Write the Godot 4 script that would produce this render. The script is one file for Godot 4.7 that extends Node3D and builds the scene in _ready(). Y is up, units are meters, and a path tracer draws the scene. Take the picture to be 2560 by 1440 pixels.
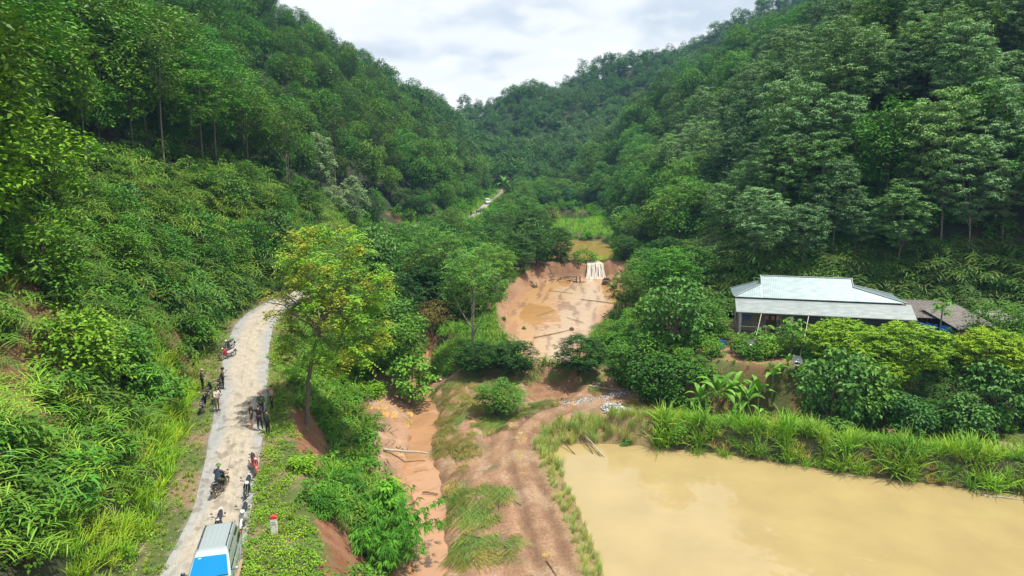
extends Node3D
# A flooded valley road seen from the air: forested slopes, a concrete lane with motorbikes and people, ponds, a farmhouse.

# ---------------------------------------------------------------- geometry collector
class Geo:
	var v := PackedVector3Array()
	var n := PackedVector3Array()
	var c := PackedColorArray()
	var uv := PackedVector2Array()
	var ix := PackedInt32Array()

	func tri(a: Vector3, b: Vector3, d: Vector3, col: Color) -> void:
		var nn := (d - a).cross(b - a).normalized()
		var k := v.size()
		v.push_back(a); v.push_back(b); v.push_back(d)
		n.push_back(nn); n.push_back(nn); n.push_back(nn)
		c.push_back(col); c.push_back(col); c.push_back(col)
		ix.push_back(k); ix.push_back(k + 1); ix.push_back(k + 2)

	func quad(a: Vector3, b: Vector3, d: Vector3, e: Vector3, col: Color) -> void:
		var nn := (d - a).cross(b - a)
		if nn.length_squared() < 1e-14:
			nn = (e - a).cross(d - a)
		nn = nn.normalized()
		var k := v.size()
		v.push_back(a); v.push_back(b); v.push_back(d); v.push_back(e)
		for q in 4:
			n.push_back(nn); c.push_back(col)
		ix.append_array([k, k + 1, k + 2, k, k + 2, k + 3])

	# a leaf: two folded halves from stalk to tip
	func leaf(p: Vector3, dir: Vector3, nrm: Vector3, l: float, w: float, col: Color, fold := 0.25, droop := 0.0) -> void:
		var side := dir.cross(nrm).normalized()
		var up := side.cross(dir).normalized()
		var mid := p + dir * (l * 0.45) + up * (w * fold)
		var tip := p + dir * l - Vector3(0, droop * l, 0)
		var k := v.size()
		var a := mid + side * (w * 0.5)
		var b := mid - side * (w * 0.5)
		# clockwise from the front: normal = (third - first) x (second - first)
		var n1 := (tip - p).cross(a - p).normalized()
		var n2 := (b - p).cross(tip - p).normalized()
		v.push_back(p); v.push_back(a); v.push_back(tip)
		v.push_back(p); v.push_back(tip); v.push_back(b)
		n.push_back(n1); n.push_back(n1); n.push_back(n1); n.push_back(n2); n.push_back(n2); n.push_back(n2)
		for q in 6:
			c.push_back(col); ix.push_back(k + q)

	# a grass or cane blade that arches over
	func blade(p: Vector3, dir: Vector3, l: float, w: float, bend: float, segs: int, col: Color, tipcol: Color) -> void:
		var d := dir.normalized()
		var side := d.cross(Vector3.UP)
		if side.length() < 0.05: side = Vector3.RIGHT
		side = side.normalized()
		var q := p
		var k := v.size()
		for s in segs + 1:
			var t := float(s) / segs
			var ww := w * (1.0 - t * t) * (0.55 + 0.9 * t) + 0.001
			var nn := side.cross(d).normalized()
			var cc := col.lerp(tipcol, t)
			v.push_back(q - side * ww); v.push_back(q + side * ww)
			n.push_back(nn); n.push_back(nn); c.push_back(cc); c.push_back(cc)
			q += d * (l / segs)
			d = (d + Vector3(0, -bend / segs * (0.5 + t), 0)).normalized()
		for s in segs:
			var o := k + s * 2
			ix.append_array([o, o + 3, o + 1, o, o + 2, o + 3])

	# rings of equal length joined to a skin, with smooth normals
	func loft(rings: Array, col: Color, closed := true, cap0 := false, cap1 := false, flip := false) -> void:
		var m: int = rings[0].size()
		var r := rings.size()
		var k := v.size()
		for a in r:
			for b in m:
				var pa: Vector3 = rings[mini(a + 1, r - 1)][b] - rings[maxi(a - 1, 0)][b]
				var b1 := (b + 1) % m if closed else mini(b + 1, m - 1)
				var b0 := (b + m - 1) % m if closed else maxi(b - 1, 0)
				var pb: Vector3 = rings[a][b1] - rings[a][b0]
				if pb.length_squared() < 1e-12:
					pb = rings[clampi(1, a - 1, a + 1) if a == 0 else a - 1][b1] - rings[clampi(1, a - 1, a + 1) if a == 0 else a - 1][b0]
				var nn := pa.cross(pb).normalized()
				if flip: nn = -nn
				v.push_back(rings[a][b]); n.push_back(nn); c.push_back(col)
		for a in r - 1:
			for b in (m if closed else m - 1):
				var o := k + a * m + b
				var o1 := k + a * m + (b + 1) % m
				if flip:
					ix.append_array([o, o1 + m, o1, o, o + m, o1 + m])
				else:
					ix.append_array([o, o1, o1 + m, o, o1 + m, o + m])
		if cap0: fan(rings[0], col, rings[1][0] - rings[0][0])
		if cap1: fan(rings[r - 1], col, rings[r - 2][0] - rings[r - 1][0])

	func fan(ring: PackedVector3Array, col: Color, inward: Vector3) -> void:
		var m := Vector3.ZERO
		for p in ring: m += p
		m /= ring.size()
		for b in ring.size():
			var p := ring[b]
			var q := ring[(b + 1) % ring.size()]
			var nn := (q - m).cross(p - m)
			if nn.dot(inward) > 0.0: tri(m, q, p, col)
			else: tri(m, p, q, col)

	func tube(pts: PackedVector3Array, radii: PackedFloat32Array, sides: int, col: Color, caps := true) -> void:
		var rings := []
		var ref := Vector3(0.31, 0.12, 0.94)
		for k in pts.size():
			var d := (pts[mini(k + 1, pts.size() - 1)] - pts[maxi(k - 1, 0)]).normalized()
			var a := d.cross(ref).normalized()
			if absf(d.dot(ref)) > 0.97: a = d.cross(Vector3.UP).normalized()
			var b := a.cross(d)
			var ring := PackedVector3Array()
			for s in sides:
				var t := TAU * s / sides
				ring.push_back(pts[k] + (a * cos(t) + b * sin(t)) * radii[k])
			rings.append(ring)
		loft(rings, col, true, caps, caps)

	func rod(a: Vector3, b: Vector3, r0: float, r1: float, sides: int, col: Color) -> void:
		tube(PackedVector3Array([a, b]), PackedFloat32Array([r0, r1]), sides, col)

	func box(p: Vector3, s: Vector3, col: Color, basis := Basis.IDENTITY, bevel := 0.0) -> void:
		var h := s * 0.5
		if bevel <= 0.0:
			var q := PackedVector3Array()
			for k in 8:
				q.push_back(p + basis * Vector3(h.x if k & 1 else -h.x, h.y if k & 2 else -h.y, h.z if k & 4 else -h.z))
			quad(q[0], q[2], q[3], q[1], col); quad(q[5], q[7], q[6], q[4], col)
			quad(q[4], q[6], q[2], q[0], col); quad(q[1], q[3], q[7], q[5], col)
			quad(q[2], q[6], q[7], q[3], col); quad(q[4], q[0], q[1], q[5], col)
			return
		var rings := []
		for lv in [[-h.y, bevel], [-h.y + bevel, 0.0], [h.y - bevel, 0.0], [h.y, bevel]]:
			var ring := PackedVector3Array()
			var e: float = lv[1]
			for pt in [[-h.x + bevel, -h.z + e], [h.x - bevel, -h.z + e], [h.x - e, -h.z + bevel], [h.x - e, h.z - bevel], [h.x - bevel, h.z - e], [-h.x + bevel, h.z - e], [-h.x + e, h.z - bevel], [-h.x + e, -h.z + bevel]]:
				ring.push_back(p + basis * Vector3(pt[0], lv[0], pt[1]))
			rings.append(ring)
		for a in 3:
			for b in 8:
				quad(rings[a][b], rings[a][(b + 1) % 8], rings[a + 1][(b + 1) % 8], rings[a + 1][b], col)
		fan(rings[0], col, basis.y); fan(rings[3], col, -basis.y)

	func ball(p: Vector3, r: Vector3, col: Color, basis := Basis.IDENTITY, rows := 7, sides := 10) -> void:
		var rings := []
		for a in rows + 1:
			var f := PI * (0.012 + 0.976 * a / rows)
			var ring := PackedVector3Array()
			for b in sides:
				var t := TAU * b / sides
				ring.push_back(p + basis * Vector3(cos(t) * sin(f) * r.x, cos(f) * r.y, -sin(t) * sin(f) * r.z))
			rings.append(ring)
		loft(rings, col)

	# a body of revolution round an axis through p
	func lathe(p: Vector3, axis: Vector3, prof: Array, sides: int, col: Color) -> void:
		var d := axis.normalized()
		var a := d.cross(Vector3(0.13, 0.31, 0.94)).normalized()
		var b := a.cross(d)
		var rings := []
		for q in prof:
			var ring := PackedVector3Array()
			for s in sides:
				var t := TAU * s / sides
				ring.push_back(p + d * q.y + (a * cos(t) + b * sin(t)) * q.x)
			rings.append(ring)
		loft(rings, col)

	func mesh() -> ArrayMesh:
		var arr := []
		arr.resize(Mesh.ARRAY_MAX)
		arr[Mesh.ARRAY_VERTEX] = v
		arr[Mesh.ARRAY_NORMAL] = n
		arr[Mesh.ARRAY_COLOR] = c
		if uv.size() == v.size(): arr[Mesh.ARRAY_TEX_UV] = uv
		arr[Mesh.ARRAY_INDEX] = ix
		var m := ArrayMesh.new()
		m.add_surface_from_arrays(Mesh.PRIMITIVE_TRIANGLES, arr)
		return m

var rg := RandomNumberGenerator.new()
var n1 := FastNoiseLite.new()
var n2 := FastNoiseLite.new()
var used := {}
var mats := {}

func R(a: float, b: float) -> float: return rg.randf_range(a, b)

func numbered(called: String) -> String:
	var k: int = used.get(called, 0)
	used[called] = k + 1
	return called if k == 0 else "%s_%03d" % [called, k]

func tag(o: Node, label: String, category := "", group := "", kind := "") -> Node:
	if label: o.set_meta("label", label)
	if category: o.set_meta("category", category)
	if group: o.set_meta("group", group)
	if kind: o.set_meta("kind", kind)
	return o

func thing(called: String, label: String, category: String, at := Vector3.ZERO, turn := 0.0, group := "") -> Node3D:
	var o := Node3D.new()
	o.name = numbered(called)
	add_child(o)
	o.position = at
	o.rotation.y = turn
	tag(o, label, category, group)
	return o

func part(called: String, g, m: Material, parent: Node) -> MeshInstance3D:
	var o := MeshInstance3D.new()
	o.name = called
	o.mesh = g.mesh() if g is Geo else g
	o.material_override = m
	parent.add_child(o, true)
	return o

func solo(called: String, g, m: Material, label: String, category := "", group := "", kind := "") -> MeshInstance3D:
	var o := MeshInstance3D.new()
	o.name = numbered(called)
	o.mesh = g.mesh() if g is Geo else g
	o.material_override = m
	add_child(o)
	tag(o, label, category, group, kind)
	return o

func scatter(called: String, mesh: Mesh, m: Material, where: Array, tints: Array, label: String, category: String, parent: Node = null) -> MultiMeshInstance3D:
	var mm := MultiMesh.new()
	mm.transform_format = MultiMesh.TRANSFORM_3D
	mm.use_colors = true
	mm.mesh = mesh
	mm.instance_count = where.size()
	for k in where.size():
		mm.set_instance_transform(k, where[k])
		mm.set_instance_color(k, tints[k])
	var o := MultiMeshInstance3D.new()
	o.name = numbered(called)
	o.multimesh = mm
	o.material_override = m
	(parent if parent else self).add_child(o)
	tag(o, label, category, "", "stuff")
	return o

# plain vertex-coloured material, tinted
func paint(key: String, rough := 0.8, metal := 0.0, tint := Color.WHITE, back := Color.BLACK, spec := 0.5) -> StandardMaterial3D:
	if mats.has(key): return mats[key]
	var m := StandardMaterial3D.new()
	m.vertex_color_use_as_albedo = true
	m.albedo_color = tint
	m.roughness = rough
	m.metallic = metal
	m.metallic_specular = spec
	m.cull_mode = BaseMaterial3D.CULL_DISABLED
	if back != Color.BLACK:
		m.backlight_enabled = true
		m.backlight = back
	m.resource_name = key
	mats[key] = m
	return m

func srgb(r: float, g: float, b: float) -> Color: return Color(r, g, b).linear_to_srgb()

func noise_tex(freq: float, oct: int, sd: int, size := 512, normal := false, bump := 4.0, ramp: Gradient = null) -> NoiseTexture2D:
	var f := FastNoiseLite.new()
	f.seed = sd
	f.frequency = freq
	f.fractal_octaves = oct
	var t := NoiseTexture2D.new()
	t.noise = f
	t.width = size
	t.height = size
	t.seamless = true
	t.as_normal_map = normal
	t.bump_strength = bump
	if ramp: t.color_ramp = ramp
	return t

# ---------------------------------------------------------------- the lie of the land; z is metres in front of the viewpoint
const ROAD_X := [Vector2(0, -10), Vector2(18, -12.4), Vector2(28, -14.1), Vector2(32, -14.9), Vector2(36, -16.0), Vector2(43, -18.15), Vector2(48.5, -19.9), Vector2(57, -22.75), Vector2(62.5, -24.5), Vector2(68, -25.9), Vector2(73, -26.4), Vector2(78, -25.9), Vector2(84, -24.4), Vector2(95, -22.5), Vector2(110, -23), Vector2(130, -26), Vector2(150, -26), Vector2(165, -22), Vector2(180, -15.5), Vector2(193, -11.5), Vector2(220, -9.5), Vector2(246, -8), Vector2(290, -3.5), Vector2(350, 2), Vector2(450, 0), Vector2(1100, -60)]
const ROAD_W := [Vector2(0, 1.6), Vector2(28, 1.65), Vector2(36, 1.55), Vector2(43, 1.75), Vector2(48.5, 1.85), Vector2(57, 1.95), Vector2(68, 1.95), Vector2(78, 1.75), Vector2(100, 1.6), Vector2(170, 1.4), Vector2(200, 1.15), Vector2(1100, 1.1)]
const ROAD_H := [Vector2(0, -0.5), Vector2(28, 0), Vector2(36, 0.25), Vector2(43, 0.55), Vector2(48.5, 0.85), Vector2(57, 1.35), Vector2(62.5, 1.65), Vector2(69, 1.9), Vector2(75, 2.1), Vector2(84, 2.4), Vector2(120, 2.4), Vector2(160, 2.4), Vector2(193, 1.6), Vector2(246, 2.5), Vector2(290, 3.0), Vector2(350, 6), Vector2(450, 10), Vector2(1100, 20)]
const LEFT_K := [Vector2(0, 1.0), Vector2(28, 1.05), Vector2(40, 1.2), Vector2(50, 1.4), Vector2(60, 1.4), Vector2(80, 1.2), Vector2(100, 1.1), Vector2(160, 0.9), Vector2(250, 0.8), Vector2(1100, 0.7)]
const LEFT_R := [Vector2(0, 120), Vector2(60, 120), Vector2(150, 95), Vector2(250, 74), Vector2(350, 58), Vector2(450, 36), Vector2(600, 20), Vector2(1100, 20)]
const FLOOR := [Vector2(0, -4.3), Vector2(30, -4.1), Vector2(57, -3.7), Vector2(65, -3.3), Vector2(72, -2.2), Vector2(85, -1.9), Vector2(105, -1.6), Vector2(118, -0.8), Vector2(125, -0.2), Vector2(155, 0.1), Vector2(185, 0.9), Vector2(230, 1.3), Vector2(290, 4), Vector2(350, 9), Vector2(500, 24), Vector2(1100, 24)]
const STREAM_X := [Vector2(0, -0.5), Vector2(25, -3.3), Vector2(35.6, -4.7), Vector2(41.8, -5.5), Vector2(50.7, -7.0), Vector2(59, -7.9), Vector2(68, -9.5), Vector2(77, -9.9), Vector2(90, -8.4), Vector2(1100, -8.4)]
const STREAM_W := [Vector2(0, 0.8), Vector2(36, 0.85), Vector2(42, 0.95), Vector2(51, 1.02), Vector2(59, 0.9), Vector2(68, 0.95), Vector2(77, 0.7), Vector2(90, 0.5), Vector2(1100, 0.5)]
const MID_RIDGE := [Vector2(-300, 12), Vector2(-90, 22), Vector2(-22, 42), Vector2(20, 54), Vector2(48, 66), Vector2(95, 80), Vector2(150, 98), Vector2(190, 112), Vector2(280, 125), Vector2(500, 130)]
const FAR_RIDGE := [Vector2(-400, 25), Vector2(-60, 50), Vector2(60, 76), Vector2(170, 122), Vector2(260, 160), Vector2(330, 190), Vector2(480, 220), Vector2(800, 220)]
const POND := [Vector2(7.5, 18), Vector2(5.8, 28), Vector2(5.1, 34.4), Vector2(4.7, 39), Vector2(4.1, 44.1), Vector2(3.5, 47.2), Vector2(3.1, 49.9), Vector2(3.8, 51.8), Vector2(6.1, 52.4), Vector2(10.2, 51.8), Vector2(16.1, 50.3), Vector2(21.5, 48.2), Vector2(26.4, 46.2), Vector2(31.2, 44.7), Vector2(34.8, 43.6), Vector2(46, 40), Vector2(60, 34), Vector2(62, 18)]
const MUDPOND := [Vector2(2.5, 70.7), Vector2(-0.5, 83.5), Vector2(-0.8, 94.7), Vector2(1.3, 106), Vector2(4.2, 118.3), Vector2(10, 122), Vector2(23, 122.3), Vector2(20.5, 113), Vector2(16.6, 104.5), Vector2(12.5, 92.3), Vector2(9.9, 83.5), Vector2(7.2, 76), Vector2(5.8, 70.5)]
const UPPER := [Vector2(7, 127.2), Vector2(13, 126.6), Vector2(20, 127.2), Vector2(22, 138), Vector2(20.5, 155), Vector2(14, 158), Vector2(9, 150), Vector2(6.5, 138)]
const FARPOND := [Vector2(10, 192), Vector2(20, 191), Vector2(25, 200), Vector2(25, 226), Vector2(18, 232), Vector2(11, 230), Vector2(8, 210)]
const POOL := [Vector2(2.2, 61.5), Vector2(4.8, 61.2), Vector2(6.3, 63.5), Vector2(5.4, 67), Vector2(3, 67.4), Vector2(1.8, 64.5)]
const TERRACE := [Vector2(120, 47), Vector2(42, 56.5), Vector2(24.6, 58.2), Vector2(17, 60.8), Vector2(13.5, 65), Vector2(13, 73), Vector2(17, 85), Vector2(23, 100), Vector2(28, 118), Vector2(120, 118)]
const HILL_BASE := [Vector2(110, 40), Vector2(70, 57), Vector2(50, 70), Vector2(42, 74.5), Vector2(22, 75.5), Vector2(21, 86), Vector2(25, 103), Vector2(27.5, 130), Vector2(25.5, 160), Vector2(27, 190), Vector2(28, 230), Vector2(24, 290), Vector2(24, 420)]
const TRACK := [Vector2(2.6, 20), Vector2(2.4, 33.5), Vector2(1.6, 39.3), Vector2(0.5, 49), Vector2(0.9, 53), Vector2(2.6, 56.4), Vector2(6.0, 58.8), Vector2(9.3, 61.6), Vector2(11.8, 66)]
const VERGE_W := [Vector2(0, 4.0), Vector2(28, 3.5), Vector2(34, 2.9), Vector2(40, 2.0), Vector2(46, 1.5), Vector2(60, 1.7), Vector2(80, 2.0), Vector2(1100, 2.0)]
const TABLE_STEP := 2.0
var road_x: PackedFloat32Array
var road_w: PackedFloat32Array
var road_h: PackedFloat32Array
var left_k: PackedFloat32Array
var left_r: PackedFloat32Array
var floor_t: PackedFloat32Array
var stream_x: PackedFloat32Array
var stream_w: PackedFloat32Array
var verge_w: PackedFloat32Array

func resample(t: Array, soft := true) -> PackedFloat32Array:
	var out := PackedFloat32Array()
	for s in int(1000 * TABLE_STEP) + 2:
		var z := s / TABLE_STEP
		var k := 0
		while k < t.size() - 2 and t[k + 1].x <= z: k += 1
		var a: Vector2 = t[k]
		var b: Vector2 = t[k + 1]
		var f := clampf((z - a.x) / (b.x - a.x), 0.0, 1.0)
		if soft:
			var p: Vector2 = t[maxi(k - 1, 0)]
			var q: Vector2 = t[mini(k + 2, t.size() - 1)]
			var ma := (b.y - p.y) / maxf(b.x - p.x, 0.01) * (b.x - a.x)
			var mb := (q.y - a.y) / maxf(q.x - a.x, 0.01) * (b.x - a.x)
			var f2 := f * f
			var f3 := f2 * f
			out.push_back((2 * f3 - 3 * f2 + 1) * a.y + (f3 - 2 * f2 + f) * ma + (-2 * f3 + 3 * f2) * b.y + (f3 - f2) * mb)
		else:
			out.push_back(lerpf(a.y, b.y, f))
	return out

func T(t: PackedFloat32Array, z: float) -> float:
	var f := clampf(z, 0.0, 999.0) * TABLE_STEP
	var k := int(f)
	return lerpf(t[k], t[k + 1], f - k)

func along(t: Array, x: float) -> float:
	var k := 0
	while k < t.size() - 2 and t[k + 1].x <= x: k += 1
	return lerpf(t[k].y, t[k + 1].y, smoothstep(t[k].x, t[k + 1].x, x))

var polys := [POND, MUDPOND, UPPER, FARPOND, POOL, TERRACE]
var rects: Array[Rect2] = []
enum {PO, MU, UP, FA, PL, TE}
# distance to a closed outline, negative inside
func outline(which: int, x: float, z: float) -> float:
	if rects.is_empty():
		for q in polys:
			var r := Rect2(q[0], Vector2.ZERO)
			for v in q: r = r.expand(v)
			rects.append(r.grow(6.0))
	var p := Vector2(x, z)
	if not rects[which].has_point(p): return 6.0
	var poly: Array = polys[which]
	var best := 1e9
	var inside := false
	var j := poly.size() - 1
	for k in poly.size():
		var a: Vector2 = poly[j]
		var b: Vector2 = poly[k]
		var e := b - a
		var t := clampf((p - a).dot(e) / e.length_squared(), 0.0, 1.0)
		best = minf(best, p.distance_squared_to(a + e * t))
		if (a.y > z) != (b.y > z) and x < (b.x - a.x) * (z - a.y) / (b.y - a.y) + a.x: inside = not inside
		j = k
	return -sqrt(best) if inside else sqrt(best)

# how far to the right of the foot of the right-hand hill
func hill_d(x: float, z: float) -> float:
	if x < 18.0 or z < 38.0: return -1.0
	var best := 1e9
	var side := 1.0
	var p := Vector2(x, z)
	for k in HILL_BASE.size() - 1:
		var a: Vector2 = HILL_BASE[k]
		var e: Vector2 = HILL_BASE[k + 1] - a
		var t := clampf((p - a).dot(e) / e.length_squared(), 0.0, 1.0)
		var d := p.distance_squared_to(a + e * t)
		if d < best - 1e-6:
			best = d
			side = signf(e.x * (p.y - a.y) - e.y * (p.x - a.x))
	return -side * sqrt(best)

func track_d(x: float, z: float) -> float:
	if x < -4 or x > 16 or z > 70: return 9.0
	var best := 1e9
	var p := Vector2(x, z)
	for k in TRACK.size() - 1:
		var a: Vector2 = TRACK[k]
		var e: Vector2 = TRACK[k + 1] - a
		var t := clampf((p - a).dot(e) / e.length_squared(), 0.0, 1.0)
		best = minf(best, p.distance_squared_to(a + e * t))
	return sqrt(best)

func hnoise(x: float, z: float, s: float) -> float: return n1.get_noise_2d(x / s, z / s)

func ground(x: float, z: float) -> float:
	var rx := T(road_x, z)
	var hw := T(road_w, z)
	var rh := T(road_h, z)
	var h := 0.0
	var dl := rx - hw - x
	if dl > 0.0:
		var e := maxf(0.0, dl - 1.5)
		var a := minf(e, 11.0)
		h = rh + T(left_k, z) * (a * smoothstep(0.0, 1.0, a / 2.2))
		if e > 11.0:
			var r := T(left_r, z)
			h += r * tanh(0.82 * (e - 11.0) / r)
		h += hnoise(x, z, 3.5) * 1.6 * minf(1.0, e / 5.0) + hnoise(x + 50, z, 16.0) * 5.0 * clampf((e - 12.0) / 30.0, 0.0, 1.0)
		if e > 9.0: h += hnoise(x * 0.6 + 90, z, 40.0) * 12.0 * clampf((e - 20.0) / 60.0, 0.0, 1.0)
	elif x < rx + hw:
		h = rh - 0.03
	else:
		var dr := x - rx - hw
		var f := T(floor_t, z) + hnoise(x, z, 2.2) * 0.22
		if z < 78.0:
			var away := x - T(stream_x, z)
			f = lerpf(stream_level(z) + 0.3, f, smoothstep(0.8, 4.5, absf(away)))
			if away < 0.0: f += clampf((-away - 2.0) * 0.14, 0.0, 1.2)
		f += minf(0.0, 0.9 - z * 0.02) * 0.0
		var drop := absf(rh - f)
		h = lerpf(rh - 0.06, f, smoothstep(0.0, 1.0, (dr - T(verge_w, z)) / (drop * 0.85 + 0.6)))
		h += hnoise(x + 20, z, 1.5) * 0.25 * clampf((dr - 1.0) / 2.0, 0.0, 1.0)
		# the farmyard terrace and the right-hand hill
		var te := outline(TE, x, z) if x > 8.0 else 6.0
		if x > 40.0 and z > 57.0 and z < 118.0: te = -3.0
		h = lerpf(h, 0.4 + hnoise(x, z, 4.0) * 0.12, smoothstep(2.6, 0.0, te))
		var d := hill_d(x, z)
		if d > 0.0:
			h += 90.0 * tanh(0.84 * d / 90.0) * smoothstep(0.0, 6.0, d) * clampf((450.0 - z) / 170.0, 0.0, 1.0) + (hnoise(x, z, 14.0) * 4.5 + hnoise(x, z, 45.0) * 9.0) * clampf(d / 25.0, 0.0, 1.0)
		# banks along the big pond
		if z < 60.0:
			var tr := track_d(x, z)
			if tr < 3.0:
				h = lerpf(h, -3.45 + (z - 45.0) * 0.016, smoothstep(2.8, 1.4, tr))
				h += 0.07 * smoothstep(0.6, 0.2, absf(tr - 0.3)) - 0.26 * smoothstep(0.45, 0.1, absf(tr - 0.8 + hnoise(x, z, 3.0) * 0.12)) * (0.7 + 0.3 * hnoise(x, z, 1.0)) + 0.05 * hnoise(x, z, 0.45)
		var pd := outline(PO, x, z)
		if pd < 6.0:
			if pd < 0.0: h = -4.2 - minf(1.4, 0.15 - pd * 0.6)
			else:
				var lip := -4.12 + smoothstep(0.0, 1.3, pd) * (0.55 if x < 8.0 else 1.9)
				h = lerpf(lip, h, smoothstep(1.0, 4.5, pd)) if z > 44.0 or x > 8.0 else lerpf(-4.12, h, smoothstep(0.0, 1.6, pd))
		if z < 90.0:
			var sd := absf(x - stream_mid(z)) - T(stream_w, z) * (1.0 + hnoise(z, 40.0, 2.6) * 0.55)
			if sd < 1.2:
				var lv := stream_level(z)
				h = lerpf(lv - 0.2, h, smoothstep(-0.35, 0.75, sd + hnoise(x, z, 1.4) * 0.25))
		if z > 55.0 and z < 72.0:
			var po := outline(PL, x, z)
			if po < 1.2: h = lerpf(-4.0, h, smoothstep(-0.2, 1.0, po))
		if z > 66.0 and z < 130.0:
			var md := outline(MU, x, z)
			if md < 3.0:
				var bed := -3.0 + hnoise(x * 0.7, z * 0.45, 5.0) * 0.13 + hnoise(x, z, 0.9) * 0.03 - 0.2 * smoothstep(4.6, 0.0, Vector2(x - 3.4, (z - 94.0) * 0.42).length()) - 0.22 * smoothstep(3.4, 0.0, Vector2(x - 16.4, (z - 108.0) * 0.28).length()) - 0.16 * smoothstep(3.0, 0.0, Vector2((x - 21.0) * 0.6, z - 120.0).length())
				h = bed if md < 0.0 else lerpf(bed, h, smoothstep(0.0, 1.7 if z < 118.0 else 2.2, md))
		if z > 120.0 and z < 166.0:
			var ud := outline(UP, x, z)
			if ud < 3.0:
				h = -0.5 - minf(1.0, 0.05 - ud * 0.5) if ud < 0.0 else (lerpf(-0.42, h, smoothstep(0.0, 2.5, ud)) if z > 128.0 else h)
			if absf(x - 15.0) < 2.6 and z < 127.5 and z > 121.5: h = minf(h, lerpf(-0.75, h, smoothstep(1.7, 2.5, absf(x - 15.0)))) if z > 123.6 else h - 0.4 * smoothstep(2.5, 1.7, absf(x - 15.0))
		if z > 184.0 and z < 240.0:
			var fd := outline(FA, x, z)
			if fd < 3.0: h = 0.5 - minf(1.0, 0.05 - fd * 0.4) if fd < 0.0 else lerpf(0.55, h, smoothstep(0.0, 3.0, fd))
	if z > 240.0:
		var zb := 285.0 + hnoise(x, 5.0, 60.0) * 25.0
		var rr := along(MID_RIDGE, x)
		var base := T(floor_t, minf(z, 300.0))
		var t := (z - zb) / (480.0 - zb)
		var mid := base + (rr - base) * (smoothstep(0.0, 1.0, t) * 0.5 + clampf(t, 0.0, 1.0) * 0.5)
		if t > 1.0: mid -= (t - 1.0) * 60.0
		mid += (hnoise(x, z, 30.0) * 9.0 + hnoise(x + 77, z, 75.0) * 12.0) * clampf(t * 1.5, 0.0, 1.0) * clampf((1.35 - t) * 2.0, 0.0, 1.0)
		if z > 500.0:
			var ft := clampf((z - 560.0) / 280.0, 0.0, 1.0)
			mid = maxf(mid, along(FAR_RIDGE, x) * ft - maxf(0.0, z - 850.0) * 0.4)
		h = maxf(h, mid)
	return h

func stream_mid(z: float) -> float: return T(stream_x, z) + hnoise(z, 3.0, 4.5) * 0.75

func stream_level(z: float) -> float: return -5.0 + clampf((z - 36.0) / 40.0, 0.0, 1.0) * 0.4

func at(x: float, z: float, up := 0.0) -> Vector3: return Vector3(x, ground(x, z) + up, -z)

# which ground a point has: a name used for colours and planting
func zone(x: float, z: float) -> String:
	if z > 285.0 and ground(x, z) > T(floor_t, 300.0) + 4.0: return "forest"
	var rx := T(road_x, z)
	var hw := T(road_w, z)
	var dl := rx - hw - x
	if dl > 0.0:
		if dl < 1.7: return "verge"
		var edge := 13.0 + hnoise(x, z, 9.0) * 5.0 - 3.0 * smoothstep(52.0, 40.0, z)
		if z > 105.0: edge = lerpf(edge, 5.0, clampf((z - 105.0) / 60.0, 0.0, 1.0))
		if dl < edge: return "slope"
		return "forest"
	if x < rx + hw: return "road"
	var dr := x - rx - hw
	if outline(PO, x, z) < 0.0: return "water"
	if z > 66.0 and z < 130.0 and outline(MU, x, z) < 0.2: return "mudpond"
	if z > 120.0 and z < 166.0 and outline(UP, x, z) < 0.0: return "water"
	if z > 184.0 and z < 240.0 and outline(FA, x, z) < 0.0: return "water"
	if hill_d(x, z) > 0.0: return "hill"
	if dr < T(verge_w, z) + 0.4: return "rightverge"
	if z < 90.0 and absf(x - T(stream_x, z)) < T(stream_w, z) + 0.25: return "stream"
	if x > 8.0:
		var te := outline(TE, x, z)
		if te < 0.0 or (x > 40.0 and z > 57.0): return "yard"
		var pd := outline(PO, x, z)
		if pd < 6.0 and z > 40.0 and x > 11.2: return "bank"
		if te < 3.2 and z < 76.0: return "terracebank"
	if track_d(x, z) + hnoise(x, z, 1.6) * 0.5 < 1.4: return "track"
	if z < 68.0:
		if x < T(stream_x, z) - lerpf(1.8, 4.4, smoothstep(38.0, 46.0, z)) - hnoise(z, x, 3.0) * 2.0: return "roadbank"
		if outline(PO, x, z) < (2.4 if z < 49.0 else 3.6): return "pondside"
		if outline(PL, x, z) < 0.6: return "stream"
		return "mud"
	return "valley"

# ---------------------------------------------------------------- setting: land, road, water
func stations(from: float, to: float, parts: Array) -> PackedFloat32Array:
	var out := PackedFloat32Array([from])
	var p := from
	while p < to:
		var step := 1.0
		for q in parts:
			if p >= q[0]: step = q[1] + (p - q[0]) * q[2]
		p += step
		out.push_back(minf(p, to))
	return out

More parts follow.
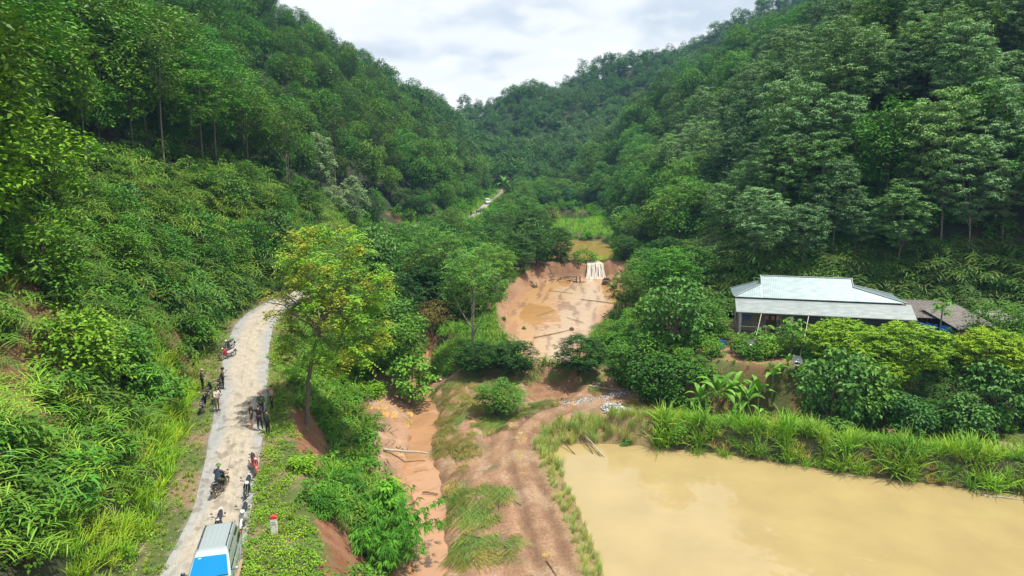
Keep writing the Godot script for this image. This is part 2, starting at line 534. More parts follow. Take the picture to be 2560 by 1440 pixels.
func land_colour(x: float, z: float, h: float) -> Color:
	var zn := zone(x, z)
	var a := hnoise(x, z, 2.5)
	var b := hnoise(x + 31, z, 0.8)
	var d := hnoise(x + 70, z, 8.0)
	var soil := Color(0.43, 0.26, 0.165).lerp(Color(0.33, 0.18, 0.105), clampf(0.5 + a * 1.2, 0, 1))
	var green := Color(0.085, 0.13, 0.028).lerp(Color(0.13, 0.15, 0.045), clampf(0.5 + a, 0, 1))
	match zn:
		"verge", "rightverge":
			return green.lerp(Color(0.26, 0.19, 0.11), smoothstep(0.05, 0.35, a + b * 0.6))
		"road": return Color(0.3, 0.26, 0.2)
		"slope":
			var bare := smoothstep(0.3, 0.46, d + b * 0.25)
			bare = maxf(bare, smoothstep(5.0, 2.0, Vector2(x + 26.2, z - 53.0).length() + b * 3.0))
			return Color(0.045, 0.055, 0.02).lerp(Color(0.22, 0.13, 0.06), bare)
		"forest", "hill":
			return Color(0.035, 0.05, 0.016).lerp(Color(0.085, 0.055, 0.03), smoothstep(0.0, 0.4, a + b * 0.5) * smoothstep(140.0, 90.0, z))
		"roadbank":
			return Color(0.24, 0.098, 0.05).lerp(Color(0.31, 0.16, 0.09), clampf(0.5 + b * 1.4, 0, 1)).lerp(green, smoothstep(0.1, 0.4, d))
		"stream": return Color(0.36, 0.21, 0.125).lerp(Color(0.25, 0.13, 0.07), clampf(0.5 + b, 0, 1))
		"track":
			var tr := track_d(x, z)
			var base := Color(0.37, 0.235, 0.145).lerp(Color(0.28, 0.165, 0.1), clampf(0.5 + b * 1.5, 0, 1))
			base = base.lerp(Color(0.2, 0.115, 0.068), smoothstep(0.5, 0.12, absf(tr - 0.8 + hnoise(x, z, 3.0) * 0.12)) * (0.7 + b * 0.3))
			return base.lerp(Color(0.42, 0.3, 0.2), smoothstep(0.1, 0.4, a) * 0.6)
		"mud": return soil.lerp(Color(0.22, 0.17, 0.09), smoothstep(-0.1, 0.4, a + b * 0.4)).lerp(Color(0.5, 0.36, 0.26), smoothstep(0.15, 0.4, hnoise(x, z, 1.3)) * 0.6)
		"pondside": return soil.lerp(Color(0.2, 0.2, 0.07), 0.6)
		"mudpond":
			var wet := Color(0.45, 0.27, 0.17).lerp(Color(0.48, 0.36, 0.28), smoothstep(-0.25, 0.4, hnoise(x * 0.7, z * 0.3, 5.5)))
			return wet.lerp(Color(0.24, 0.12, 0.07), smoothstep(0.2, 0.45, hnoise(x * 1.2 + z * 0.2, z * 0.35, 1.6)))
		"water": return Color(0.25, 0.16, 0.08)
		"bank": return Color(0.07, 0.085, 0.025)
		"yard": return Color(0.33, 0.2, 0.11).lerp(green, smoothstep(-0.1, 0.25, d + a * 0.4))
		"terracebank": return Color(0.2, 0.13, 0.055).lerp(green, smoothstep(-0.2, 0.2, a))
	# valley floor
	var v := Color(0.06, 0.085, 0.025).lerp(Color(0.12, 0.13, 0.04), clampf(0.5 + a, 0, 1))
	if z > 66.0 and z < 130.0:
		var md := outline(MU, x, z)
		v = v.lerp(soil, smoothstep(4.0, 1.5, md + b * 2.0))
	if z > 120 and z < 135.0 and x > 0 and x < 30: v = Color(0.2, 0.11, 0.06).lerp(soil, clampf(0.5 + b, 0, 1))
	if Vector2(x + 31.0, z - 160.0).length() < 7.0 or Vector2((x + 11.5) * 1.4, z - 187.0).length() < 5.0: v = soil
	return v

func build_land() -> void:
	var zs := stations(-60.0, 1000.0, [[-60, 8.0, 0.0], [10, 2.0, 0.0], [22, 0.3, 0.0], [66, 0.42, 0.0], [76, 0.6, 0.003], [130, 0.9, 0.02]])
	var right := stations(0.0, 520.0, [[0, 0.2, 0.0], [6, 0.42, 0.0], [45, 0.6, 0.06]])
	var left := stations(0.0, 420.0, [[0, 0.22, 0.0], [11, 0.42, 0.0], [32, 0.6, 0.06]])
	var xs := PackedFloat32Array()
	for k in range(left.size() - 1, 0, -1): xs.push_back(-left[k])
	xs.append_array(right)
	var g := Geo.new()
	var w := xs.size()
	var hs := PackedFloat32Array()
	for z in zs:
		for x in xs:
			var h := ground(x, z) if z > 12.0 else lerpf(ground(x, 12.0), -5.0, clampf((12.0 - z) / 30.0, 0.0, 1.0) * (1.0 if absf(x) < 40.0 else 0.2))
			hs.push_back(h)
			g.v.push_back(Vector3(x, h, -z))
			g.c.push_back(land_colour(x, maxf(z, 12.0), h))
	for a in zs.size():
		for b in w:
			var b0 := maxi(b - 1, 0)
			var b1 := mini(b + 1, w - 1)
			var a0 := maxi(a - 1, 0)
			var a1 := mini(a + 1, zs.size() - 1)
			var dx := (hs[a * w + b1] - hs[a * w + b0]) / (xs[b1] - xs[b0])
			var dz := (hs[a1 * w + b] - hs[a0 * w + b]) / maxf(zs[a1] - zs[a0], 0.001)
			g.n.push_back(Vector3(-dx, 1, dz).normalized())
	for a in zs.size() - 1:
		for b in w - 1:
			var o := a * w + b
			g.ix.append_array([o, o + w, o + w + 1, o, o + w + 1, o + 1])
	var m := paint("earth", 0.95)
	m.albedo_texture = noise_tex(0.02, 5, 11, 512, false, 1.0, grade(0.72, 1.0))
	m.uv1_triplanar = true
	m.uv1_world_triplanar = true
	m.uv1_scale = Vector3(0.35, 0.35, 0.35)
	m.normal_enabled = true
	m.normal_texture = noise_tex(0.03, 5, 12, 512, true, 9.0)
	m.normal_scale = 0.8
	solo("terrain", g, m, "valley ground of red mud, grass verges and forested slopes", "", "", "structure")

func grade(a: float, b: float) -> Gradient:
	var g := Gradient.new()
	g.set_color(0, Color(a, a, a))
	g.set_color(1, Color(b, b, b))
	return g

func build_road() -> void:
	var im := Image.create(96, 2048, false, Image.FORMAT_RGB8)
	for y in 2048:
		for x in 96:
			var u := (x / 95.0 - 0.5) * 2.0
			var mz := y / 2048.0 * 70.0
			var mx := u * 1.8
			var e := n1.get_noise_2d(mx * 1.0 + 9, mz * 0.25)
			var f := n1.get_noise_2d(mx * 3.2, mz * 1.9 + 40)
			var gr := n2.get_noise_2d(mx * 40.0, mz * 40.0)
			var dust := smoothstep(0.92, 0.3, absf(u + e * 0.4 - 0.03) + f * 0.16)
			if u < 0: dust *= 0.9
			var c := Color(0.33, 0.345, 0.36).lerp(Color(0.43, 0.385, 0.32), dust)
			var rut := smoothstep(0.16, 0.0, absf(absf(u) - 0.42)) * 0.08
			c = c.lerp(Color(0.48, 0.43, 0.36), rut)
			var seam := smoothstep(0.03, 0.0, absf(u + 0.06 + e * 0.05)) * smoothstep(-0.2, 0.2, n1.get_noise_2d(mz * 1.1, 7.0))
			c = c.lerp(Color(0.2, 0.17, 0.13), seam * 0.55)
			var stain := smoothstep(0.2, 0.6, n1.get_noise_2d(mx * 1.3 + 200, mz * 0.9)) * 0.6
			if mz > 11.0 and mz < 27.0: stain = maxf(stain, smoothstep(0.08, 0.4, n1.get_noise_2d(mx * 1.6 + 300, mz * 1.5)) * 0.9)
			c = c.lerp(Color(0.16, 0.135, 0.1), stain * 0.6)
			c = c * (0.80 + gr * 0.42 + f * 0.16)
			im.set_pixel(x, y, c.linear_to_srgb())
	var g := Geo.new()
	var zs := stations(14.0, 320.0, [[14, 0.5, 0.0], [90, 1.0, 0.01]])
	for a in zs.size():
		var z := zs[a]
		var cx := T(road_x, z)
		var hw := T(road_w, z)
		var tz := T(road_x, z + 0.5) - T(road_x, z - 0.5)
		var side := Vector2(1, tz).normalized()
		for b in 9:
			var u := (b / 8.0 - 0.5) * 2.0
			var wob := 1.0 + (hnoise(z, b * 9.0, 2.2) * 0.06 if absf(u) > 0.95 else 0.0)
			var px := cx + u * hw * wob
			g.v.push_back(Vector3(px, T(road_h, z) + 0.035 - absf(u) * 0.03, -z))
			g.uv.push_back(Vector2(b / 8.0, (z - 20.0) / 70.0))
			g.c.push_back(Color.WHITE)
			g.n.push_back(Vector3.UP)
	for a in zs.size() - 1:
		for b in 8:
			var o := a * 9 + b
			g.ix.append_array([o, o + 9, o + 10, o, o + 10, o + 1])
	var m := StandardMaterial3D.new()
	m.albedo_texture = ImageTexture.create_from_image(im)
	m.roughness = 0.9
	m.cull_mode = BaseMaterial3D.CULL_DISABLED
	m.normal_enabled = true
	m.normal_texture = noise_tex(0.05, 4, 14, 256, true, 4.0)
	m.normal_scale = 0.35
	solo("road", g, m, "narrow grey concrete road with tan dust along its middle", "", "", "structure")

func water(called: String, poly: Array, level: float, grow: float, col: Color, label: String, rough := 0.06, bump := 0.22) -> void:
	var pts := PackedVector2Array(poly)
	if grow > 0.0: pts = Geometry2D.offset_polygon(pts, grow, Geometry2D.JOIN_ROUND)[0]
	if not Geometry2D.is_polygon_clockwise(pts): pts.reverse()
	var ix := Geometry2D.triangulate_polygon(pts)
	var g := Geo.new()
	for p in pts:
		g.v.push_back(Vector3(p.x, level, -p.y))
		g.n.push_back(Vector3.UP)
		g.c.push_back(Color.WHITE)
	for k in range(0, ix.size(), 3):
		var a := g.v[ix[k]]
		if (g.v[ix[k + 2]] - a).cross(g.v[ix[k + 1]] - a).y < 0.0:
			var q := ix[k + 1]
			ix[k + 1] = ix[k + 2]
			ix[k + 2] = q
	g.ix = ix
	solo(called, g, water_mat(called, col, rough, bump), label, "", "", "structure")

func water_mat(called: String, col: Color, rough: float, bump: float) -> StandardMaterial3D:
	var m := StandardMaterial3D.new()
	m.resource_name = called
	m.albedo_color = col.linear_to_srgb()
	m.roughness = rough
	m.metallic_specular = 0.5
	m.cull_mode = BaseMaterial3D.CULL_DISABLED
	m.albedo_texture = noise_tex(0.006, 4, 21, 512, false, 1.0, grade(0.93, 1.0))
	m.uv1_triplanar = true
	m.uv1_world_triplanar = true
	m.uv1_scale = Vector3(0.06, 0.06, 0.06)
	m.normal_enabled = true
	m.normal_texture = noise_tex(0.02, 3, 22, 256, true, 2.0)
	m.normal_scale = bump
	return m

func build_water() -> void:
	water("fish_pond", POND, -4.2, 0.5, Color(0.36, 0.285, 0.138), "wide pond of still muddy yellow water at the lower right")
	water("mud_puddle", MUDPOND, -3.06, 0.2, Color(0.41, 0.235, 0.1), "shallow orange puddles lying on the drained mud pond", 0.1)
	water("upper_pond", UPPER, -0.5, 0.0, Color(0.32, 0.22, 0.07), "olive brown pond held behind the broken earth dam")
	water("far_pond", FARPOND, 0.5, 0.3, Color(0.075, 0.085, 0.04), "dark green pond far up the valley")
	water("flood_pool", POOL, -4.06, 0.5, Color(0.3, 0.16, 0.075), "brown pool below the mud pond beneath the fruit trees")
	var g := Geo.new()
	var zs := stations(15.0, 90.0, [[15, 0.5, 0.0]])
	for z in zs:
		for s in [-1.0, 1.0]:
			g.v.push_back(Vector3(stream_mid(z) + s * (T(stream_w, z) * 1.3 + 0.7), stream_level(z), -z))
			g.n.push_back(Vector3.UP)
			g.c.push_back(Color.WHITE)
	for a in zs.size() - 1: g.ix.append_array([a * 2, a * 2 + 2, a * 2 + 3, a * 2, a * 2 + 3, a * 2 + 1])
	solo("stream", g, water_mat("stream", Color(0.39, 0.22, 0.12), 0.13, 1.0), "narrow brown stream running through the flooded mud", "", "", "structure")

# the drained pond: a skin of wet silt with streaks drawn out by the current
func build_mud() -> void:
	var g := Geo.new()
	var step := 0.3
	var w := int(26.0 / step)
	var d := int(54.0 / step)
	var index := {}
	for a in d:
		for b in w:
			var x := -2.0 + b * step
			var z := 69.5 + a * step
			var o := outline(MU, x, z)
			if o > 0.5: continue
			index[a * w + b] = g.v.size()
			g.v.push_back(Vector3(x, ground(x, z) + 0.006, -z))
			var flow := x - 4.0 - (z - 70.0) * 0.13
			var s1 := hnoise(flow * 1.25, z * 0.17, 1.0)
			var s2 := hnoise(flow * 0.5 + 40.0, z * 0.14, 2.6)
			var col := Color(0.40, 0.245, 0.12).lerp(Color(0.41, 0.305, 0.2), smoothstep(4.5, 1.0, absf(flow - 3.4) + s2 * 5.0))
			col = col.lerp(Color(0.22, 0.125, 0.08), smoothstep(0.1, 0.34, s1) * 0.8)
			col = col.lerp(Color(0.45, 0.23, 0.1), smoothstep(0.1, 0.4, s2) * 0.4)
			col = col.lerp(Color(0.33, 0.18, 0.11), smoothstep(-1.2, 0.0, o + hnoise(x, z, 1.0)) * 0.8)
			g.c.push_back(col)
			var e := 0.3
			g.n.push_back(Vector3(ground(x - e, z) - ground(x + e, z), 2.0 * e, ground(x, z + e) - ground(x, z - e)).normalized())
	for a in d - 1:
		for b in w - 1:
			var o := a * w + b
			if index.has(o) and index.has(o + 1) and index.has(o + w) and index.has(o + w + 1):
				g.ix.append_array([index[o], index[o + w], index[o + w + 1], index[o], index[o + w + 1], index[o + 1]])
	var m := paint("wet_mud", 0.26, 0.0, Color.WHITE, Color.BLACK, 0.5)
	m.normal_enabled = true
	m.normal_texture = noise_tex(0.03, 5, 15, 512, true, 6.0)
	m.normal_scale = 0.35
	m.uv1_triplanar = true
	m.uv1_world_triplanar = true
	m.uv1_scale = Vector3(0.25, 0.25, 0.25)
	solo("wet_mud", g, m, "glistening wet silt filling the drained pond below the dam", "", "", "structure")

func build_sky() -> Sky:
	var w := 2048
	var h := 1024
	var im := Image.create(w, h, false, Image.FORMAT_RGBF)
	var f := FastNoiseLite.new()
	f.seed = 5
	f.frequency = 1.0
	f.fractal_octaves = 5
	for y in h:
		var el := (0.5 - (y + 0.5) / h) * PI
		for x in w:
			var c: Color
			if el < -0.02:
				c = Color(0.12, 0.15, 0.09)
			else:
				var az := (x + 0.5) / w * TAU
				var d := Vector3(cos(el) * sin(az), sin(el), cos(el) * cos(az))
				var s := 1.0 / (d.y + 0.22)
				var q := Vector3(d.x * s * 1.1, d.z * s * 1.1, 3.0)
				var a := f.get_noise_3d(q.x, q.y, q.z)
				var b := f.get_noise_3d(q.x * 2.3 + 20, q.y * 2.3, 9.0)
				var thick := smoothstep(-0.2, 0.3, a + b * 0.4)
				c = Color(0.98, 1.0, 1.02).lerp(Color(0.62, 0.7, 0.77), thick * 0.85)
				c = c.lerp(Color(1.08, 1.08, 1.08), smoothstep(0.0, 0.35, b - a * 0.4) * 0.7)
			im.set_pixel(x, y, c)
	var m := PanoramaSkyMaterial.new()
	m.panorama = ImageTexture.create_from_image(im)
	var s := Sky.new()
	s.sky_material = m
	return s

# ---------------------------------------------------------------- plants
func leafmat(key: String, tint: Color, rough := 0.5) -> StandardMaterial3D:
	var t := tint.srgb_to_linear()
	t = Color(t.r * 1.62, t.g * 1.58, t.b * 1.0).linear_to_srgb()
	return paint("leaf_" + key, rough, 0.0, t, Color(0.55, 0.6, 0.35), 0.35)

func barkmat() -> StandardMaterial3D:
	var m := paint("bark", 0.9)
	if m.albedo_texture == null:
		m.albedo_texture = noise_tex(0.03, 4, 31, 256, false, 1.0, grade(0.55, 1.0))
		m.uv1_triplanar = true
		m.uv1_scale = Vector3(1.6, 0.5, 1.6)
	return m

func vary(a: Color, b: Color, t: float, j := 0.12) -> Color:
	var c := a.lerp(b, clampf(t, 0.0, 1.0))
	var k := 1.0 + R(-j, j)
	return Color(c.r * k * (1.0 + R(-j, j) * 0.5), c.g * k, c.b * k)

# one tuft of foliage
func clump(g: Geo, p: Vector3, r: float, style: String, count: int, l: float, w: float, a: Color, b: Color, droop: float, squash := 0.7) -> void:
	var base := R(0.0, 1.0)
	match style:
		"frond":
			# feathery sprays of leaflets along thin stalks, spread in a flat layer
			for k in count:
				var ang := R(0, TAU)
				var d := Vector3(cos(ang), R(-0.45, 0.7), sin(ang)).normalized()
				var q := p + Vector3(R(-1, 1), R(-1, 1) * squash, R(-1, 1)) * r * 0.35
				var side := d.cross(Vector3.UP).normalized()
				var col := vary(a, b, base * 0.7 + R(0, 0.4))
				var n := 5
				for s in n:
					var t := (s + 0.6) / n
					var o := q + d * r * t * 0.95 + Vector3(0, -droop * r * t * t, 0)
					for e in [-1.0, 1.0]:
						g.leaf(o, (d * 0.45 + side * e + Vector3(0, R(-0.55, 0.15), 0)).normalized(), (Vector3.UP + Vector3(R(-0.8, 0.8), R(-0.2, 0.3), R(-0.8, 0.8))).normalized(), l * (1.1 - 0.5 * t), w, col, 0.1)
		"tuft":
			# long narrow leaves that radiate from shoots and hang
			for k in count:
				var u := Vector3(R(-1, 1), R(-0.35, 1.0), R(-1, 1))
				if u.length() < 0.2: u = Vector3.UP
				u = u.normalized()
				var o := p + Vector3(u.x, u.y * squash, u.z) * r * sqrt(R(0.25, 1.0))
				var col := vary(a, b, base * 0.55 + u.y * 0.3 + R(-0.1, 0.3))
				var h0 := R(0, TAU)
				for s in 4:
					var ang := h0 + s * TAU / 4.0 + R(-0.4, 0.4)
					var d := (Vector3(cos(ang), R(-0.5, 0.25) - droop, sin(ang)) + u * 0.5).normalized()
					g.leaf(o, d, (u + Vector3.UP).normalized(), l * R(0.75, 1.15), w, col, 0.18, droop * 0.25)
		_:
			for k in count:
				var u := Vector3(R(-1, 1), R(-0.45, 1.0), R(-1, 1))
				if u.length() < 0.2: u = Vector3.UP
				u = u.normalized()
				var o := p + Vector3(u.x, u.y * squash, u.z) * r * pow(R(0.15, 1.0), 0.4)
				var ang := R(0, TAU)
				var d := (Vector3(cos(ang), 0, sin(ang)) * 0.7 + u * 0.6 + Vector3(0, -droop, 0)).normalized()
				var col := vary(a, b, base * 0.6 + R(0, 0.45))
				g.leaf(o, d, (u * 0.6 + Vector3(R(-0.4, 0.4), 1.0, R(-0.4, 0.4))).normalized(), l * R(0.7, 1.2), w * R(0.8, 1.15), col, 0.2, droop * 0.2)

# a tree: {trunk, crown}; s holds its measures
func tree_shape(s: Dictionary) -> Dictionary:
	rg.seed = s.seed
	var trunk := Geo.new()
	var crown := Geo.new()
	var h: float = s.h
	var cy: float = s.cy
	var rx: float = s.rx
	var ry: float = s.ry
	var tr: float = s.get("trunk", 0.14)
	var bark: Color = s.get("bark", Color(0.16, 0.13, 0.1))
	var lean: Vector3 = Vector3(R(-1, 1), 0, R(-1, 1)) * s.get("lean", 0.5)
	if s.has("lean_to"): lean = s.lean_to
	var fork: float = s.get("fork", cy - ry * 0.7)
	var spine := PackedVector3Array()
	var radii := PackedFloat32Array()
	var top := lerpf(cy, h, 0.55)
	for k in 8:
		var t := k / 7.0
		var wob := Vector3(sin(t * 7.0 + s.seed), 0, cos(t * 5.0 + s.seed)) * tr * 0.7 * t
		spine.push_back(Vector3(0, t * top - 0.3 * (1.0 - t), 0) + lean * t * t + wob)
		radii.push_back(tr * (1.0 - t * 0.78) * (1.35 if k == 0 else 1.0))
	trunk.tube(spine, radii, 7, bark)
	var n: int = s.clumps
	var placed := []
	var tries := 0
	var cr: float = s.clump_r
	while placed.size() < n and tries < n * 12:
		tries += 1
		var u := Vector3(R(-1, 1), R(s.get("low", -0.8), 1), R(-1, 1))
		if u.length() > 1.0: continue
		if u.length() < s.get("hollow", 0.5) and R(0, 1) > 0.12: continue
		var taper: float = 1.0 - s.get("taper", 0.0) * clampf(u.y, 0.0, 1.0)
		var p: Vector3 = Vector3(u.x * rx * taper, cy + u.y * ry, u.z * rx * taper) + lean * (cy / h)
		if n1.get_noise_3d(p.x * 0.55 + s.seed, p.y * 0.55, p.z * 0.55) < s.get("gap", -0.25): continue
		var near := false
		for q in placed:
			if p.distance_to(q) < cr * s.get("apart", 0.7):
				near = true
				break
		if near: continue
		placed.append(p)
	# main limbs rise from the fork towards groups of tufts; every tuft hangs on the nearest limb
	var joints := []
	for k in 8:
		if spine[k].y > fork * 0.95: joints.append([spine[k], radii[k]])
	var mains: int = s.get("mains", 6)
	var off := R(0, TAU)
	for m in mains:
		var sum := Vector3.ZERO
		var cnt := 0
		for q in placed:
			if int(fposmod(atan2(q.z, q.x) + off, TAU) / TAU * mains) == m:
				sum += q
				cnt += 1
		if cnt == 0: continue
		sum /= cnt
		var goal := sum + Vector3(sum.x - lean.x * 0.5, 0, sum.z - lean.z * 0.5) * 0.45 + Vector3(0, ry * R(-0.1, 0.35), 0)
		var ff := clampf(fork / top + R(0.0, 0.22) * m / mains, 0.1, 0.9) * 7.0
		var k0 := int(ff)
		var a0 := spine[k0].lerp(spine[mini(k0 + 1, 7)], ff - k0)
		var r0 := lerpf(radii[k0], radii[mini(k0 + 1, 7)], ff - k0) * 0.72
		var pts := PackedVector3Array()
		var rr := PackedFloat32Array()
		for k in 7:
			var t := k / 6.0
			var q := a0.lerp(goal, t) + Vector3(0, sin(PI * t) * s.get("arch", 0.25), 0) + Vector3(R(-1, 1), R(-1, 1), R(-1, 1)) * 0.13 * sin(PI * t)
			pts.push_back(q)
			rr.push_back(r0 * (1.0 - 0.75 * t))
			if k > 1: joints.append([q, r0 * (1.0 - 0.75 * t)])
		trunk.tube(pts, rr, 6, bark)
	var limbs := 0
	for p in placed:
		var style: String = s.get("style", "dome")
		var ca: Color = s.a
		var cb: Color = s.b
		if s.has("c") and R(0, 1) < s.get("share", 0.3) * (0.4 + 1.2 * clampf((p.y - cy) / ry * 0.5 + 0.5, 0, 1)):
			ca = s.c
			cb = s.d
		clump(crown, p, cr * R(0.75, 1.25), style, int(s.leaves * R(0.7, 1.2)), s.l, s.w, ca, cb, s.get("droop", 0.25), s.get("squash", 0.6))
		if limbs < s.get("limbs", 24) and joints.size():
			limbs += 1
			var near_j = joints[0]
			var best := 1e9
			for q in joints:
				var d: float = p.distance_to(q[0]) + (1.5 if q[0].y > p.y else 0.0)
				if d < best:
					best = d
					near_j = q
			var a: Vector3 = near_j[0]
			var ra: float = minf(near_j[1] * 0.6, 0.04)
			var mid := a.lerp(p, 0.5) + Vector3(R(-0.15, 0.15), -0.06 * best, R(-0.15, 0.15))
			trunk.tube(PackedVector3Array([a, mid, p]), PackedFloat32Array([ra, ra * 0.6, ra * 0.25]), 4, bark)
	return {"trunk": trunk.mesh(), "crown": crown.mesh(), "h": h}

func tree(shape: Dictionary, called: String, mat: Material, pos: Vector3, yaw: float, sc: Vector3, label: String, category := "tree", group := "", tilt := Vector3.ZERO) -> Node3D:
	var o := thing(called, label, category, pos, yaw, group)
	o.scale = sc
	if tilt != Vector3.ZERO: o.rotation += tilt
	part("trunk", shape.trunk, barkmat(), o)
	part("crown", shape.crown, mat, o)
	return o

func in_view(p: Vector3, margin := 12.0) -> bool:
	var q := p - Vector3(0, 18.5, 0)
	var c := cos(deg_to_rad(-10.8))
	var s := sin(deg_to_rad(-10.8))
	var f := -q.z * c + q.y * s
	if f < 3.0: return false
	var up := q.y * c + q.z * s
	return absf(q.x) < f * 0.745 + margin and absf(up) < f * 0.42 + margin

func stand(pos: Vector3, yaw: float, sc: float, sy := 1.0, lean := Vector3.UP) -> Transform3D:
	var b := Basis(Vector3.UP, yaw)
	if lean != Vector3.UP:
		b = Basis(Quaternion(Vector3.UP, lean.normalized())) * b
	return Transform3D(b.scaled_local(Vector3(sc, sc * sy, sc)), pos)

# ---- grass and cane shapes
func tuft_shape(sd: int, blades: int, l: float, w: float, bend: float, spread: float, a: Color, b: Color, segs := 3) -> ArrayMesh:
	rg.seed = sd
	var g := Geo.new()
	for k in blades:
		var ang := R(0, TAU)
		var out := R(0.1, 1.0)
		var d := Vector3(cos(ang) * out * spread, 1.0, sin(ang) * out * spread)
		var col := vary(a, b, R(0, 0.8))
		g.blade(Vector3(R(-0.2, 0.2) * l, -0.03, R(-0.2, 0.2) * l), d, l * R(0.55, 1.1), w, bend * R(0.6, 1.4), segs, col, col.lerp(b, 0.5))
	return g.mesh()

func flat_tuft_shape(sd: int, blades: int, l: float, w: float, a: Color, b: Color) -> ArrayMesh:
	rg.seed = sd
	var g := Geo.new()
	for k in blades:
		var ang := R(-0.5, 0.5)
		var d := Vector3(cos(ang), R(0.06, 0.3), sin(ang))
		var col := vary(a, b, R(0, 1))
		g.blade(Vector3(R(-0.3, 0.3) * l, 0.0, R(-0.4, 0.4) * l), d, l * R(0.6, 1.1), w, R(0.15, 0.5), 3, col, col.lerp(b, 0.6))
	return g.mesh()

func weed_shape(sd: int, leaves: int, r: float, h: float, l: float, w: float, a: Color, b: Color) -> ArrayMesh:
	rg.seed = sd
	var g := Geo.new()
	for k in leaves:
		var u := Vector3(R(-1, 1), 0, R(-1, 1))
		var e := u.length()
		if e > 1.0: u /= e
		var o := Vector3(u.x * r, h * (1.0 - 0.6 * minf(e, 1.0)) * R(0.25, 1.0), u.z * r)
		var ang := R(0, TAU)
		g.leaf(o, Vector3(cos(ang), R(-0.3, 0.4), sin(ang)).normalized(), (Vector3.UP + u * 0.5 + Vector3(R(-0.5, 0.5), 0, R(-0.5, 0.5))).normalized(), l * R(0.7, 1.2), w, vary(a, b, R(0, 1)), 0.2, 0.15)
	return g.mesh()

func cane_shape(sd: int, stems: int, h: float, l: float, w: float, a: Color, b: Color, arch := 1.0, fill := 13) -> ArrayMesh:
	rg.seed = sd
	var g := Geo.new()
	for k in stems:
		var ang := R(0, TAU)
		var hh := h * R(0.6, 1.1)
		var d := Vector3(cos(ang) * 0.35, 1, sin(ang) * 0.35).normalized()
		var p := Vector3(R(-0.3, 0.3), -0.05, R(-0.3, 0.3))
		var pts := PackedVector3Array([p])
		var rr := PackedFloat32Array([0.014])
		var flip := 1.0
		var tone := R(0, 1)
		for s in fill:
			p += d * hh / fill
			d = (d + Vector3(cos(ang) * 0.05, -0.085, sin(ang) * 0.05) * arch * (0.5 + s * 0.16)).normalized()
			pts.push_back(p)
			rr.push_back(0.014 * (1.0 - s / 15.0))
			if s < 3: continue
			flip = -flip
			var side := d.cross(Vector3.UP).normalized() * flip
			var ld := (d * 0.55 + side * R(0.6, 1.0) + Vector3(R(-0.2, 0.2), 0.25, R(-0.2, 0.2))).normalized()
			var col := vary(a, b, tone * 0.6 + R(0, 0.4))
			g.blade(p, ld, l * R(0.7, 1.15), w, R(1.0, 1.9), 3, col, col.lerp(b, 0.4))
		g.tube(pts, rr, 3, Color(0.16, 0.17, 0.06), false)
	return g.mesh()

func bush_shape(sd: int, r: float, h: float, n: int, style: String, leaves: int, l: float, w: float, a: Color, b: Color, droop := 0.25) -> ArrayMesh:
	rg.seed = sd
	var g := Geo.new()
	for k in n:
		var u := Vector3(R(-1, 1), R(0.0, 1), R(-1, 1))
		if u.length() > 1.0: u = u.normalized()
		if u.length() < 0.45: u *= 1.7
		var p := Vector3(u.x * r * 0.8, 0.15 + u.y * h * 0.85, u.z * r * 0.8)
		clump(g, p, r * R(0.26, 0.42), style, leaves, l, w, a, b, droop)
		if k < 8: g.tube(PackedVector3Array([Vector3(R(-0.1, 0.1), -0.1, R(-0.1, 0.1)), p * 0.5, p]), PackedFloat32Array([0.03, 0.02, 0.008]), 4, Color(0.13, 0.1, 0.07), false)
	return g.mesh()

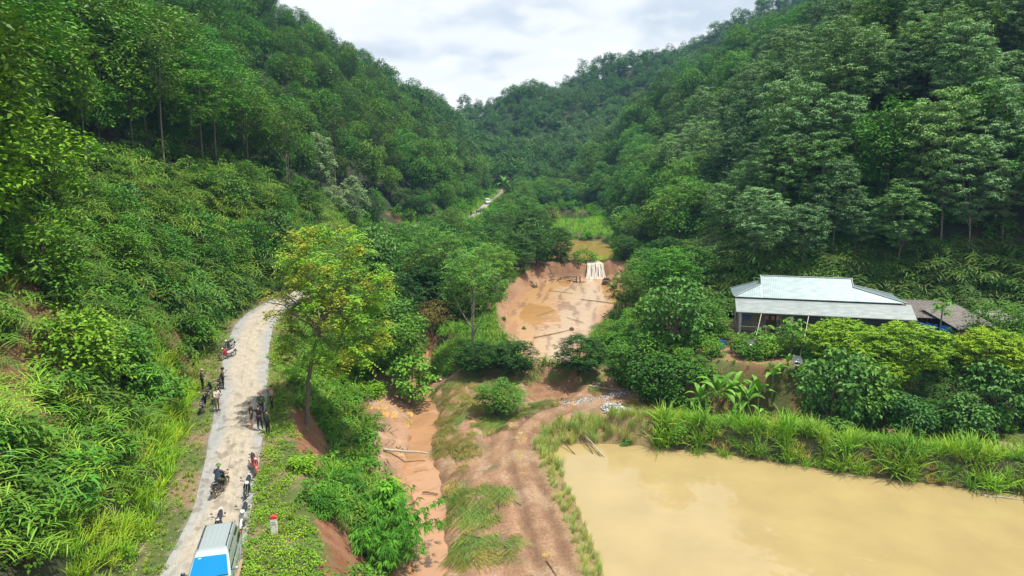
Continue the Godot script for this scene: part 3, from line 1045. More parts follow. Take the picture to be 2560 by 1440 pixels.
# ---------------------------------------------------------------- forest on the slopes
var shapes := {}
func build_shapes() -> void:
	var dark := Color(0.022, 0.066, 0.014)
	var mid := Color(0.05, 0.13, 0.02)
	var lit := Color(0.095, 0.21, 0.028)
	for k in 3:
		shapes["broad%d" % k] = tree_shape({"seed": 100 + k, "h": 12.0, "cy": 8.0 - k * 0.5, "rx": 2.9 + 0.3 * k, "ry": 3.8, "clumps": 74, "clump_r": 1.0, "leaves": 40, "l": 0.5, "w": 0.24, "a": dark.lerp(mid, 0.35), "b": lit, "gap": -0.3, "low": -0.9, "bark": Color(0.2, 0.17, 0.13)})
		shapes["feather%d" % k] = tree_shape({"seed": 120 + k, "h": 13.0, "cy": 8.6, "rx": 3.6, "ry": 3.8, "clumps": 66, "clump_r": 1.25, "style": "frond", "leaves": 9, "l": 0.42, "w": 0.13, "a": Color(0.035, 0.11, 0.022), "b": Color(0.08, 0.2, 0.035), "squash": 0.6, "droop": 0.4, "gap": -0.25, "low": -0.75, "taper": 0.25, "bark": Color(0.2, 0.18, 0.14)})
		shapes["tall%d" % k] = tree_shape({"seed": 140 + k, "h": 15.0, "cy": 11.0, "rx": 2.3, "ry": 3.9, "clumps": 60, "clump_r": 0.85, "leaves": 44, "l": 0.36, "w": 0.15, "a": Color(0.03, 0.075, 0.02), "b": Color(0.06, 0.125, 0.03), "gap": -0.15, "low": -0.9, "taper": 0.2, "trunk": 0.12, "bark": Color(0.34, 0.3, 0.24)})
	for k in 5:
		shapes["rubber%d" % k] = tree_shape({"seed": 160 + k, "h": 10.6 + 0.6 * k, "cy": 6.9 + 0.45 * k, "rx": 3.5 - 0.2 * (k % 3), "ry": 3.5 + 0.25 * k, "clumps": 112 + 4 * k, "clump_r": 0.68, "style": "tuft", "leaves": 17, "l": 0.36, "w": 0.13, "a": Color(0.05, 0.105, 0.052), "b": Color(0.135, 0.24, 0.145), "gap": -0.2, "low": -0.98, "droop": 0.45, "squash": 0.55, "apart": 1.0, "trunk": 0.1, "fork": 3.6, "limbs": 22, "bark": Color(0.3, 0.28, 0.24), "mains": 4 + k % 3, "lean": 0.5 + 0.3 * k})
	for k in 2:
		shapes["far%d" % k] = tree_shape({"seed": 180 + k, "h": 9.0, "cy": 5.4, "rx": 2.6, "ry": 3.5, "clumps": 42, "clump_r": 0.95, "leaves": 26, "l": 0.62, "w": 0.34, "a": Color(0.026, 0.085, 0.028), "b": Color(0.075, 0.18, 0.045), "limbs": 4, "gap": -0.4, "low": -0.9})
		shapes["valley%d" % k] = tree_shape({"seed": 190 + k, "h": 6.5, "cy": 3.7, "rx": 2.7, "ry": 2.9, "clumps": 84, "clump_r": 0.8, "leaves": 44, "l": 0.36, "w": 0.17, "a": Color(0.03, 0.09, 0.018), "b": Color(0.07, 0.175, 0.025), "low": -0.95, "gap": -0.35})
		shapes["dark%d" % k] = tree_shape({"seed": 200 + k, "h": 6.6, "cy": 3.7, "rx": 2.9, "ry": 2.9, "clumps": 120, "clump_r": 0.72, "style": "tuft", "leaves": 15, "l": 0.36, "w": 0.12, "a": Color(0.016, 0.055, 0.014), "b": Color(0.042, 0.112, 0.022), "apart": 0.6, "low": -0.95, "gap": -0.9, "hollow": 0.7, "droop": 0.3, "trunk": 0.16, "bark": Color(0.12, 0.1, 0.08)})
		shapes["lychee%d" % k] = tree_shape({"seed": 210 + k, "h": 6.0, "cy": 2.9, "rx": 3.6, "ry": 2.7, "clumps": 190, "clump_r": 0.66, "style": "tuft", "leaves": 17, "l": 0.33, "w": 0.13, "a": Color(0.055, 0.14, 0.012), "b": Color(0.17, 0.29, 0.012), "low": -0.85, "gap": -0.9, "hollow": 0.72, "apart": 0.55, "droop": 0.3})
		shapes["bigleaf%d" % k] = tree_shape({"seed": 220 + k, "h": 7.0, "cy": 4.0, "rx": 2.5, "ry": 3.2, "clumps": 96, "clump_r": 0.62, "leaves": 17, "l": 0.42, "w": 0.3, "a": Color(0.035, 0.105, 0.03), "b": Color(0.07, 0.175, 0.05), "low": -0.95, "gap": -0.04, "droop": 0.6, "trunk": 0.11, "lean": 0.8, "bark": Color(0.22, 0.19, 0.15)})
		shapes["bead%d" % k] = tree_shape({"seed": 230 + k, "h": 10.5, "cy": 6.9, "rx": 3.8, "ry": 3.5, "clumps": 110, "clump_r": 1.05, "style": "frond", "leaves": 10, "l": 0.36, "w": 0.14, "a": Color(0.035, 0.105, 0.02), "b": Color(0.08, 0.19, 0.03), "squash": 0.6, "droop": 0.45, "low": -0.8, "gap": -0.2, "trunk": 0.15, "fork": 3.6, "limbs": 26, "bark": Color(0.3, 0.27, 0.22)})
		shapes["silver%d" % k] = tree_shape({"seed": 240 + k, "h": 7.5, "cy": 4.6, "rx": 2.3, "ry": 3.2, "clumps": 60, "clump_r": 0.75, "style": "frond", "leaves": 12, "l": 0.36, "w": 0.12, "a": Color(0.085, 0.15, 0.1), "b": Color(0.19, 0.27, 0.21), "squash": 0.5, "droop": 0.5, "low": -0.8, "gap": -0.2, "bark": Color(0.3, 0.28, 0.22)})
	shapes["brown0"] = tree_shape({"seed": 250, "h": 8.5, "cy": 5.6, "rx": 3.2, "ry": 2.6, "clumps": 70, "clump_r": 0.85, "leaves": 50, "l": 0.24, "w": 0.1, "a": Color(0.10, 0.095, 0.035), "b": Color(0.19, 0.165, 0.07), "low": -0.6, "gap": -0.25, "bark": Color(0.25, 0.2, 0.16), "limbs": 24})
	shapes["yellow0"] = tree_shape({"seed": 260, "h": 15.0, "cy": 8.8, "rx": 4.5, "ry": 6.0, "clumps": 200, "clump_r": 0.82, "style": "frond", "leaves": 13, "l": 0.27, "w": 0.12, "a": Color(0.06, 0.16, 0.02), "b": Color(0.15, 0.29, 0.03), "c": Color(0.125, 0.2, 0.02), "d": Color(0.195, 0.205, 0.025), "share": 0.42, "squash": 0.75, "droop": 0.5, "low": -0.75, "gap": -0.08, "hollow": 0.3, "trunk": 0.2, "fork": 7.0, "limbs": 60, "mains": 7, "arch": 0.5, "lean_to": Vector3(3.2, 0, -1.0), "bark": Color(0.25, 0.2, 0.15), "sag": 0.4})
	shapes["twin0"] = tree_shape({"seed": 265, "h": 10.5, "cy": 7.6, "rx": 3.4, "ry": 3.0, "clumps": 66, "clump_r": 1.0, "style": "frond", "leaves": 9, "l": 0.34, "w": 0.13, "a": Color(0.035, 0.105, 0.02), "b": Color(0.08, 0.19, 0.03), "squash": 0.3, "droop": 0.2, "low": -0.8, "gap": -0.05, "trunk": 0.16, "fork": 2.2, "mains": 3, "arch": -0.5, "limbs": 46, "bark": Color(0.42, 0.39, 0.33)})
	shapes["bare0"] = tree_shape({"seed": 270, "h": 11.5, "cy": 8.6, "rx": 2.6, "ry": 3.0, "clumps": 26, "clump_r": 0.7, "leaves": 16, "l": 0.3, "w": 0.12, "a": Color(0.04, 0.08, 0.03), "b": Color(0.07, 0.13, 0.04), "fork": 4.0, "limbs": 24, "gap": -0.1, "bark": Color(0.4, 0.37, 0.31), "trunk": 0.13})

func tints(key: String, n: int, warm := 0.0) -> Array:
	var out := []
	for k in n:
		rg.seed = 900 + k + key.hash() % 1000
		var b := R(0.72, 1.3)
		out.append(leafmat("%s_%d" % [key, k], srgb(clampf(b * (0.98 + R(-0.2, 0.38) + warm), 0, 1.6), b, b * R(0.7, 1.1)).clamp(Color.BLACK, Color(1.3, 1.25, 1.3))))
	return out

func build_forest() -> void:
	var tb := tints("forest", 7)
	var tr := []
	for k in 6: tr.append(leafmat("rubber_%d" % k, [Color(1, 1, 1), Color(0.86, 0.9, 0.94), Color(1.1, 1.1, 1.02), Color(0.94, 1.0, 0.9), Color(1.06, 1.08, 1.14), Color(0.78, 0.84, 0.84)][k]))
	var spots := []
	rg.seed = 40
	var z := 34.0
	while z < 292.0:
		var x := -190.0
		var sp := 4.3 if z < 150 else 4.9
		while x < 190.0:
			var px := x + R(-1.5, 1.5)
			var pz := z + R(-1.5, 1.5)
			x += sp
			var zn := zone(px, pz)
			if zn != "forest" and zn != "hill": continue
			if zn == "forest" and px > 0.0 and pz < 285.0: continue
			var p := at(px, pz)
			if not in_view(p + Vector3(0, 6, 0), 9.0): continue
			var d := hill_d(px, pz) if zn == "hill" else 0.0
			if zn == "hill" and d < 5.5 and pz < 112.0: continue
			spots.append([p, zn, p.distance_to(Vector3(0, 18.5, 0)), d])
		z += sp
	spots.sort_custom(func(a, b): return a[2] < b[2])
	var count := {}
	var rest := {}
	for s in spots:
		var p: Vector3 = s[0]
		var pz := -p.z
		var kind := "broad"
		var lab := ""
		var grp := ""
		var mat: Material
		var q := hnoise(p.x + 10, pz, 18.0)
		var dice := R(0, 1)
		var sc := R(0.68, 1.12) if R(0, 1) < 0.8 else R(1.1, 1.38)
		if s[1] == "hill":
			mat = tr[rg.randi() % tr.size()]
			kind = "rubber"
			if pz > 195.0 or (s[3] < 10.0 and pz > 112.0) or dice < 0.13: kind = ["broad", "valley", "feather"][rg.randi() % 3]
			lab = "slender grey-barked plantation tree with pale grey-green leaf tufts on the right-hand hillside"
			grp = "plantation trees on the right-hand hillside"
			if kind != "rubber":
				mat = tb[rg.randi() % tb.size()]
				lab = "bright green bushy tree among the plantation on the right-hand hillside"
				grp = "bushy trees of the right-hand hillside"
		else:
			mat = tb[rg.randi() % tb.size()]
			if pz < 110.0:
				kind = "feather" if q + R(-0.2, 0.2) > 0.02 else "broad"
				if dice < 0.12: kind = "tall"
			else:
				kind = "broad"
				if dice < 0.2: kind = "tall"
				elif dice < 0.32: kind = "feather"
				sc *= 0.85
			var where := "on the near left hillside above the road" if pz < 110.0 else "on the farther left ridge under the sky"
			lab = {"feather": "feathery layered light green tree ", "broad": "dense rounded dark green tree ", "tall": "tall pale-stemmed tree with a narrow crown "}[kind] + where
			grp = {"feather": "feathery trees ", "broad": "rounded trees ", "tall": "tall pale-stemmed trees "}[kind] + where
		var v := rg.randi() % (2 if kind == "valley" else (5 if kind == "rubber" else 3))
		var shape: Dictionary = shapes["%s%d" % [kind, v]]
		var key: String = kind
		count[key] = count.get(key, 0) + 1
		var yaw := R(0, TAU)
		var band := "low down, " if p.y < 14.0 else ("half way up, " if p.y < 34.0 else "near the skyline, ")
		var along_ := ""
		if s[1] == "hill": along_ = "directly behind the farmhouse" if pz < 92.0 and p.x < 45.0 else ("behind the old sheds" if pz < 100.0 else ("right of the mud pond" if pz < 132.0 else ("right of the olive pond" if pz < 175.0 else "beside the far ponds")))
		else: along_ = "above the vine-covered bush" if pz < 62.0 else ("above the road's bend" if pz < 90.0 else ("beside the silvery trees" if pz < 150.0 else ("beyond the silvery trees" if pz < 215.0 else "above the far road")))
		var tone: Color = mat.albedo_color
		var size_word := "large " if sc > 1.08 else ("small " if sc < 0.8 else "")
		var tone_word := "dark " if tone.g < 1.1 else ("yellowish " if tone.r > tone.g * 1.02 else ("bright " if tone.g > 1.28 else ""))
		lab = size_word + tone_word + {"feather": "feathery tree ", "broad": "rounded leafy tree ", "tall": "pale-stemmed narrow tree ", "rubber": "grey-green plantation tree ", "valley": "bushy tree "}[kind] + band + along_ + (", right hill" if s[1] == "hill" else ", left hill")
		grp = {"feather": "feathery trees", "broad": "rounded leafy trees", "tall": "pale-stemmed trees", "rubber": "plantation trees", "valley": "bushy trees"}[kind] + (" on the right hill" if s[1] == "hill" else " on the left hill")
		if count[key] <= 260:
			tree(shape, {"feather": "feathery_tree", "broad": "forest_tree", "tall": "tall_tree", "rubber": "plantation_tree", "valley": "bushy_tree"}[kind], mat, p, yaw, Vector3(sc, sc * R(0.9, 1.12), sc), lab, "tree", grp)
		else:
			var rk := kind + "0"
			if not rest.has(rk): rest[rk] = [[], []]
			rest[rk][0].append(stand(p, yaw, sc, R(0.9, 1.12)))
			var b := R(0.75, 1.2)
			rest[rk][1].append(Color(b * R(0.85, 1.15), b, b * R(0.85, 1.1)))
	# the far hill: one mass
	var fw := [[[], []], [[], []]]
	z = 286.0
	while z < 880.0:
		var sp := 4.6 + (z - 286.0) * 0.006
		var x := -320.0
		while x < 420.0:
			var px := x + R(-1.8, 1.8)
			var pz := z + R(-1.8, 1.8)
			x += sp
			if z > 500.0 and z < 700.0: continue
			var p := at(px, pz)
			if p.y < T(floor_t, minf(pz, 300.0)) + 1.0: continue
			if not in_view(p + Vector3(0, 5, 0), 4.0): continue
			var k := rg.randi() % 2
			var sc := (R(0.6, 1.05) if R(0, 1) < 0.85 else R(1.0, 1.4)) * (1.0 + hnoise(px, pz, 20.0) * 0.5)
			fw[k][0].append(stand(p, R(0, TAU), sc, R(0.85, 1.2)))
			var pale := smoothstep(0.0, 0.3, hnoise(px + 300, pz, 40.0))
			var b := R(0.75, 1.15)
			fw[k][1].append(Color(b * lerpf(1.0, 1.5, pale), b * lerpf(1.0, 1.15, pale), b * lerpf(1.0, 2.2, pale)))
		z += sp
	var fm := leafmat("far", Color.WHITE)
	for k in 2:
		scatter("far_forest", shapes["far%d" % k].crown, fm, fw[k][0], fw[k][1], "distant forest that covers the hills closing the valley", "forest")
	var names := rest.keys()
	names.sort()
	for rk in names:
		scatter("forest_canopy", shapes[rk].crown, fm, rest[rk][0], rest[rk][1], "unbroken forest canopy high on the valley slopes", "forest")
		scatter("forest_trunks", shapes[rk].trunk, barkmat(), rest[rk][0], rest[rk][1], "tree trunks under the forest canopy high on the slopes", "forest")
	print("forest ", spots.size(), " ", count, " far ", fw[0][0].size() + fw[1][0].size())

# ---------------------------------------------------------------- grass, canes, weeds
class Bed:
	var where := []
	var tint := []

func build_cover() -> void:
	var gm := leafmat("grass", Color.WHITE, 0.6)
	var beds := {}
	for k in ["cane", "cane2", "darkcane", "tall", "tall2", "short", "weed", "weed2", "pale", "flat", "flat2", "bush", "fern", "dry"]: beds[k] = Bed.new()
	rg.seed = 51
	# one pass over the near ground in small cells
	var z := 25.0
	while z < 125.0:
		var step := 0.5 if z < 60.0 else (0.7 if z < 90.0 else 1.0)
		var x := -62.0
		while x < 56.0:
			var px := x + R(-0.5, 0.5) * step
			var pz := z + R(-0.5, 0.5) * step
			x += step
			if absf(px) > pz * 0.80 + 3.0: continue
			var zn := zone(px, pz)
			if zn == "road" or zn == "water": continue
			var p := Vector3(px, ground(px, pz), -pz)
			if not in_view(p, 3.0): continue
			var q := hnoise(px + 31, pz, 3.0)
			var wide := hnoise(px + 70, pz, 8.0)
			var dice := R(0, 1)
			var cell := step * step
			var b := R(0.75, 1.2)
			var col := Color(b * R(0.8, 1.25), b, b * R(0.8, 1.1))
			var slope := Vector3(ground(px - 0.6, pz) - ground(px + 0.6, pz), 1.2, ground(px, pz + 0.6) - ground(px, pz - 0.6)).normalized()
			var lean := (Vector3.UP + slope * 0.5).normalized()
			match zn:
				"verge":
					var e := T(road_x, pz) - T(road_w, pz) - px
					var bare := q + R(-0.2, 0.2) > 0.16 and pz < 48.0
					if bare and dice < 0.85: continue
					if e < 0.3 and dice < 0.4: continue
					if dice < 3.2 * cell: put(beds["short"], p, R(0.5, 1.0), col * Color(1.1, 1.0, 0.9), lean)
					elif dice < 4.6 * cell: put(beds["weed"], p, R(0.5, 0.9), col, lean)
				"slope":
					var e := T(road_x, pz) - T(road_w, pz) - px
					if Vector2(px + 25.0, pz - 38.2).length() < 2.6: continue
					var bare := smoothstep(0.3, 0.46, wide + hnoise(px + 31, pz, 0.8) * 0.25)
					bare = maxf(bare, smoothstep(4.6, 2.0, Vector2(px + 26.2, pz - 53.0).length() + q * 3.0))
					if R(0, 1) < bare * 0.85:
						if dice < 0.5 * cell: put(beds["dry"], p, R(0.6, 1.1), col, lean)
						continue
					var near := clampf((5.5 - e) / 3.0, 0.0, 1.0) * clampf((58.0 - pz) / 8.0, 0.0, 1.0)
					if R(0, 1) < near:
						if dice < 3.0 * cell: put(beds["tall"], p, R(0.7, 1.25), col * Color(1.25, 1.15, 0.8), lean)
						elif dice < 3.6 * cell: put(beds["weed"], p, R(0.8, 1.4), col, lean)
					else:
						if dice < 1.5 * cell: put(beds["cane"] if R(0, 1) < 0.5 else beds["cane2"], p, R(0.65, 1.15) * (1.3 if pz > 56.0 and e > 3.0 else 1.0), col * (Color(1.1, 1.05, 0.9) if q > 0.0 else Color(0.68, 0.76, 0.8)) * (1.15 if pz < 44.0 else 0.85), lean)
						elif dice < 2.4 * cell: put(beds["tall2"], p, R(0.8, 1.4), col * Color(0.9, 0.9, 0.9), lean)
						elif dice < 2.8 * cell: put(beds["bush"], p, R(0.6, 1.7), col * Color(0.75, 0.82, 0.82), lean)
						elif dice < 3.0 * cell: put(beds["dry"], p, R(0.8, 1.3), col, lean)
				"forest":
					var e := T(road_x, pz) - T(road_w, pz) - px
					if e < 30.0 and dice < 0.28 * cell: put(beds["bush"], p, R(0.7, 1.5), col * Color(0.8, 0.85, 0.8), lean)
					elif e < 30.0 and dice < 0.5 * cell: put(beds["darkcane"], p, R(0.5, 0.9), col, lean)
				"hill":
					var d := hill_d(px, pz)
					if d < 9.0 and pz < 112.0:
						if dice < 0.75 * cell: put(beds["darkcane"], p, R(0.9, 1.5), col * R(0.8, 1.3), lean)
						elif dice < 1.1 * cell: put(beds["bush"], p, R(0.8, 1.6), col * Color(0.7, 0.8, 0.8), lean)
					elif d < 22.0 and pz < 125.0 and dice < 0.45 * cell: put(beds["bush"], p, R(1.3, 2.4), col * Color(0.8, 0.95, 0.85), lean)
					elif d < 70.0 and dice < 0.2 * cell: put(beds["bush"], p, R(0.7, 1.5), col * Color(0.75, 0.85, 0.85), lean)
				"rightverge":
					var e := px - T(road_x, pz) - T(road_w, pz)
					var bare := smoothstep(0.2, 0.32, q) * smoothstep(1.2, 2.4, e)
					if R(0, 1) < bare * 0.8: continue
					if e < 0.25 and dice < 0.35: continue
					if dice < 3.4 * cell: put(beds["weed"], p, R(0.6, 1.1), col * Color(1.1, 1.08, 0.9), lean)
					elif dice < 5.2 * cell: put(beds["short"], p, R(0.7, 1.3), col, lean)
				"roadbank":
					var e := px - T(road_x, pz) - T(road_w, pz) - T(verge_w, pz)
					var bare := Vector2((px + 14.2) * 0.8, (pz - 43.5) * 0.55).length() < 1.9 or Vector2((px + 8.8) * 1.0, (pz - 31.5) * 0.35).length() < 1.5
					if bare or (q > 0.22 and pz < 62.0):
						if dice < 0.5 * cell: put(beds["short"], p, R(0.5, 1.0), col, lean)
						continue
					if dice < 1.2 * cell: put(beds["weed2"], p, R(0.7, 1.7), col * R(0.75, 1.2), lean)
					elif dice < 2.1 * cell: put(beds["tall2"], p, R(0.8, 1.5), col * R(0.8, 1.25), lean)
					elif dice < 2.5 * cell: put(beds["bush"], p, R(0.5, 1.15), col * Color(1.1, 1.1, 1.0) * R(0.8, 1.15), lean)
					elif dice < 2.85 * cell: put(beds["cane2"], p, R(0.5, 0.85), col * Color(1.15, 1.1, 1.0), lean)
				"mud":
					if px < T(stream_x, pz):
						if q > 0.05 and dice < 1.2 * cell: put(beds["flat2"], p, R(0.5, 1.0), col * Color(1.1, 0.95, 0.9), slope, PI * 0.5 + R(-0.6, 0.6))
						continue
					var dense := smoothstep(-0.16, 0.16, q + (0.25 if pz > 52.0 else 0.06) - 0.2 * smoothstep(1.4, 0.4, absf(track_d(px, pz) - 1.6)))
					if R(0, 1) < dense * 0.9:
						if dice < 3.3 * cell: put(beds["flat"], p, R(0.8, 1.5), col * (Color(0.78, 1.0, 0.72) if wide > 0.02 else Color(1.15, 0.98, 0.85)), slope, PI * 1.5 + R(-0.7, 0.7))
						elif dice < 3.7 * cell: put(beds["flat2"], p, R(0.7, 1.3), col, slope, PI * 1.5 + R(-0.7, 0.7))
				"track":
					if track_d(px, pz) < 0.3 and q > 0.1 and dice < 1.0 * cell: put(beds["flat2"], p, R(0.4, 0.7), col, slope, R(0, TAU))
				"pondside":
					var pd := outline(PO, px, pz)
					if px < 11.3 or pz < 44.0:
						var thin := 1.0 if pz > 47.0 else 0.55
						if dice < 6.0 * cell * thin * (1.0 if pd > 0.15 else 0.4): put(beds["pale"], p, R(0.6, 1.0) * (1.0 if pz > 47.0 else 0.62), col, (Vector3.UP + Vector3(-slope.x, 0, -slope.z) * 0.2 + Vector3(0.35 if pz < 49.0 else 0.0, 0, 0.35 if pz > 49.0 else 0.0)).normalized())
					elif dice < 3.0 * cell: put(beds["tall"], p, R(0.7, 1.1), col, lean)
				"bank":
					var pd := outline(PO, px, pz)
					if px < 13.0 and R(0, 1) < (13.0 - px) * 0.25:
						if dice < 3.0 * cell: put(beds["short"], p, R(0.8, 1.4), col, lean)
						continue
					if pd < 3.4:
						var lump := clampf(0.95 + hnoise(px * 1.3 + 5, pz, 1.8) * 0.9, 0.65, 1.5)
						if pd < 0.8 and dice < 0.9 * cell: put(beds["dry"], p, R(0.5, 1.0), col, (Vector3.UP + slope).normalized())
						elif dice < 3.5 * cell * minf(1.0, lump + 0.15): put(beds["tall"] if R(0, 1) < 0.7 else beds["tall2"], p, R(0.85, 1.4) * lump, col * Color(1.2, 1.15, 0.85).lerp(Color(0.95, 1.0, 0.9), smoothstep(-0.25, 0.25, hnoise(px, pz + 40.0, 2.4))), (Vector3.UP + slope * 0.8).normalized())
						elif dice < 3.7 * cell: put(beds["weed2"], p, R(0.6, 1.0), col, lean)
					else:
						if dice < 3.0 * cell: put(beds["short"], p, R(0.8, 1.6), col * Color(1.15, 1.1, 0.9), lean)
						elif dice < 3.9 * cell: put(beds["weed"], p, R(0.7, 1.3), col, lean)
				"yard":
					if (px < 21.5 and pz > 60.5 and pz < 78.0 and dice < 0.55 * cell and q > -0.15) or (px > 26.5 and pz < 62.5 and dice < 0.5 * cell) or (px > 20.5 and pz > 60.0 and pz < 66.0 and dice < 0.6 * cell):
						put(beds["bush"], p, R(0.6, 1.25), col, lean)
						continue
					if wide + q * 0.6 > -0.08 and dice < 2.2 * cell: put(beds["short"], p, R(0.4, 0.9), col, lean)
					elif wide > 0.1 and dice < 3.0 * cell: put(beds["weed"], p, R(0.5, 1.1), col, lean)
				"terracebank":
					if (px > 25.0 or px < 17.5) and dice < 0.9 * cell:
						put(beds["bush"], p, R(0.6, 1.2), col * Color(0.85, 0.95, 0.95), lean)
						continue
					if dice < 1.4 * cell: put(beds["short"], p, R(0.7, 1.4), col * Color(1.2, 1.0, 0.8), lean)
					elif dice < 2.1 * cell: put(beds["weed2"], p, R(0.7, 1.3), col, lean)
					elif dice < 2.5 * cell: put(beds["dry"], p, R(0.6, 1.1), col, lean)
				"stream", "mudpond": pass
				_:
					var md := outline(MU, px, pz) if pz > 66.0 else 6.0
					if md < 1.4 or (pz > 118.0 and pz < 130.0 and px > -1.0 and px < 27.0): continue
					if dice < 1.5 * cell: put(beds["tall2"], p, R(0.6, 1.2), col, lean)
					elif dice < 2.2 * cell: put(beds["weed2"], p, R(0.8, 1.6), col, lean)
					elif dice < 2.5 * cell: put(beds["bush"], p, R(0.6, 1.3), col, lean)
		z += step
	# the far verges of the valley: coarse tufts and bushes up to the foot of the hill
	z = 125.0
	while z < 300.0:
		var x := -70.0
		while x < 60.0:
			var px := x + R(-0.8, 0.8)
			var pz := z + R(-0.8, 0.8)
			x += 1.7
			var zn := zone(px, pz)
			if zn in ["road", "water", "mudpond", "hill", "forest"]: continue
			var p := Vector3(px, ground(px, pz), -pz)
			if not in_view(p, 3.0): continue
			if Vector2(px + 31.0, pz - 160.0).length() < 5.0 or Vector2((px + 11.5) * 1.4, pz - 187.0).length() < 4.0: continue
			var b := R(0.8, 1.25)
			var col := Color(b * R(0.8, 1.2), b * 1.15, b * R(0.8, 1.1))
			if zn == "verge" or zn == "rightverge" or (px > 5.0 and pz > 158.0 and pz < 195.0) or R(0, 1) < 0.5: put(beds["tall"], p, R(1.0, 1.6), col, Vector3.UP)
			else: put(beds["bush"], p, R(0.9, 1.9), col, Vector3.UP)
		z += 1.7
	var g1 := Color(0.065, 0.165, 0.02)
	var g2 := Color(0.15, 0.27, 0.035)
	var mesh := {
		"cane": cane_shape(301, 9, 2.8, 0.85, 0.036, Color(0.045, 0.125, 0.02), Color(0.12, 0.25, 0.04)),
		"cane2": cane_shape(302, 7, 2.4, 1.0, 0.042, Color(0.04, 0.105, 0.02), Color(0.11, 0.2, 0.05), 1.3),
		"darkcane": cane_shape(303, 9, 3.2, 0.85, 0.048, Color(0.028, 0.075, 0.02), Color(0.075, 0.15, 0.045), 1.2),
		"tall": tuft_shape(304, 46, 1.15, 0.017, 1.5, 0.7, g1, g2, 4),
		"tall2": tuft_shape(305, 30, 1.25, 0.024, 1.7, 0.8, Color(0.045, 0.12, 0.018), Color(0.1, 0.21, 0.035), 4),
		"short": tuft_shape(306, 30, 0.42, 0.012, 0.8, 0.9, Color(0.08, 0.165, 0.022), Color(0.17, 0.26, 0.045), 2),
		"weed": weed_shape(307, 46, 0.42, 0.4, 0.14, 0.085, Color(0.06, 0.15, 0.016), Color(0.15, 0.27, 0.03)),
		"weed2": weed_shape(308, 80, 0.6, 0.8, 0.2, 0.1, Color(0.035, 0.115, 0.014), Color(0.09, 0.21, 0.025)),
		"pale": tuft_shape(309, 50, 1.2, 0.016, 1.0, 0.35, Color(0.2, 0.24, 0.12), Color(0.27, 0.36, 0.17), 4),
		"flat": flat_tuft_shape(310, 40, 1.0, 0.014, Color(0.085, 0.105, 0.05), Color(0.18, 0.21, 0.105)),
		"flat2": flat_tuft_shape(311, 26, 0.8, 0.016, Color(0.24, 0.17, 0.09), Color(0.36, 0.29, 0.16)),
		"bush": bush_shape(312, 0.95, 1.5, 15, "dome", 26, 0.26, 0.13, Color(0.035, 0.105, 0.016), Color(0.085, 0.2, 0.026)),
		"fern": weed_shape(313, 40, 0.5, 0.6, 0.3, 0.06, g1, g2),
		"dry": tuft_shape(314, 30, 0.9, 0.015, 1.5, 0.9, Color(0.2, 0.15, 0.08), Color(0.3, 0.24, 0.12), 3),
	}
	var text := {
		"cane": ["cane_thicket", "green canes with long arching leaves matted over the left slope", "cane"],
		"cane2": ["cane_thicket", "broad-leaved drooping canes tangled over the left slope", "cane"],
		"darkcane": ["bamboo_thicket", "dark drooping bamboo thicket along the foot of the right-hand hill", "bamboo"],
		"tall": ["tall_grass", "tall bright green grass hanging over the pond bank and left roadside", "grass"],
		"tall2": ["coarse_grass", "coarse dark green grass on the slopes and valley floor", "grass"],
		"short": ["short_grass", "short yellow-green grass on the road verges and yard", "grass"],
		"weed": ["weeds", "low bright green leafy weeds beside the road", "weeds"],
		"weed2": ["creeping_plants", "knee-high leafy creepers covering the bank right of the road", "weeds"],
		"pale": ["pale_reeds", "pale straw-green reeds leaning along the left end of the pond", "reeds"],
		"flat": ["flattened_grass", "muddy grass flattened by the flood beside the stream", "grass"],
		"flat2": ["flood_debris", "straw-coloured flood debris strewn over the mud", "debris"],
		"bush": ["undergrowth", "leafy undergrowth spread over the slopes and valley", "undergrowth"],
		"dry": ["dry_grass", "dry brown grass on the bare patches of the slopes", "grass"],
	}
	for k in text:
		if beds[k].where.size(): scatter(text[k][0], mesh[k], gm, beds[k].where, beds[k].tint, text[k][1], text[k][2])
	var total := 0
	for k in beds: total += beds[k].where.size()
	print("cover ", total)

func put(bed: Bed, p: Vector3, sc: float, col: Color, lean: Vector3, yaw := -1.0) -> void:
	if yaw < 0.0: yaw = R(0, TAU)
	bed.where.append(stand(p, yaw, sc, R(0.85, 1.15), lean))
	bed.tint.append(col)

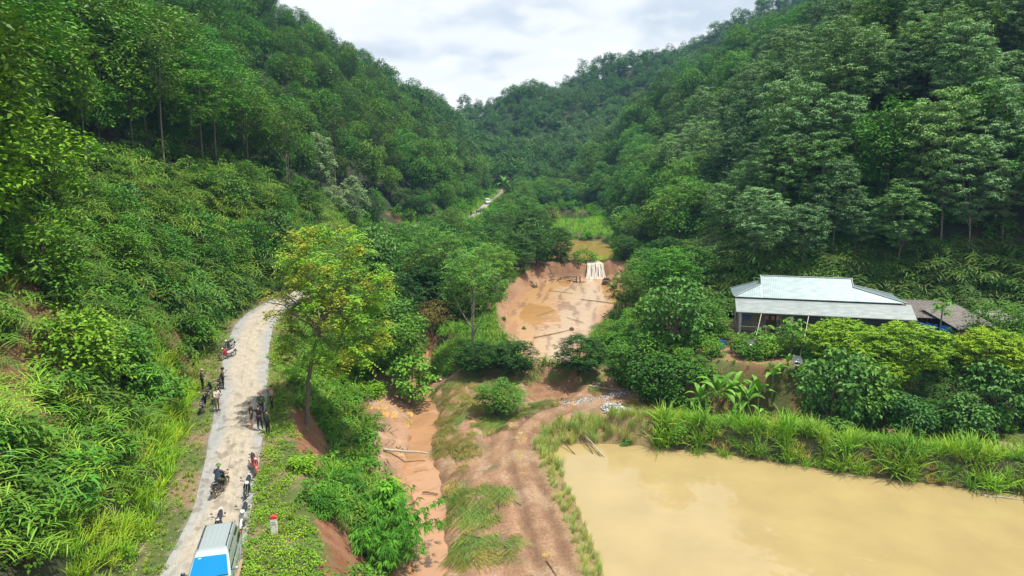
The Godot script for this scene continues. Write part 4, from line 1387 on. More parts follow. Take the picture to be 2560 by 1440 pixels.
# ---------------------------------------------------------------- single trees and shrubs of the valley floor
func banana(at_: Vector3, h: float, leaves: int, yaw: float, label: String, group := "") -> void:
	var o := thing("banana_plant", label, "banana plant", at_, yaw, group)
	var g := Geo.new()
	g.tube(PackedVector3Array([Vector3(0, -0.2, 0), Vector3(0.02, h * 0.4, 0), Vector3(0, h * 0.8, 0.03)]), PackedFloat32Array([0.13, 0.1, 0.06]), 8, Color(0.16, 0.19, 0.07))
	part("stem", g, paint("stem", 0.6), o)
	var m := leafmat("banana", Color.WHITE, 0.4)
	for k in leaves:
		var lf := Geo.new()
		var ang := k * 2.4 + R(-0.3, 0.3)
		var l := h * R(0.6, 0.8)
		var up := R(1.0, 2.6) if k > leaves / 3 else R(0.2, 0.7)
		var d := Vector3(cos(ang), up, sin(ang)).normalized()
		var p := Vector3(0, h * R(0.68, 0.82), 0)
		var side := d.cross(Vector3.UP).normalized()
		var col := vary(Color(0.045, 0.13, 0.02), Color(0.1, 0.235, 0.04), R(0, 1))
		var prev := []
		var n := 9
		for s in n + 1:
			var t := float(s) / n
			var w := l * 0.125 * sin(PI * clampf(t * 0.92 + 0.06, 0, 1)) * (0.0 if t < 0.12 else 1.0) + 0.012
			w *= R(0.7, 1.1)
			var nn := side.cross(d).normalized()
			var now := [p - side * w + nn * w * 0.35, p, p + side * w + nn * w * 0.35]
			if s > 0:
				var c2 := vary(col, col, 0.0, 0.08)
				lf.quad(prev[0], now[0], now[1], prev[1], c2)
				lf.quad(prev[1], now[1], now[2], prev[2], vary(col, col, 0.0, 0.08))
			prev = now
			p += d * l / n
			d = (d + Vector3(0, -0.3 * (0.15 + t * 1.3), 0)).normalized()
		part("leaf", lf, m, o)

func papaya(at_: Vector3, h: float, label: String) -> void:
	var o := thing("papaya_tree", label, "papaya tree", at_, 0.4)
	var g := Geo.new()
	g.tube(PackedVector3Array([Vector3(0, -0.2, 0), Vector3(0.05, h * 0.5, 0), Vector3(0, h, 0.04)]), PackedFloat32Array([0.09, 0.075, 0.05]), 7, Color(0.35, 0.32, 0.25))
	part("trunk", g, barkmat(), o)
	var c := Geo.new()
	for k in 34:
		var ang := k * 2.4
		var el := R(-0.55, 1.0)
		var d := Vector3(cos(ang), el, sin(ang)).normalized()
		var a := Vector3(0, h - R(0.0, 0.9), 0)
		var e := a + d * R(0.6, 1.05)
		c.rod(a, e, 0.014, 0.01, 3, Color(0.16, 0.2, 0.06))
		var nn := (Vector3.UP + d * 0.5).normalized()
		var u := d.cross(nn).normalized()
		var fw := nn.cross(u).normalized()
		var col := vary(Color(0.05, 0.15, 0.03), Color(0.11, 0.25, 0.05), R(0, 1))
		for s in 7:
			var t := (s - 3) * 0.62
			c.leaf(e, (-fw * cos(t) + u * sin(t) - Vector3(0, 0.3, 0)).normalized(), nn, R(0.3, 0.42), 0.16, col, 0.1, 0.15)
	part("crown", c, leafmat("papaya", Color.WHITE), o)

func grass_clump(at_: Vector3, sc: float, sd: int, label: String, a: Color, b: Color, w := 0.026, group := "") -> void:
	var mesh := tuft_shape(sd, 120, 1.7 * sc, w, 1.7, 0.75, a, b, 5)
	var o := solo("grass_clump", mesh, leafmat("clump", Color.WHITE, 0.6), label, "grass clump", group)
	o.position = at_

func bush(at_: Vector3, shape: ArrayMesh, mat: Material, sc: Vector3, yaw: float, label: String, group := "", called := "bush") -> void:
	var o := solo(called, shape, mat, label, "bush", group)
	o.position = at_
	o.scale = sc
	o.rotation.y = yaw

func put_tree(kind: String, called: String, x: float, z: float, sc: float, sy: float, mat: Material, label: String, group := "", up := 0.0, yaw := -1.0) -> void:
	tree(shapes[kind], called, mat, at(x, z, up), R(0, TAU) if yaw < 0 else yaw, Vector3(sc, sc * sy, sc), label, "tree", group)

func build_trees() -> void:
	rg.seed = 61
	var plain := leafmat("plain", Color.WHITE)
	var warm := leafmat("warm", Color(1.12, 1.06, 0.9))
	var deep := leafmat("deep", Color(0.78, 0.86, 0.84))
	put_tree("yellow0", "yellowing_tree", -14.6, 46.6, 1.0, 1.0, plain, "tall airy tree with yellowing feathery leaves beside the road", "", -0.2, 0.0)
	put_tree("twin0", "feathery_tree", -4.2, 70.5, 1.0, 1.12, plain, "slender twin-stemmed feathery tree rising from the dark fruit bushes by the stream", "", -0.2)
	put_tree("bead1", "feathery_tree", -10.2, 90.0, 1.05, 1.05, plain, "spreading feathery light green tree left of the mud pond")
	put_tree("bead0", "feathery_tree", -3.4, 100.0, 0.95, 0.8, warm, "feathery tree leaning over the left edge of the mud pond")
	put_tree("bead1", "feathery_tree", -13.2, 64.0, 0.72, 0.8, warm, "bright green feathery tree on the bank below the yellowing tree")
	put_tree("valley0", "leafy_tree", -11.4, 65.5, 1.2, 1.1, warm, "bright green leafy tree where the stream leaves the dark thicket")
	put_tree("valley1", "leafy_tree", -16.0, 71.0, 1.0, 1.0, deep, "leafy tree just behind the crown of the yellowing tree")
	put_tree("brown0", "brownish_tree", -12.2, 97.0, 1.0, 0.85, plain, "tree with dry brownish foliage left of the mud pond")
	put_tree("brown0", "brownish_tree", -9.6, 82.0, 0.8, 0.85, plain, "smaller brownish tree above the dark stream hollow")
	put_tree("dark0", "dark_leafy_tree", -13.6, 79.0, 1.05, 1.05, deep, "dark dense tree shading the head of the stream")
	put_tree("dark1", "dark_leafy_tree", -10.8, 86.0, 1.0, 1.1, deep, "dark tree behind the stream hollow")
	# round evergreen fruit trees by the dam
	put_tree("dark0", "round_fruit_tree", 8.2, 125.4, 0.9, 1.05, plain, "round dark fruit tree on the dam, nearest to the waterfall on its left")
	put_tree("dark1", "round_fruit_tree", 4.4, 121.5, 0.98, 1.0, plain, "round dark fruit tree second from the waterfall on the left")
	put_tree("dark0", "round_fruit_tree", 0.4, 115.0, 1.05, 1.0, plain, "round dark fruit tree third from the waterfall on the left")
	put_tree("dark1", "round_fruit_tree", 4.0, 136.0, 1.2, 1.1, plain, "round fruit tree standing behind the row left of the waterfall")
	put_tree("dark1", "round_fruit_tree", 20.6, 126.0, 0.78, 0.9, plain, "small round fruit tree on the dam right of the waterfall")
	put_tree("dark0", "round_fruit_tree", -3.5, 66.8, 0.72, 0.68, deep, "dark fruit tree left of the pair in front of the mud pond")
	put_tree("dark1", "round_fruit_tree", 0.2, 66.4, 0.78, 0.7, deep, "dark fruit tree in the middle in front of the mud pond")
	put_tree("dark0", "round_fruit_tree", 6.6, 66.3, 0.83, 0.74, deep, "dark fruit tree alone right of the muddy gap")
	put_tree("valley0", "small_fruit_tree", -1.4, 57.2, 0.72, 0.62, plain, "small rounded green tree standing alone in the mud by the track")
	# right of the mud pond
	put_tree("dark1", "mango_tree", 19.2, 81.0, 1.1, 1.05, leafmat("mango", Color(1.25, 1.3, 0.95)), "large glossy tree at the right edge of the mud pond")
	put_tree("dark0", "mango_tree", 22.4, 85.0, 1.0, 1.05, leafmat("mango2", Color(1.05, 1.1, 0.9)), "glossy tree behind the large one right of the mud pond")
	put_tree("bigleaf0", "broad_leaved_tree", 15.4, 63.6, 1.12, 0.88, plain, "broad-leaved tree between the mud pond and the farmyard")
	put_tree("valley0", "leafy_tree", 11.6, 62.8, 0.9, 0.9, plain, "slim leafy tree beside the stone heap")
	put_tree("valley1", "leafy_tree", 13.2, 60.4, 0.92, 0.8, deep, "dark leafy tree at the end of the muddy track")
	put_tree("valley0", "leafy_tree", 19.5, 68.0, 0.75, 0.7, plain, "rounded tree at the left corner of the farmhouse")
	# the garden below the house
	put_tree("bigleaf0", "broad_leaved_tree", 25.6, 52.6, 1.0, 1.06, plain, "tall broad-leaved tree below the farmhouse by the pond bank")
	put_tree("bigleaf1", "broad_leaved_tree", 27.6, 53.6, 0.95, 1.0, warm, "broad-leaved tree right behind the tall one below the farmhouse")
	put_tree("bigleaf1", "broad_leaved_tree", 39.8, 53.6, 0.95, 0.95, plain, "broad-leaved tree at the far right above the pond bank")
	put_tree("bigleaf0", "broad_leaved_tree", 31.4, 52.0, 0.68, 0.75, deep, "small broad-leaved tree in the middle of the garden bank")
	put_tree("bigleaf1", "broad_leaved_tree", 25.0, 50.4, 0.5, 0.55, warm, "low broad-leaved sapling at the top of the pond bank")
	put_tree("lychee0", "lychee_tree", 29.3, 58.6, 0.9, 0.8, plain, "yellow-green fruit tree in front of the verandah, left of two crowns")
	put_tree("lychee1", "lychee_tree", 33.9, 57.6, 0.93, 0.78, plain, "yellow-green fruit tree in front of the verandah, right of two crowns")
	put_tree("lychee0", "lychee_tree", 40.3, 56.4, 0.8, 0.88, warm, "yellow-green fruit tree in front of the old shed roof")
	put_tree("brown0", "olive_tree", 36.3, 53.8, 0.7, 0.72, leafmat("olive", Color(0.62, 0.9, 0.8)), "olive grey shrubby tree between the yellow-green fruit trees")
	put_tree("valley1", "leafy_tree", 33.8, 53.0, 0.62, 0.7, deep, "dark leafy tree under the yellow-green crowns")
	put_tree("valley0", "leafy_tree", 43.5, 54.6, 0.7, 0.8, deep, "dark leafy tree at the right edge of the garden")
	put_tree("valley1", "leafy_tree", 45.0, 62.0, 0.85, 0.9, plain, "leafy tree beyond the old shed at the right edge")
	put_tree("valley1", "leafy_tree", 17.6, 68.4, 0.9, 0.8, plain, "leafy tree between the glossy tree and the left end of the house")
	put_tree("bigleaf1", "broad_leaved_tree", 14.2, 68.0, 0.75, 0.8, warm, "broad-leaved tree at the right corner of the muddy gap")
	put_tree("valley0", "leafy_tree", 20.6, 71.5, 0.8, 0.8, deep, "dark leafy tree behind the left gable of the house")
	put_tree("lychee1", "lychee_tree", 31.4, 56.6, 0.72, 0.8, warm, "low yellow-green fruit tree in front of the two larger crowns")
	put_tree("valley0", "leafy_tree", 29.6, 54.0, 0.8, 0.85, deep, "dark leafy tree filling the bank under the left yellow-green crown")
	put_tree("bigleaf0", "broad_leaved_tree", 36.0, 52.2, 0.72, 0.8, plain, "small broad-leaved tree on the bank under the olive shrub")
	var glow := leafmat("glow", Color(1.22, 1.16, 0.85))
	put_tree("broad0", "bright_leafy_tree", -30.0, 39.5, 0.95, 1.0, glow, "bright green leafy tree at the left edge, nearest to the camera", "", -0.5)
	put_tree("valley0", "bright_leafy_tree", -28.6, 42.0, 0.95, 1.0, warm, "low bright green tree right of the leafy tree at the left edge", "", -0.5)
	put_tree("broad1", "bright_leafy_tree", -32.6, 43.5, 1.0, 1.05, warm, "bright green leafy tree at the left edge, second from the camera", "", -0.5)
	put_tree("feather0", "feathery_tree", -34.0, 46.5, 1.0, 1.0, glow, "bright feathery tree at the left edge behind the leafy ones", "", -0.5)
	put_tree("broad2", "bright_leafy_tree", -32.4, 49.0, 0.8, 0.9, glow, "bright green leafy tree at the left edge, third from the camera", "", -0.5)
	put_tree("valley1", "bright_leafy_tree", -30.8, 53.5, 0.8, 0.9, warm, "small bright tree at the lower edge of the left forest", "", -0.5)
	put_tree("valley0", "leafy_tree", -21.6, 76.5, 1.0, 0.95, warm, "leafy tree just right of the bend where the road disappears", "", -0.3)
	put_tree("bead1", "feathery_tree", -20.8, 82.0, 0.7, 0.75, warm, "feathery tree beside the road beyond the bend")
	put_tree("valley1", "leafy_tree", -20.6, 88.5, 0.95, 0.9, plain, "leafy tree beside the road farther beyond the bend")
	put_tree("bigleaf0", "broad_leaved_tree", -19.4, 95.0, 0.9, 0.9, plain, "broad-leaved tree beside the hidden stretch of the road")
	put_tree("valley0", "leafy_tree", -19.8, 101.5, 1.0, 0.95, deep, "dark leafy tree beside the hidden stretch of the road")
	put_tree("valley1", "leafy_tree", -20.0, 108.5, 1.0, 0.9, plain, "leafy tree at the far end of the hidden stretch of the road")
	put_tree("bigleaf1", "broad_leaved_tree", -9.4, 61.5, 0.85, 0.8, glow, "bright broad-leaved tree leaning over the stream bank")
	papaya(at(25.5, 61.0), 3.4, "papaya tree in front of the verandah beside the satellite dish")
	papaya(at(23.6, 62.6), 2.1, "young papaya tree under the left end of the verandah")
	papaya(at(41.0, 64.4), 4.4, "papaya tree rising in front of the old shed roof")
	var ban := "bananas below the farmyard"
	for q in [[17.4, 55.6, 3.4, 10, "tallest banana plant at the left of the banana patch"], [18.8, 56.2, 3.2, 9, "upright banana plant in the middle of the patch"], [19.9, 55.4, 2.8, 9, "banana plant in front of the middle of the patch"], [16.2, 56.6, 2.6, 8, "banana plant at the left edge of the patch"], [21.2, 56.8, 2.8, 8, "banana plant at the right of the patch"], [22.6, 57.4, 2.3, 7, "slim banana plant by the satellite dish"], [23.9, 57.6, 1.8, 6, "young banana plant on the edge of the terrace"], [20.4, 54.0, 1.7, 7, "low banana plant on the slope under the patch"], [24.4, 54.6, 1.4, 5, "small banana shoot on the bare bank"], [18.2, 54.2, 1.9, 7, "low banana plant in front of the tallest one"]]:
		banana(at(q[0], q[1]), q[2], q[3], R(0, TAU), q[4], ban)
	banana(at(23.6, 151.0), 5.2, 11, 1.0, "large banana plant beside the olive pond")
	banana(at(25.2, 149.0), 4.2, 9, 2.0, "banana plant right of the large one by the olive pond")
	banana(at(27.0, 118.0), 4.4, 9, 0.3, "banana plant at the foot of the right-hand hill")
	banana(at(24.4, 112.0), 3.6, 8, 0.9, "banana plant in the bushes right of the mud pond")
	banana(at(-2.6, 262.0), 6.5, 12, 0.2, "banana plant beside the far road")
	# left of the road, farther on
	put_tree("silver0", "silvery_tree", -37.0, 136.0, 1.3, 1.3, plain, "silvery tree with pale wind-turned leaves, left of two", "", -0.5)
	put_tree("silver1", "silvery_tree", -31.0, 137.5, 1.25, 1.15, plain, "silvery tree with pale wind-turned leaves, right of two", "", -0.5)
	put_tree("silver0", "silvery_tree", -33.6, 131.0, 0.95, 0.9, plain, "low silvery tree in front of the two taller ones", "", -0.5)
	put_tree("silver1", "silvery_tree", -37.8, 112.0, 0.7, 1.1, leafmat("sil2", Color(0.5, 0.75, 0.55)), "slender pale green tree at the edge of the left forest", "", -0.5)
	put_tree("bare0", "bare_stemmed_tree", -36.8, 114.5, 1.0, 1.05, plain, "thin tree with pale bare forked stems at the forest edge")
	# small trees and tall shrubs on the left slope
	var low := tints("forest", 7)
	var si := 0
	for q in [[-29.5, 58.0], [-33.0, 61.5], [-30.8, 66.0], [-34.5, 68.0], [-32.0, 73.0], [-36.0, 77.0], [-33.2, 81.0], [-30.6, 86.0], [-34.0, 90.0], [-31.4, 96.0], [-35.5, 99.0], [-28.8, 62.5], [-31.5, 78.0], [-28.5, 92.0], [-30.0, 70.0], [-27.8, 56.5], [-31.6, 56.0], [-34.2, 59.5], [-36.0, 65.0], [-29.0, 66.0], [-33.0, 65.5], [-36.4, 72.0], [-30.2, 74.5], [-34.4, 76.0], [-37.0, 84.0], [-31.0, 82.5], [-35.0, 86.5], [-29.8, 90.0], [-32.0, 92.5], [-36.0, 94.0], [-29.5, 98.5], [-33.2, 102.0]]:
		var sc := R(0.45, 0.85)
		put_tree(["valley0", "valley1", "bigleaf0", "bigleaf1"][si % 4], "slope_tree", q[0], q[1], sc, R(0.85, 1.1), low[si % 7], ["rounded small tree", "bushy small tree", "broad-leaved small tree", "loose-crowned small tree"][si % 4] + " among the canes of the left slope, " + ("above the parked scooter" if q[1] < 70.0 else ("above the bend of the road" if q[1] < 85.0 else "below the pale bare-stemmed tree")), "small trees on the left slope", -0.3)
		si += 1
	# trees scattered over the valley floor
	var tb := tints("forest", 7)
	var spots := []
	var z := 72.0
	while z < 286.0:
		var x := -60.0
		while x < 48.0:
			var px := x + R(-1.4, 1.4)
			var pz := z + R(-1.4, 1.4)
			x += 4.2
			var zn := zone(px, pz)
			if zn != "valley" and zn != "slope" : continue
			if zn == "slope" and pz < 104.0: continue
			if outline(MU, px, pz) < 3.5 or outline(UP, px, pz) < 3.0 or outline(FA, px, pz) < 4.0: continue
			# keep the views to the far pond, the road and the bare cuts open
			if px > 6.0 and px < 27.0 and pz > 156.0 and pz < 194.0: continue
			if pz > 119.0 and pz < 130.0 and px > -2.0: continue
			if absf(px - T(road_x, pz)) < 4.5: continue
			if pz > 145.0 and px > T(road_x, pz) and px < T(road_x, pz) + 9.0 and pz < 260.0: continue
			if Vector2(px + 31.0, pz - 160.0).length() < 7.0 or Vector2(px + 25.0, pz - 142.0).length() < 8.0: continue
			if pz > 130.0 and pz < 190.0 and absf(px + 0.058 * pz) < 4.0: continue
			if Vector2(px + 9.0, pz - 76.0).length() < 5.0 or pz < 84.0 and px > -9.0 and px < 8.0: continue
			if px > 12.0 and pz < 78.0: continue
			if Vector2(px + 34.0, pz - 134.0).length() < 9.0 or (pz < 134.0 and absf(px + 0.255 * pz) < 0.04 * pz): continue
			spots.append([px, pz])
		z += 4.2
	var n := 0
	for s in spots:
		var kinds := ["valley0", "valley1", "bigleaf0", "bead1", "dark1", "valley0", "broad1"]
		var kind: String = kinds[rg.randi() % kinds.size()]
		var sc := R(0.75, 1.1) * (0.72 if kind.begins_with("bead") or kind.begins_with("broad") else 1.0)
		var p := at(s[0], s[1])
		var place := "left of the far road" if s[0] < T(road_x, s[1]) else ("between the road and the mud pond" if s[1] < 125.0 and s[0] < 6.0 else ("at the foot of the right-hand hill" if s[0] > 14.0 else "beyond the dam in the valley"))
		var look: String = {"valley": "bushy bright green tree ", "biglea": "loose broad-leaved tree ", "bead1": "flat-topped feathery tree ", "dark1": "round dark tree ", "broad1": "tall leafy tree "}[kind.substr(0, 6).rstrip("0") if kind.begins_with("valley") else (kind.substr(0, 6) if kind.begins_with("big") else kind)]
		tree(shapes[kind], {"v": "bushy_tree", "b": "valley_tree", "d": "round_tree"}[kind[0]], tb[rg.randi() % tb.size()], p, R(0, TAU), Vector3(sc, sc, sc), look + place, "tree", look.strip_edges() + "s " + place)
		n += 1
	print("valley trees ", n)
	# shrubs of the near banks
	var b1 := bush_shape(401, 1.2, 1.7, 26, "dome", 34, 0.24, 0.13, Color(0.05, 0.145, 0.016), Color(0.12, 0.26, 0.028))
	var b2 := bush_shape(402, 1.0, 1.4, 20, "dome", 22, 0.34, 0.2, Color(0.03, 0.1, 0.018), Color(0.07, 0.19, 0.03), 0.5)
	var b3 := bush_shape(403, 1.3, 2.0, 26, "tuft", 12, 0.36, 0.07, Color(0.03, 0.1, 0.018), Color(0.08, 0.2, 0.03), 0.6)
	var shrubs := [b1, b2, b3]
	var k := 0
	for q in [[-17.6, 58.0], [-16.2, 55.2], [-15.2, 52.2], [-14.0, 49.8], [-13.2, 53.6], [-14.4, 58.8], [-12.9, 60.6], [-12.6, 47.4], [-18.8, 63.5], [-17.0, 66.0], [-12.0, 43.2], [-10.6, 41.2], [-12.4, 38.4], [-10.4, 36.6], [-16.0, 62.0], [-15.0, 65.0], [-19.6, 69.0], [-9.9, 34.6]]:
		var sc := R(0.7, 1.15)
		bush(at(q[0], q[1], -0.1), shrubs[k % 3], tb[k % 7] if k % 2 else warm, Vector3(sc, sc * R(0.8, 1.1), sc), R(0, TAU), ["rounded bush", "large-leaved bush", "narrow-leaved bush"][k % 3] + " right of the road, " + ["near the yellowing tree's trunk", "above the red soil scar", "beside the near bamboo", "uphill of the stream"][(0 if q[1] < 56.0 and q[1] > 44.0 else (2 if q[1] <= 44.0 else 3))], "bushes on the bank right of the road")
		k += 1
	for q in [[13.0, 51.6, 0.85, "leafy shrub at the left end of the green pond bank"], [9.2, 51.9, 0.5, "small dark shrub at the water's edge by the pale reeds"], [14.8, 58.6, 0.9, "dense bush left of the banana patch"], [16.6, 58.4, 0.8, "low bush behind the left of the banana patch"], [28.6, 50.8, 0.7, "bush on the pond bank under the broad-leaved tree"], [34.4, 49.8, 0.65, "pale leafy shrub at the right on the pond bank"], [22.0, 63.2, 0.8, "bush under the left end of the verandah"], [27.2, 62.8, 0.75, "bush under the middle of the verandah"], [13.8, 78.5, 1.0, "tall green bush on the right edge of the mud pond"], [12.0, 73.6, 0.9, "bush right of the muddy gap by the pond"], [-1.2, 88.5, 0.4, "small green bush on the left shore of the mud pond"], [1.6, 85.0, 0.3, "tiny shrub standing in the mud pond"], [31.5, 51.0, 0.7, "bush at the foot of the garden bank"], [37.4, 51.2, 0.8, "bush at the foot of the garden bank on the right"], [18.0, 65.2, 0.7, "low bush beside the blue barrel"]]:
		bush(at(q[0], q[1], -0.05), shrubs[k % 2 + (1 if k % 4 == 0 else 0)], plain, Vector3(q[2], q[2], q[2]), R(0, TAU), q[3])
		k += 1
	# the vine-covered bush on the left slope, the near bamboo and its broad-leaved neighbour
	rg.seed = 71
	var vine := bush_shape(411, 2.6, 4.6, 110, "dome", 34, 0.26, 0.19, Color(0.045, 0.125, 0.012), Color(0.135, 0.25, 0.022), 0.4)
	bush(at(-24.8, 38.0, -0.5), vine, plain, Vector3(1.1, 1.1, 1.1), 0.4, "big bush smothered in yellow-green vines on the left slope", "", "vine_covered_bush")
	var vine2 := bush_shape(412, 1.5, 3.2, 50, "tuft", 13, 0.3, 0.11, Color(0.04, 0.13, 0.02), Color(0.09, 0.24, 0.035), 0.4)
	bush(at(-23.2, 41.4, -0.4), vine2, plain, Vector3(1, 1, 1), 1.4, "bright green leafy bush right of the vine-covered one", "", "leafy_bush")
	var bam := bamboo_shape(421, 2.0, 4.3)
	bush(at(-7.3, 36.4, -0.1), bam, plain, Vector3(1, 1, 1), 0.0, "dense bamboo with drooping leaves beside the stream in the foreground", "", "bamboo_clump")
	var broad := bush_shape(422, 1.15, 2.5, 44, "tuft", 9, 0.42, 0.17, Color(0.045, 0.15, 0.018), Color(0.1, 0.27, 0.03), 0.5)
	bush(at(-7.9, 40.4, -0.1), broad, plain, Vector3(1, 1.25, 1), 2.0, "shrub with large glossy leaves above the foreground bamboo", "", "broad_leaved_shrub")
	grass_clump(at(18.9, 49.5, -0.1), 1.15, 431, "tall arching grass clump on the pond bank, left of two", Color(0.05, 0.14, 0.03), Color(0.15, 0.26, 0.08))
	grass_clump(at(23.0, 50.0, -0.1), 1.3, 432, "tall arching grass clump on the pond bank, right of two", Color(0.06, 0.15, 0.03), Color(0.19, 0.3, 0.1))
	for q in [[14.4, 50.4, 0.8], [16.4, 50.0, 0.75], [20.8, 49.4, 0.8], [25.2, 48.2, 0.85], [26.8, 47.6, 0.8], [28.6, 47.0, 0.75], [30.4, 46.8, 0.9], [33.4, 45.8, 0.9], [35.6, 45.2, 0.95], [37.8, 44.4, 0.9]]:
		grass_clump(at(q[0], q[1], -0.15), q[2], 437 + int(q[0]) % 4, "lush grass clump hanging over the far edge of the pond", Color(0.06, 0.15, 0.022), Color(0.17, 0.3, 0.05), 0.026, "lush grass clumps along the pond")
	grass_clump(at(-10.6, 41.8, -0.1), 1.0, 433, "drooping grass clump above the foreground bamboo", Color(0.05, 0.14, 0.03), Color(0.16, 0.26, 0.09))
	grass_clump(at(32.6, 49.6, -0.1), 0.9, 434, "arching grass clump at the right of the garden bank", Color(0.05, 0.13, 0.03), Color(0.13, 0.22, 0.07))
	grass_clump(at(11.6, 191.0), 2.6, 435, "straw-coloured feathery pampas clump beside the far pond", Color(0.3, 0.24, 0.13), Color(0.45, 0.38, 0.22), 0.04)
	grass_clump(at(45.6, 70.0), 1.8, 436, "tall grass clump on the slope behind the old shed", Color(0.06, 0.14, 0.03), Color(0.16, 0.26, 0.08))

func bamboo_shape(sd: int, r: float, h: float) -> ArrayMesh:
	rg.seed = sd
	var g := Geo.new()
	for k in 34:
		var ang := R(0, TAU)
		var hh := h * R(0.55, 1.05)
		var d := Vector3(cos(ang) * R(0.1, 0.5), 1, sin(ang) * R(0.1, 0.5)).normalized()
		var p := Vector3(R(-0.4, 0.4), -0.1, R(-0.4, 0.4)) * r * 0.6
		var pts := PackedVector3Array([p])
		var rr := PackedFloat32Array([0.02])
		for s in 14:
			p += d * hh / 12.0
			d = (d + Vector3(cos(ang) * 0.05, -0.09 * (0.3 + s * 0.13), sin(ang) * 0.05)).normalized()
			pts.push_back(p)
			rr.push_back(0.02 * (1.0 - s / 16.0))
			if s < 2: continue
			for e in 3:
				var a2 := R(0, TAU)
				var o := p + Vector3(cos(a2), R(-0.2, 0.3), sin(a2)) * R(0.05, 0.4)
				var col := vary(Color(0.03, 0.12, 0.02), Color(0.09, 0.24, 0.04), R(0, 1))
				for f in 4:
					var b2 := a2 + (f - 1.5) * 0.55
					g.leaf(o, Vector3(cos(b2), R(-1.1, -0.2), sin(b2)).normalized(), Vector3.UP, R(0.3, 0.5), 0.075, col, 0.15, 0.25)
		g.tube(pts, rr, 4, Color(0.1, 0.16, 0.05), false)
	return g.mesh()

# ---------------------------------------------------------------- people: one skinned surface from blended limbs
# bones: [from, to, radius from, radius to, colour, colour beyond, where the colour changes]
func skin_surface(bones: Array, cell: float, blend: float, g: Geo) -> void:
	var lo := Vector3(1e9, 1e9, 1e9)
	var hi := -lo
	for b in bones:
		var r: float = maxf(b[2], b[3]) + cell * 2.5
		for e in [b[0], b[1]]:
			lo = lo.min(e - Vector3(r, r, r))
			hi = hi.max(e + Vector3(r, r, r))
	var nx := int((hi.x - lo.x) / cell) + 2
	var ny := int((hi.y - lo.y) / cell) + 2
	var nz := int((hi.z - lo.z) / cell) + 2
	var f := PackedFloat32Array()
	f.resize(nx * ny * nz)
	f.fill(1.0)
	for b in bones:
		var r: float = maxf(b[2], b[3]) + blend + cell * 2.0
		var p0: Vector3 = b[0]
		var ax: Vector3 = b[1] - b[0]
		var ll := maxf(ax.length_squared(), 1e-9)
		var a: Vector3 = (p0.min(b[1]) - Vector3(r, r, r) - lo) / cell
		var z: Vector3 = (p0.max(b[1]) + Vector3(r, r, r) - lo) / cell
		for k in range(maxi(0, int(a.z)), mini(nz, int(z.z) + 1)):
			for j in range(maxi(0, int(a.y)), mini(ny, int(z.y) + 1)):
				var row := (k * ny + j) * nx
				for i in range(maxi(0, int(a.x)), mini(nx, int(z.x) + 1)):
					var q := lo + Vector3(i, j, k) * cell - p0
					var t := clampf(q.dot(ax) / ll, 0.0, 1.0)
					var d := (q - ax * t).length() - lerpf(b[2], b[3], t)
					var o := f[row + i]
					var h := clampf(0.5 + 0.5 * (o - d) / blend, 0.0, 1.0)
					f[row + i] = lerpf(o, d, h) - blend * h * (1.0 - h) if o < 0.9 else d
	var at_cell := {}
	var corners := [0, 1, nx, nx + 1, nx * ny, nx * ny + 1, nx * ny + nx, nx * ny + nx + 1]
	for k in nz - 1:
		for j in ny - 1:
			for i in nx - 1:
				var o := (k * ny + j) * nx + i
				var f0 := f[o]
				if absf(f0) > cell * 2.0: continue
				var mask := 0
				for c in 8:
					if f[o + corners[c]] < 0.0: mask |= 1 << c
				if mask == 0 or mask == 255: continue
				var sum := Vector3.ZERO
				var n := 0
				for e in [[0, 1], [2, 3], [4, 5], [6, 7], [0, 2], [1, 3], [4, 6], [5, 7], [0, 4], [1, 5], [2, 6], [3, 7]]:
					var fa := f[o + corners[e[0]]]
					var fb := f[o + corners[e[1]]]
					if (fa < 0.0) == (fb < 0.0): continue
					var t := fa / (fa - fb)
					var pa := Vector3(e[0] & 1, (e[0] >> 1) & 1, e[0] >> 2)
					var pb := Vector3(e[1] & 1, (e[1] >> 1) & 1, e[1] >> 2)
					sum += pa.lerp(pb, t)
					n += 1
				var p := lo + (Vector3(i, j, k) + sum / n) * cell
				var nn := Vector3(f[o + 1] - f0 + f[o + corners[7]] - f[o + corners[6]], f[o + nx] - f0 + f[o + corners[7]] - f[o + corners[5]], f[o + nx * ny] - f0 + f[o + corners[7]] - f[o + corners[3]]).normalized()
				var best := 1e9
				var col := Color.WHITE
				for b in bones:
					var ax: Vector3 = b[1] - b[0]
					var t := clampf((p - b[0]).dot(ax) / maxf(ax.length_squared(), 1e-9), 0.0, 1.0)
					var d: float = (p - b[0] - ax * t).length() - lerpf(b[2], b[3], t)
					if d < best:
						best = d
						col = b[4] if b.size() < 7 or t < b[6] else b[5]
				at_cell[o] = g.v.size()
				g.v.push_back(p); g.n.push_back(nn); g.c.push_back(col)
	for o in at_cell:
		var i: int = o % nx
		var j: int = (o / nx) % ny
		var k: int = o / (nx * ny)
		if i < 1 or j < 1 or k < 1: continue
		for ax in 3:
			var step: int = [1, nx, nx * ny][ax]
			var u: int = [nx, nx * ny, 1][ax]
			var w: int = [nx * ny, 1, nx][ax]
			if o + step >= f.size(): continue
			var a := f[o] < 0.0
			if a == (f[o + step] < 0.0): continue
			if not (at_cell.has(o - u) and at_cell.has(o - w) and at_cell.has(o - u - w)): continue
			var q := [at_cell[o], at_cell[o - u], at_cell[o - u - w], at_cell[o - w]]
			if not a: q.reverse()
			g.ix.append_array([q[0], q[2], q[1], q[0], q[3], q[2]])

var head_geo: Geo
var hand_geo: Geo

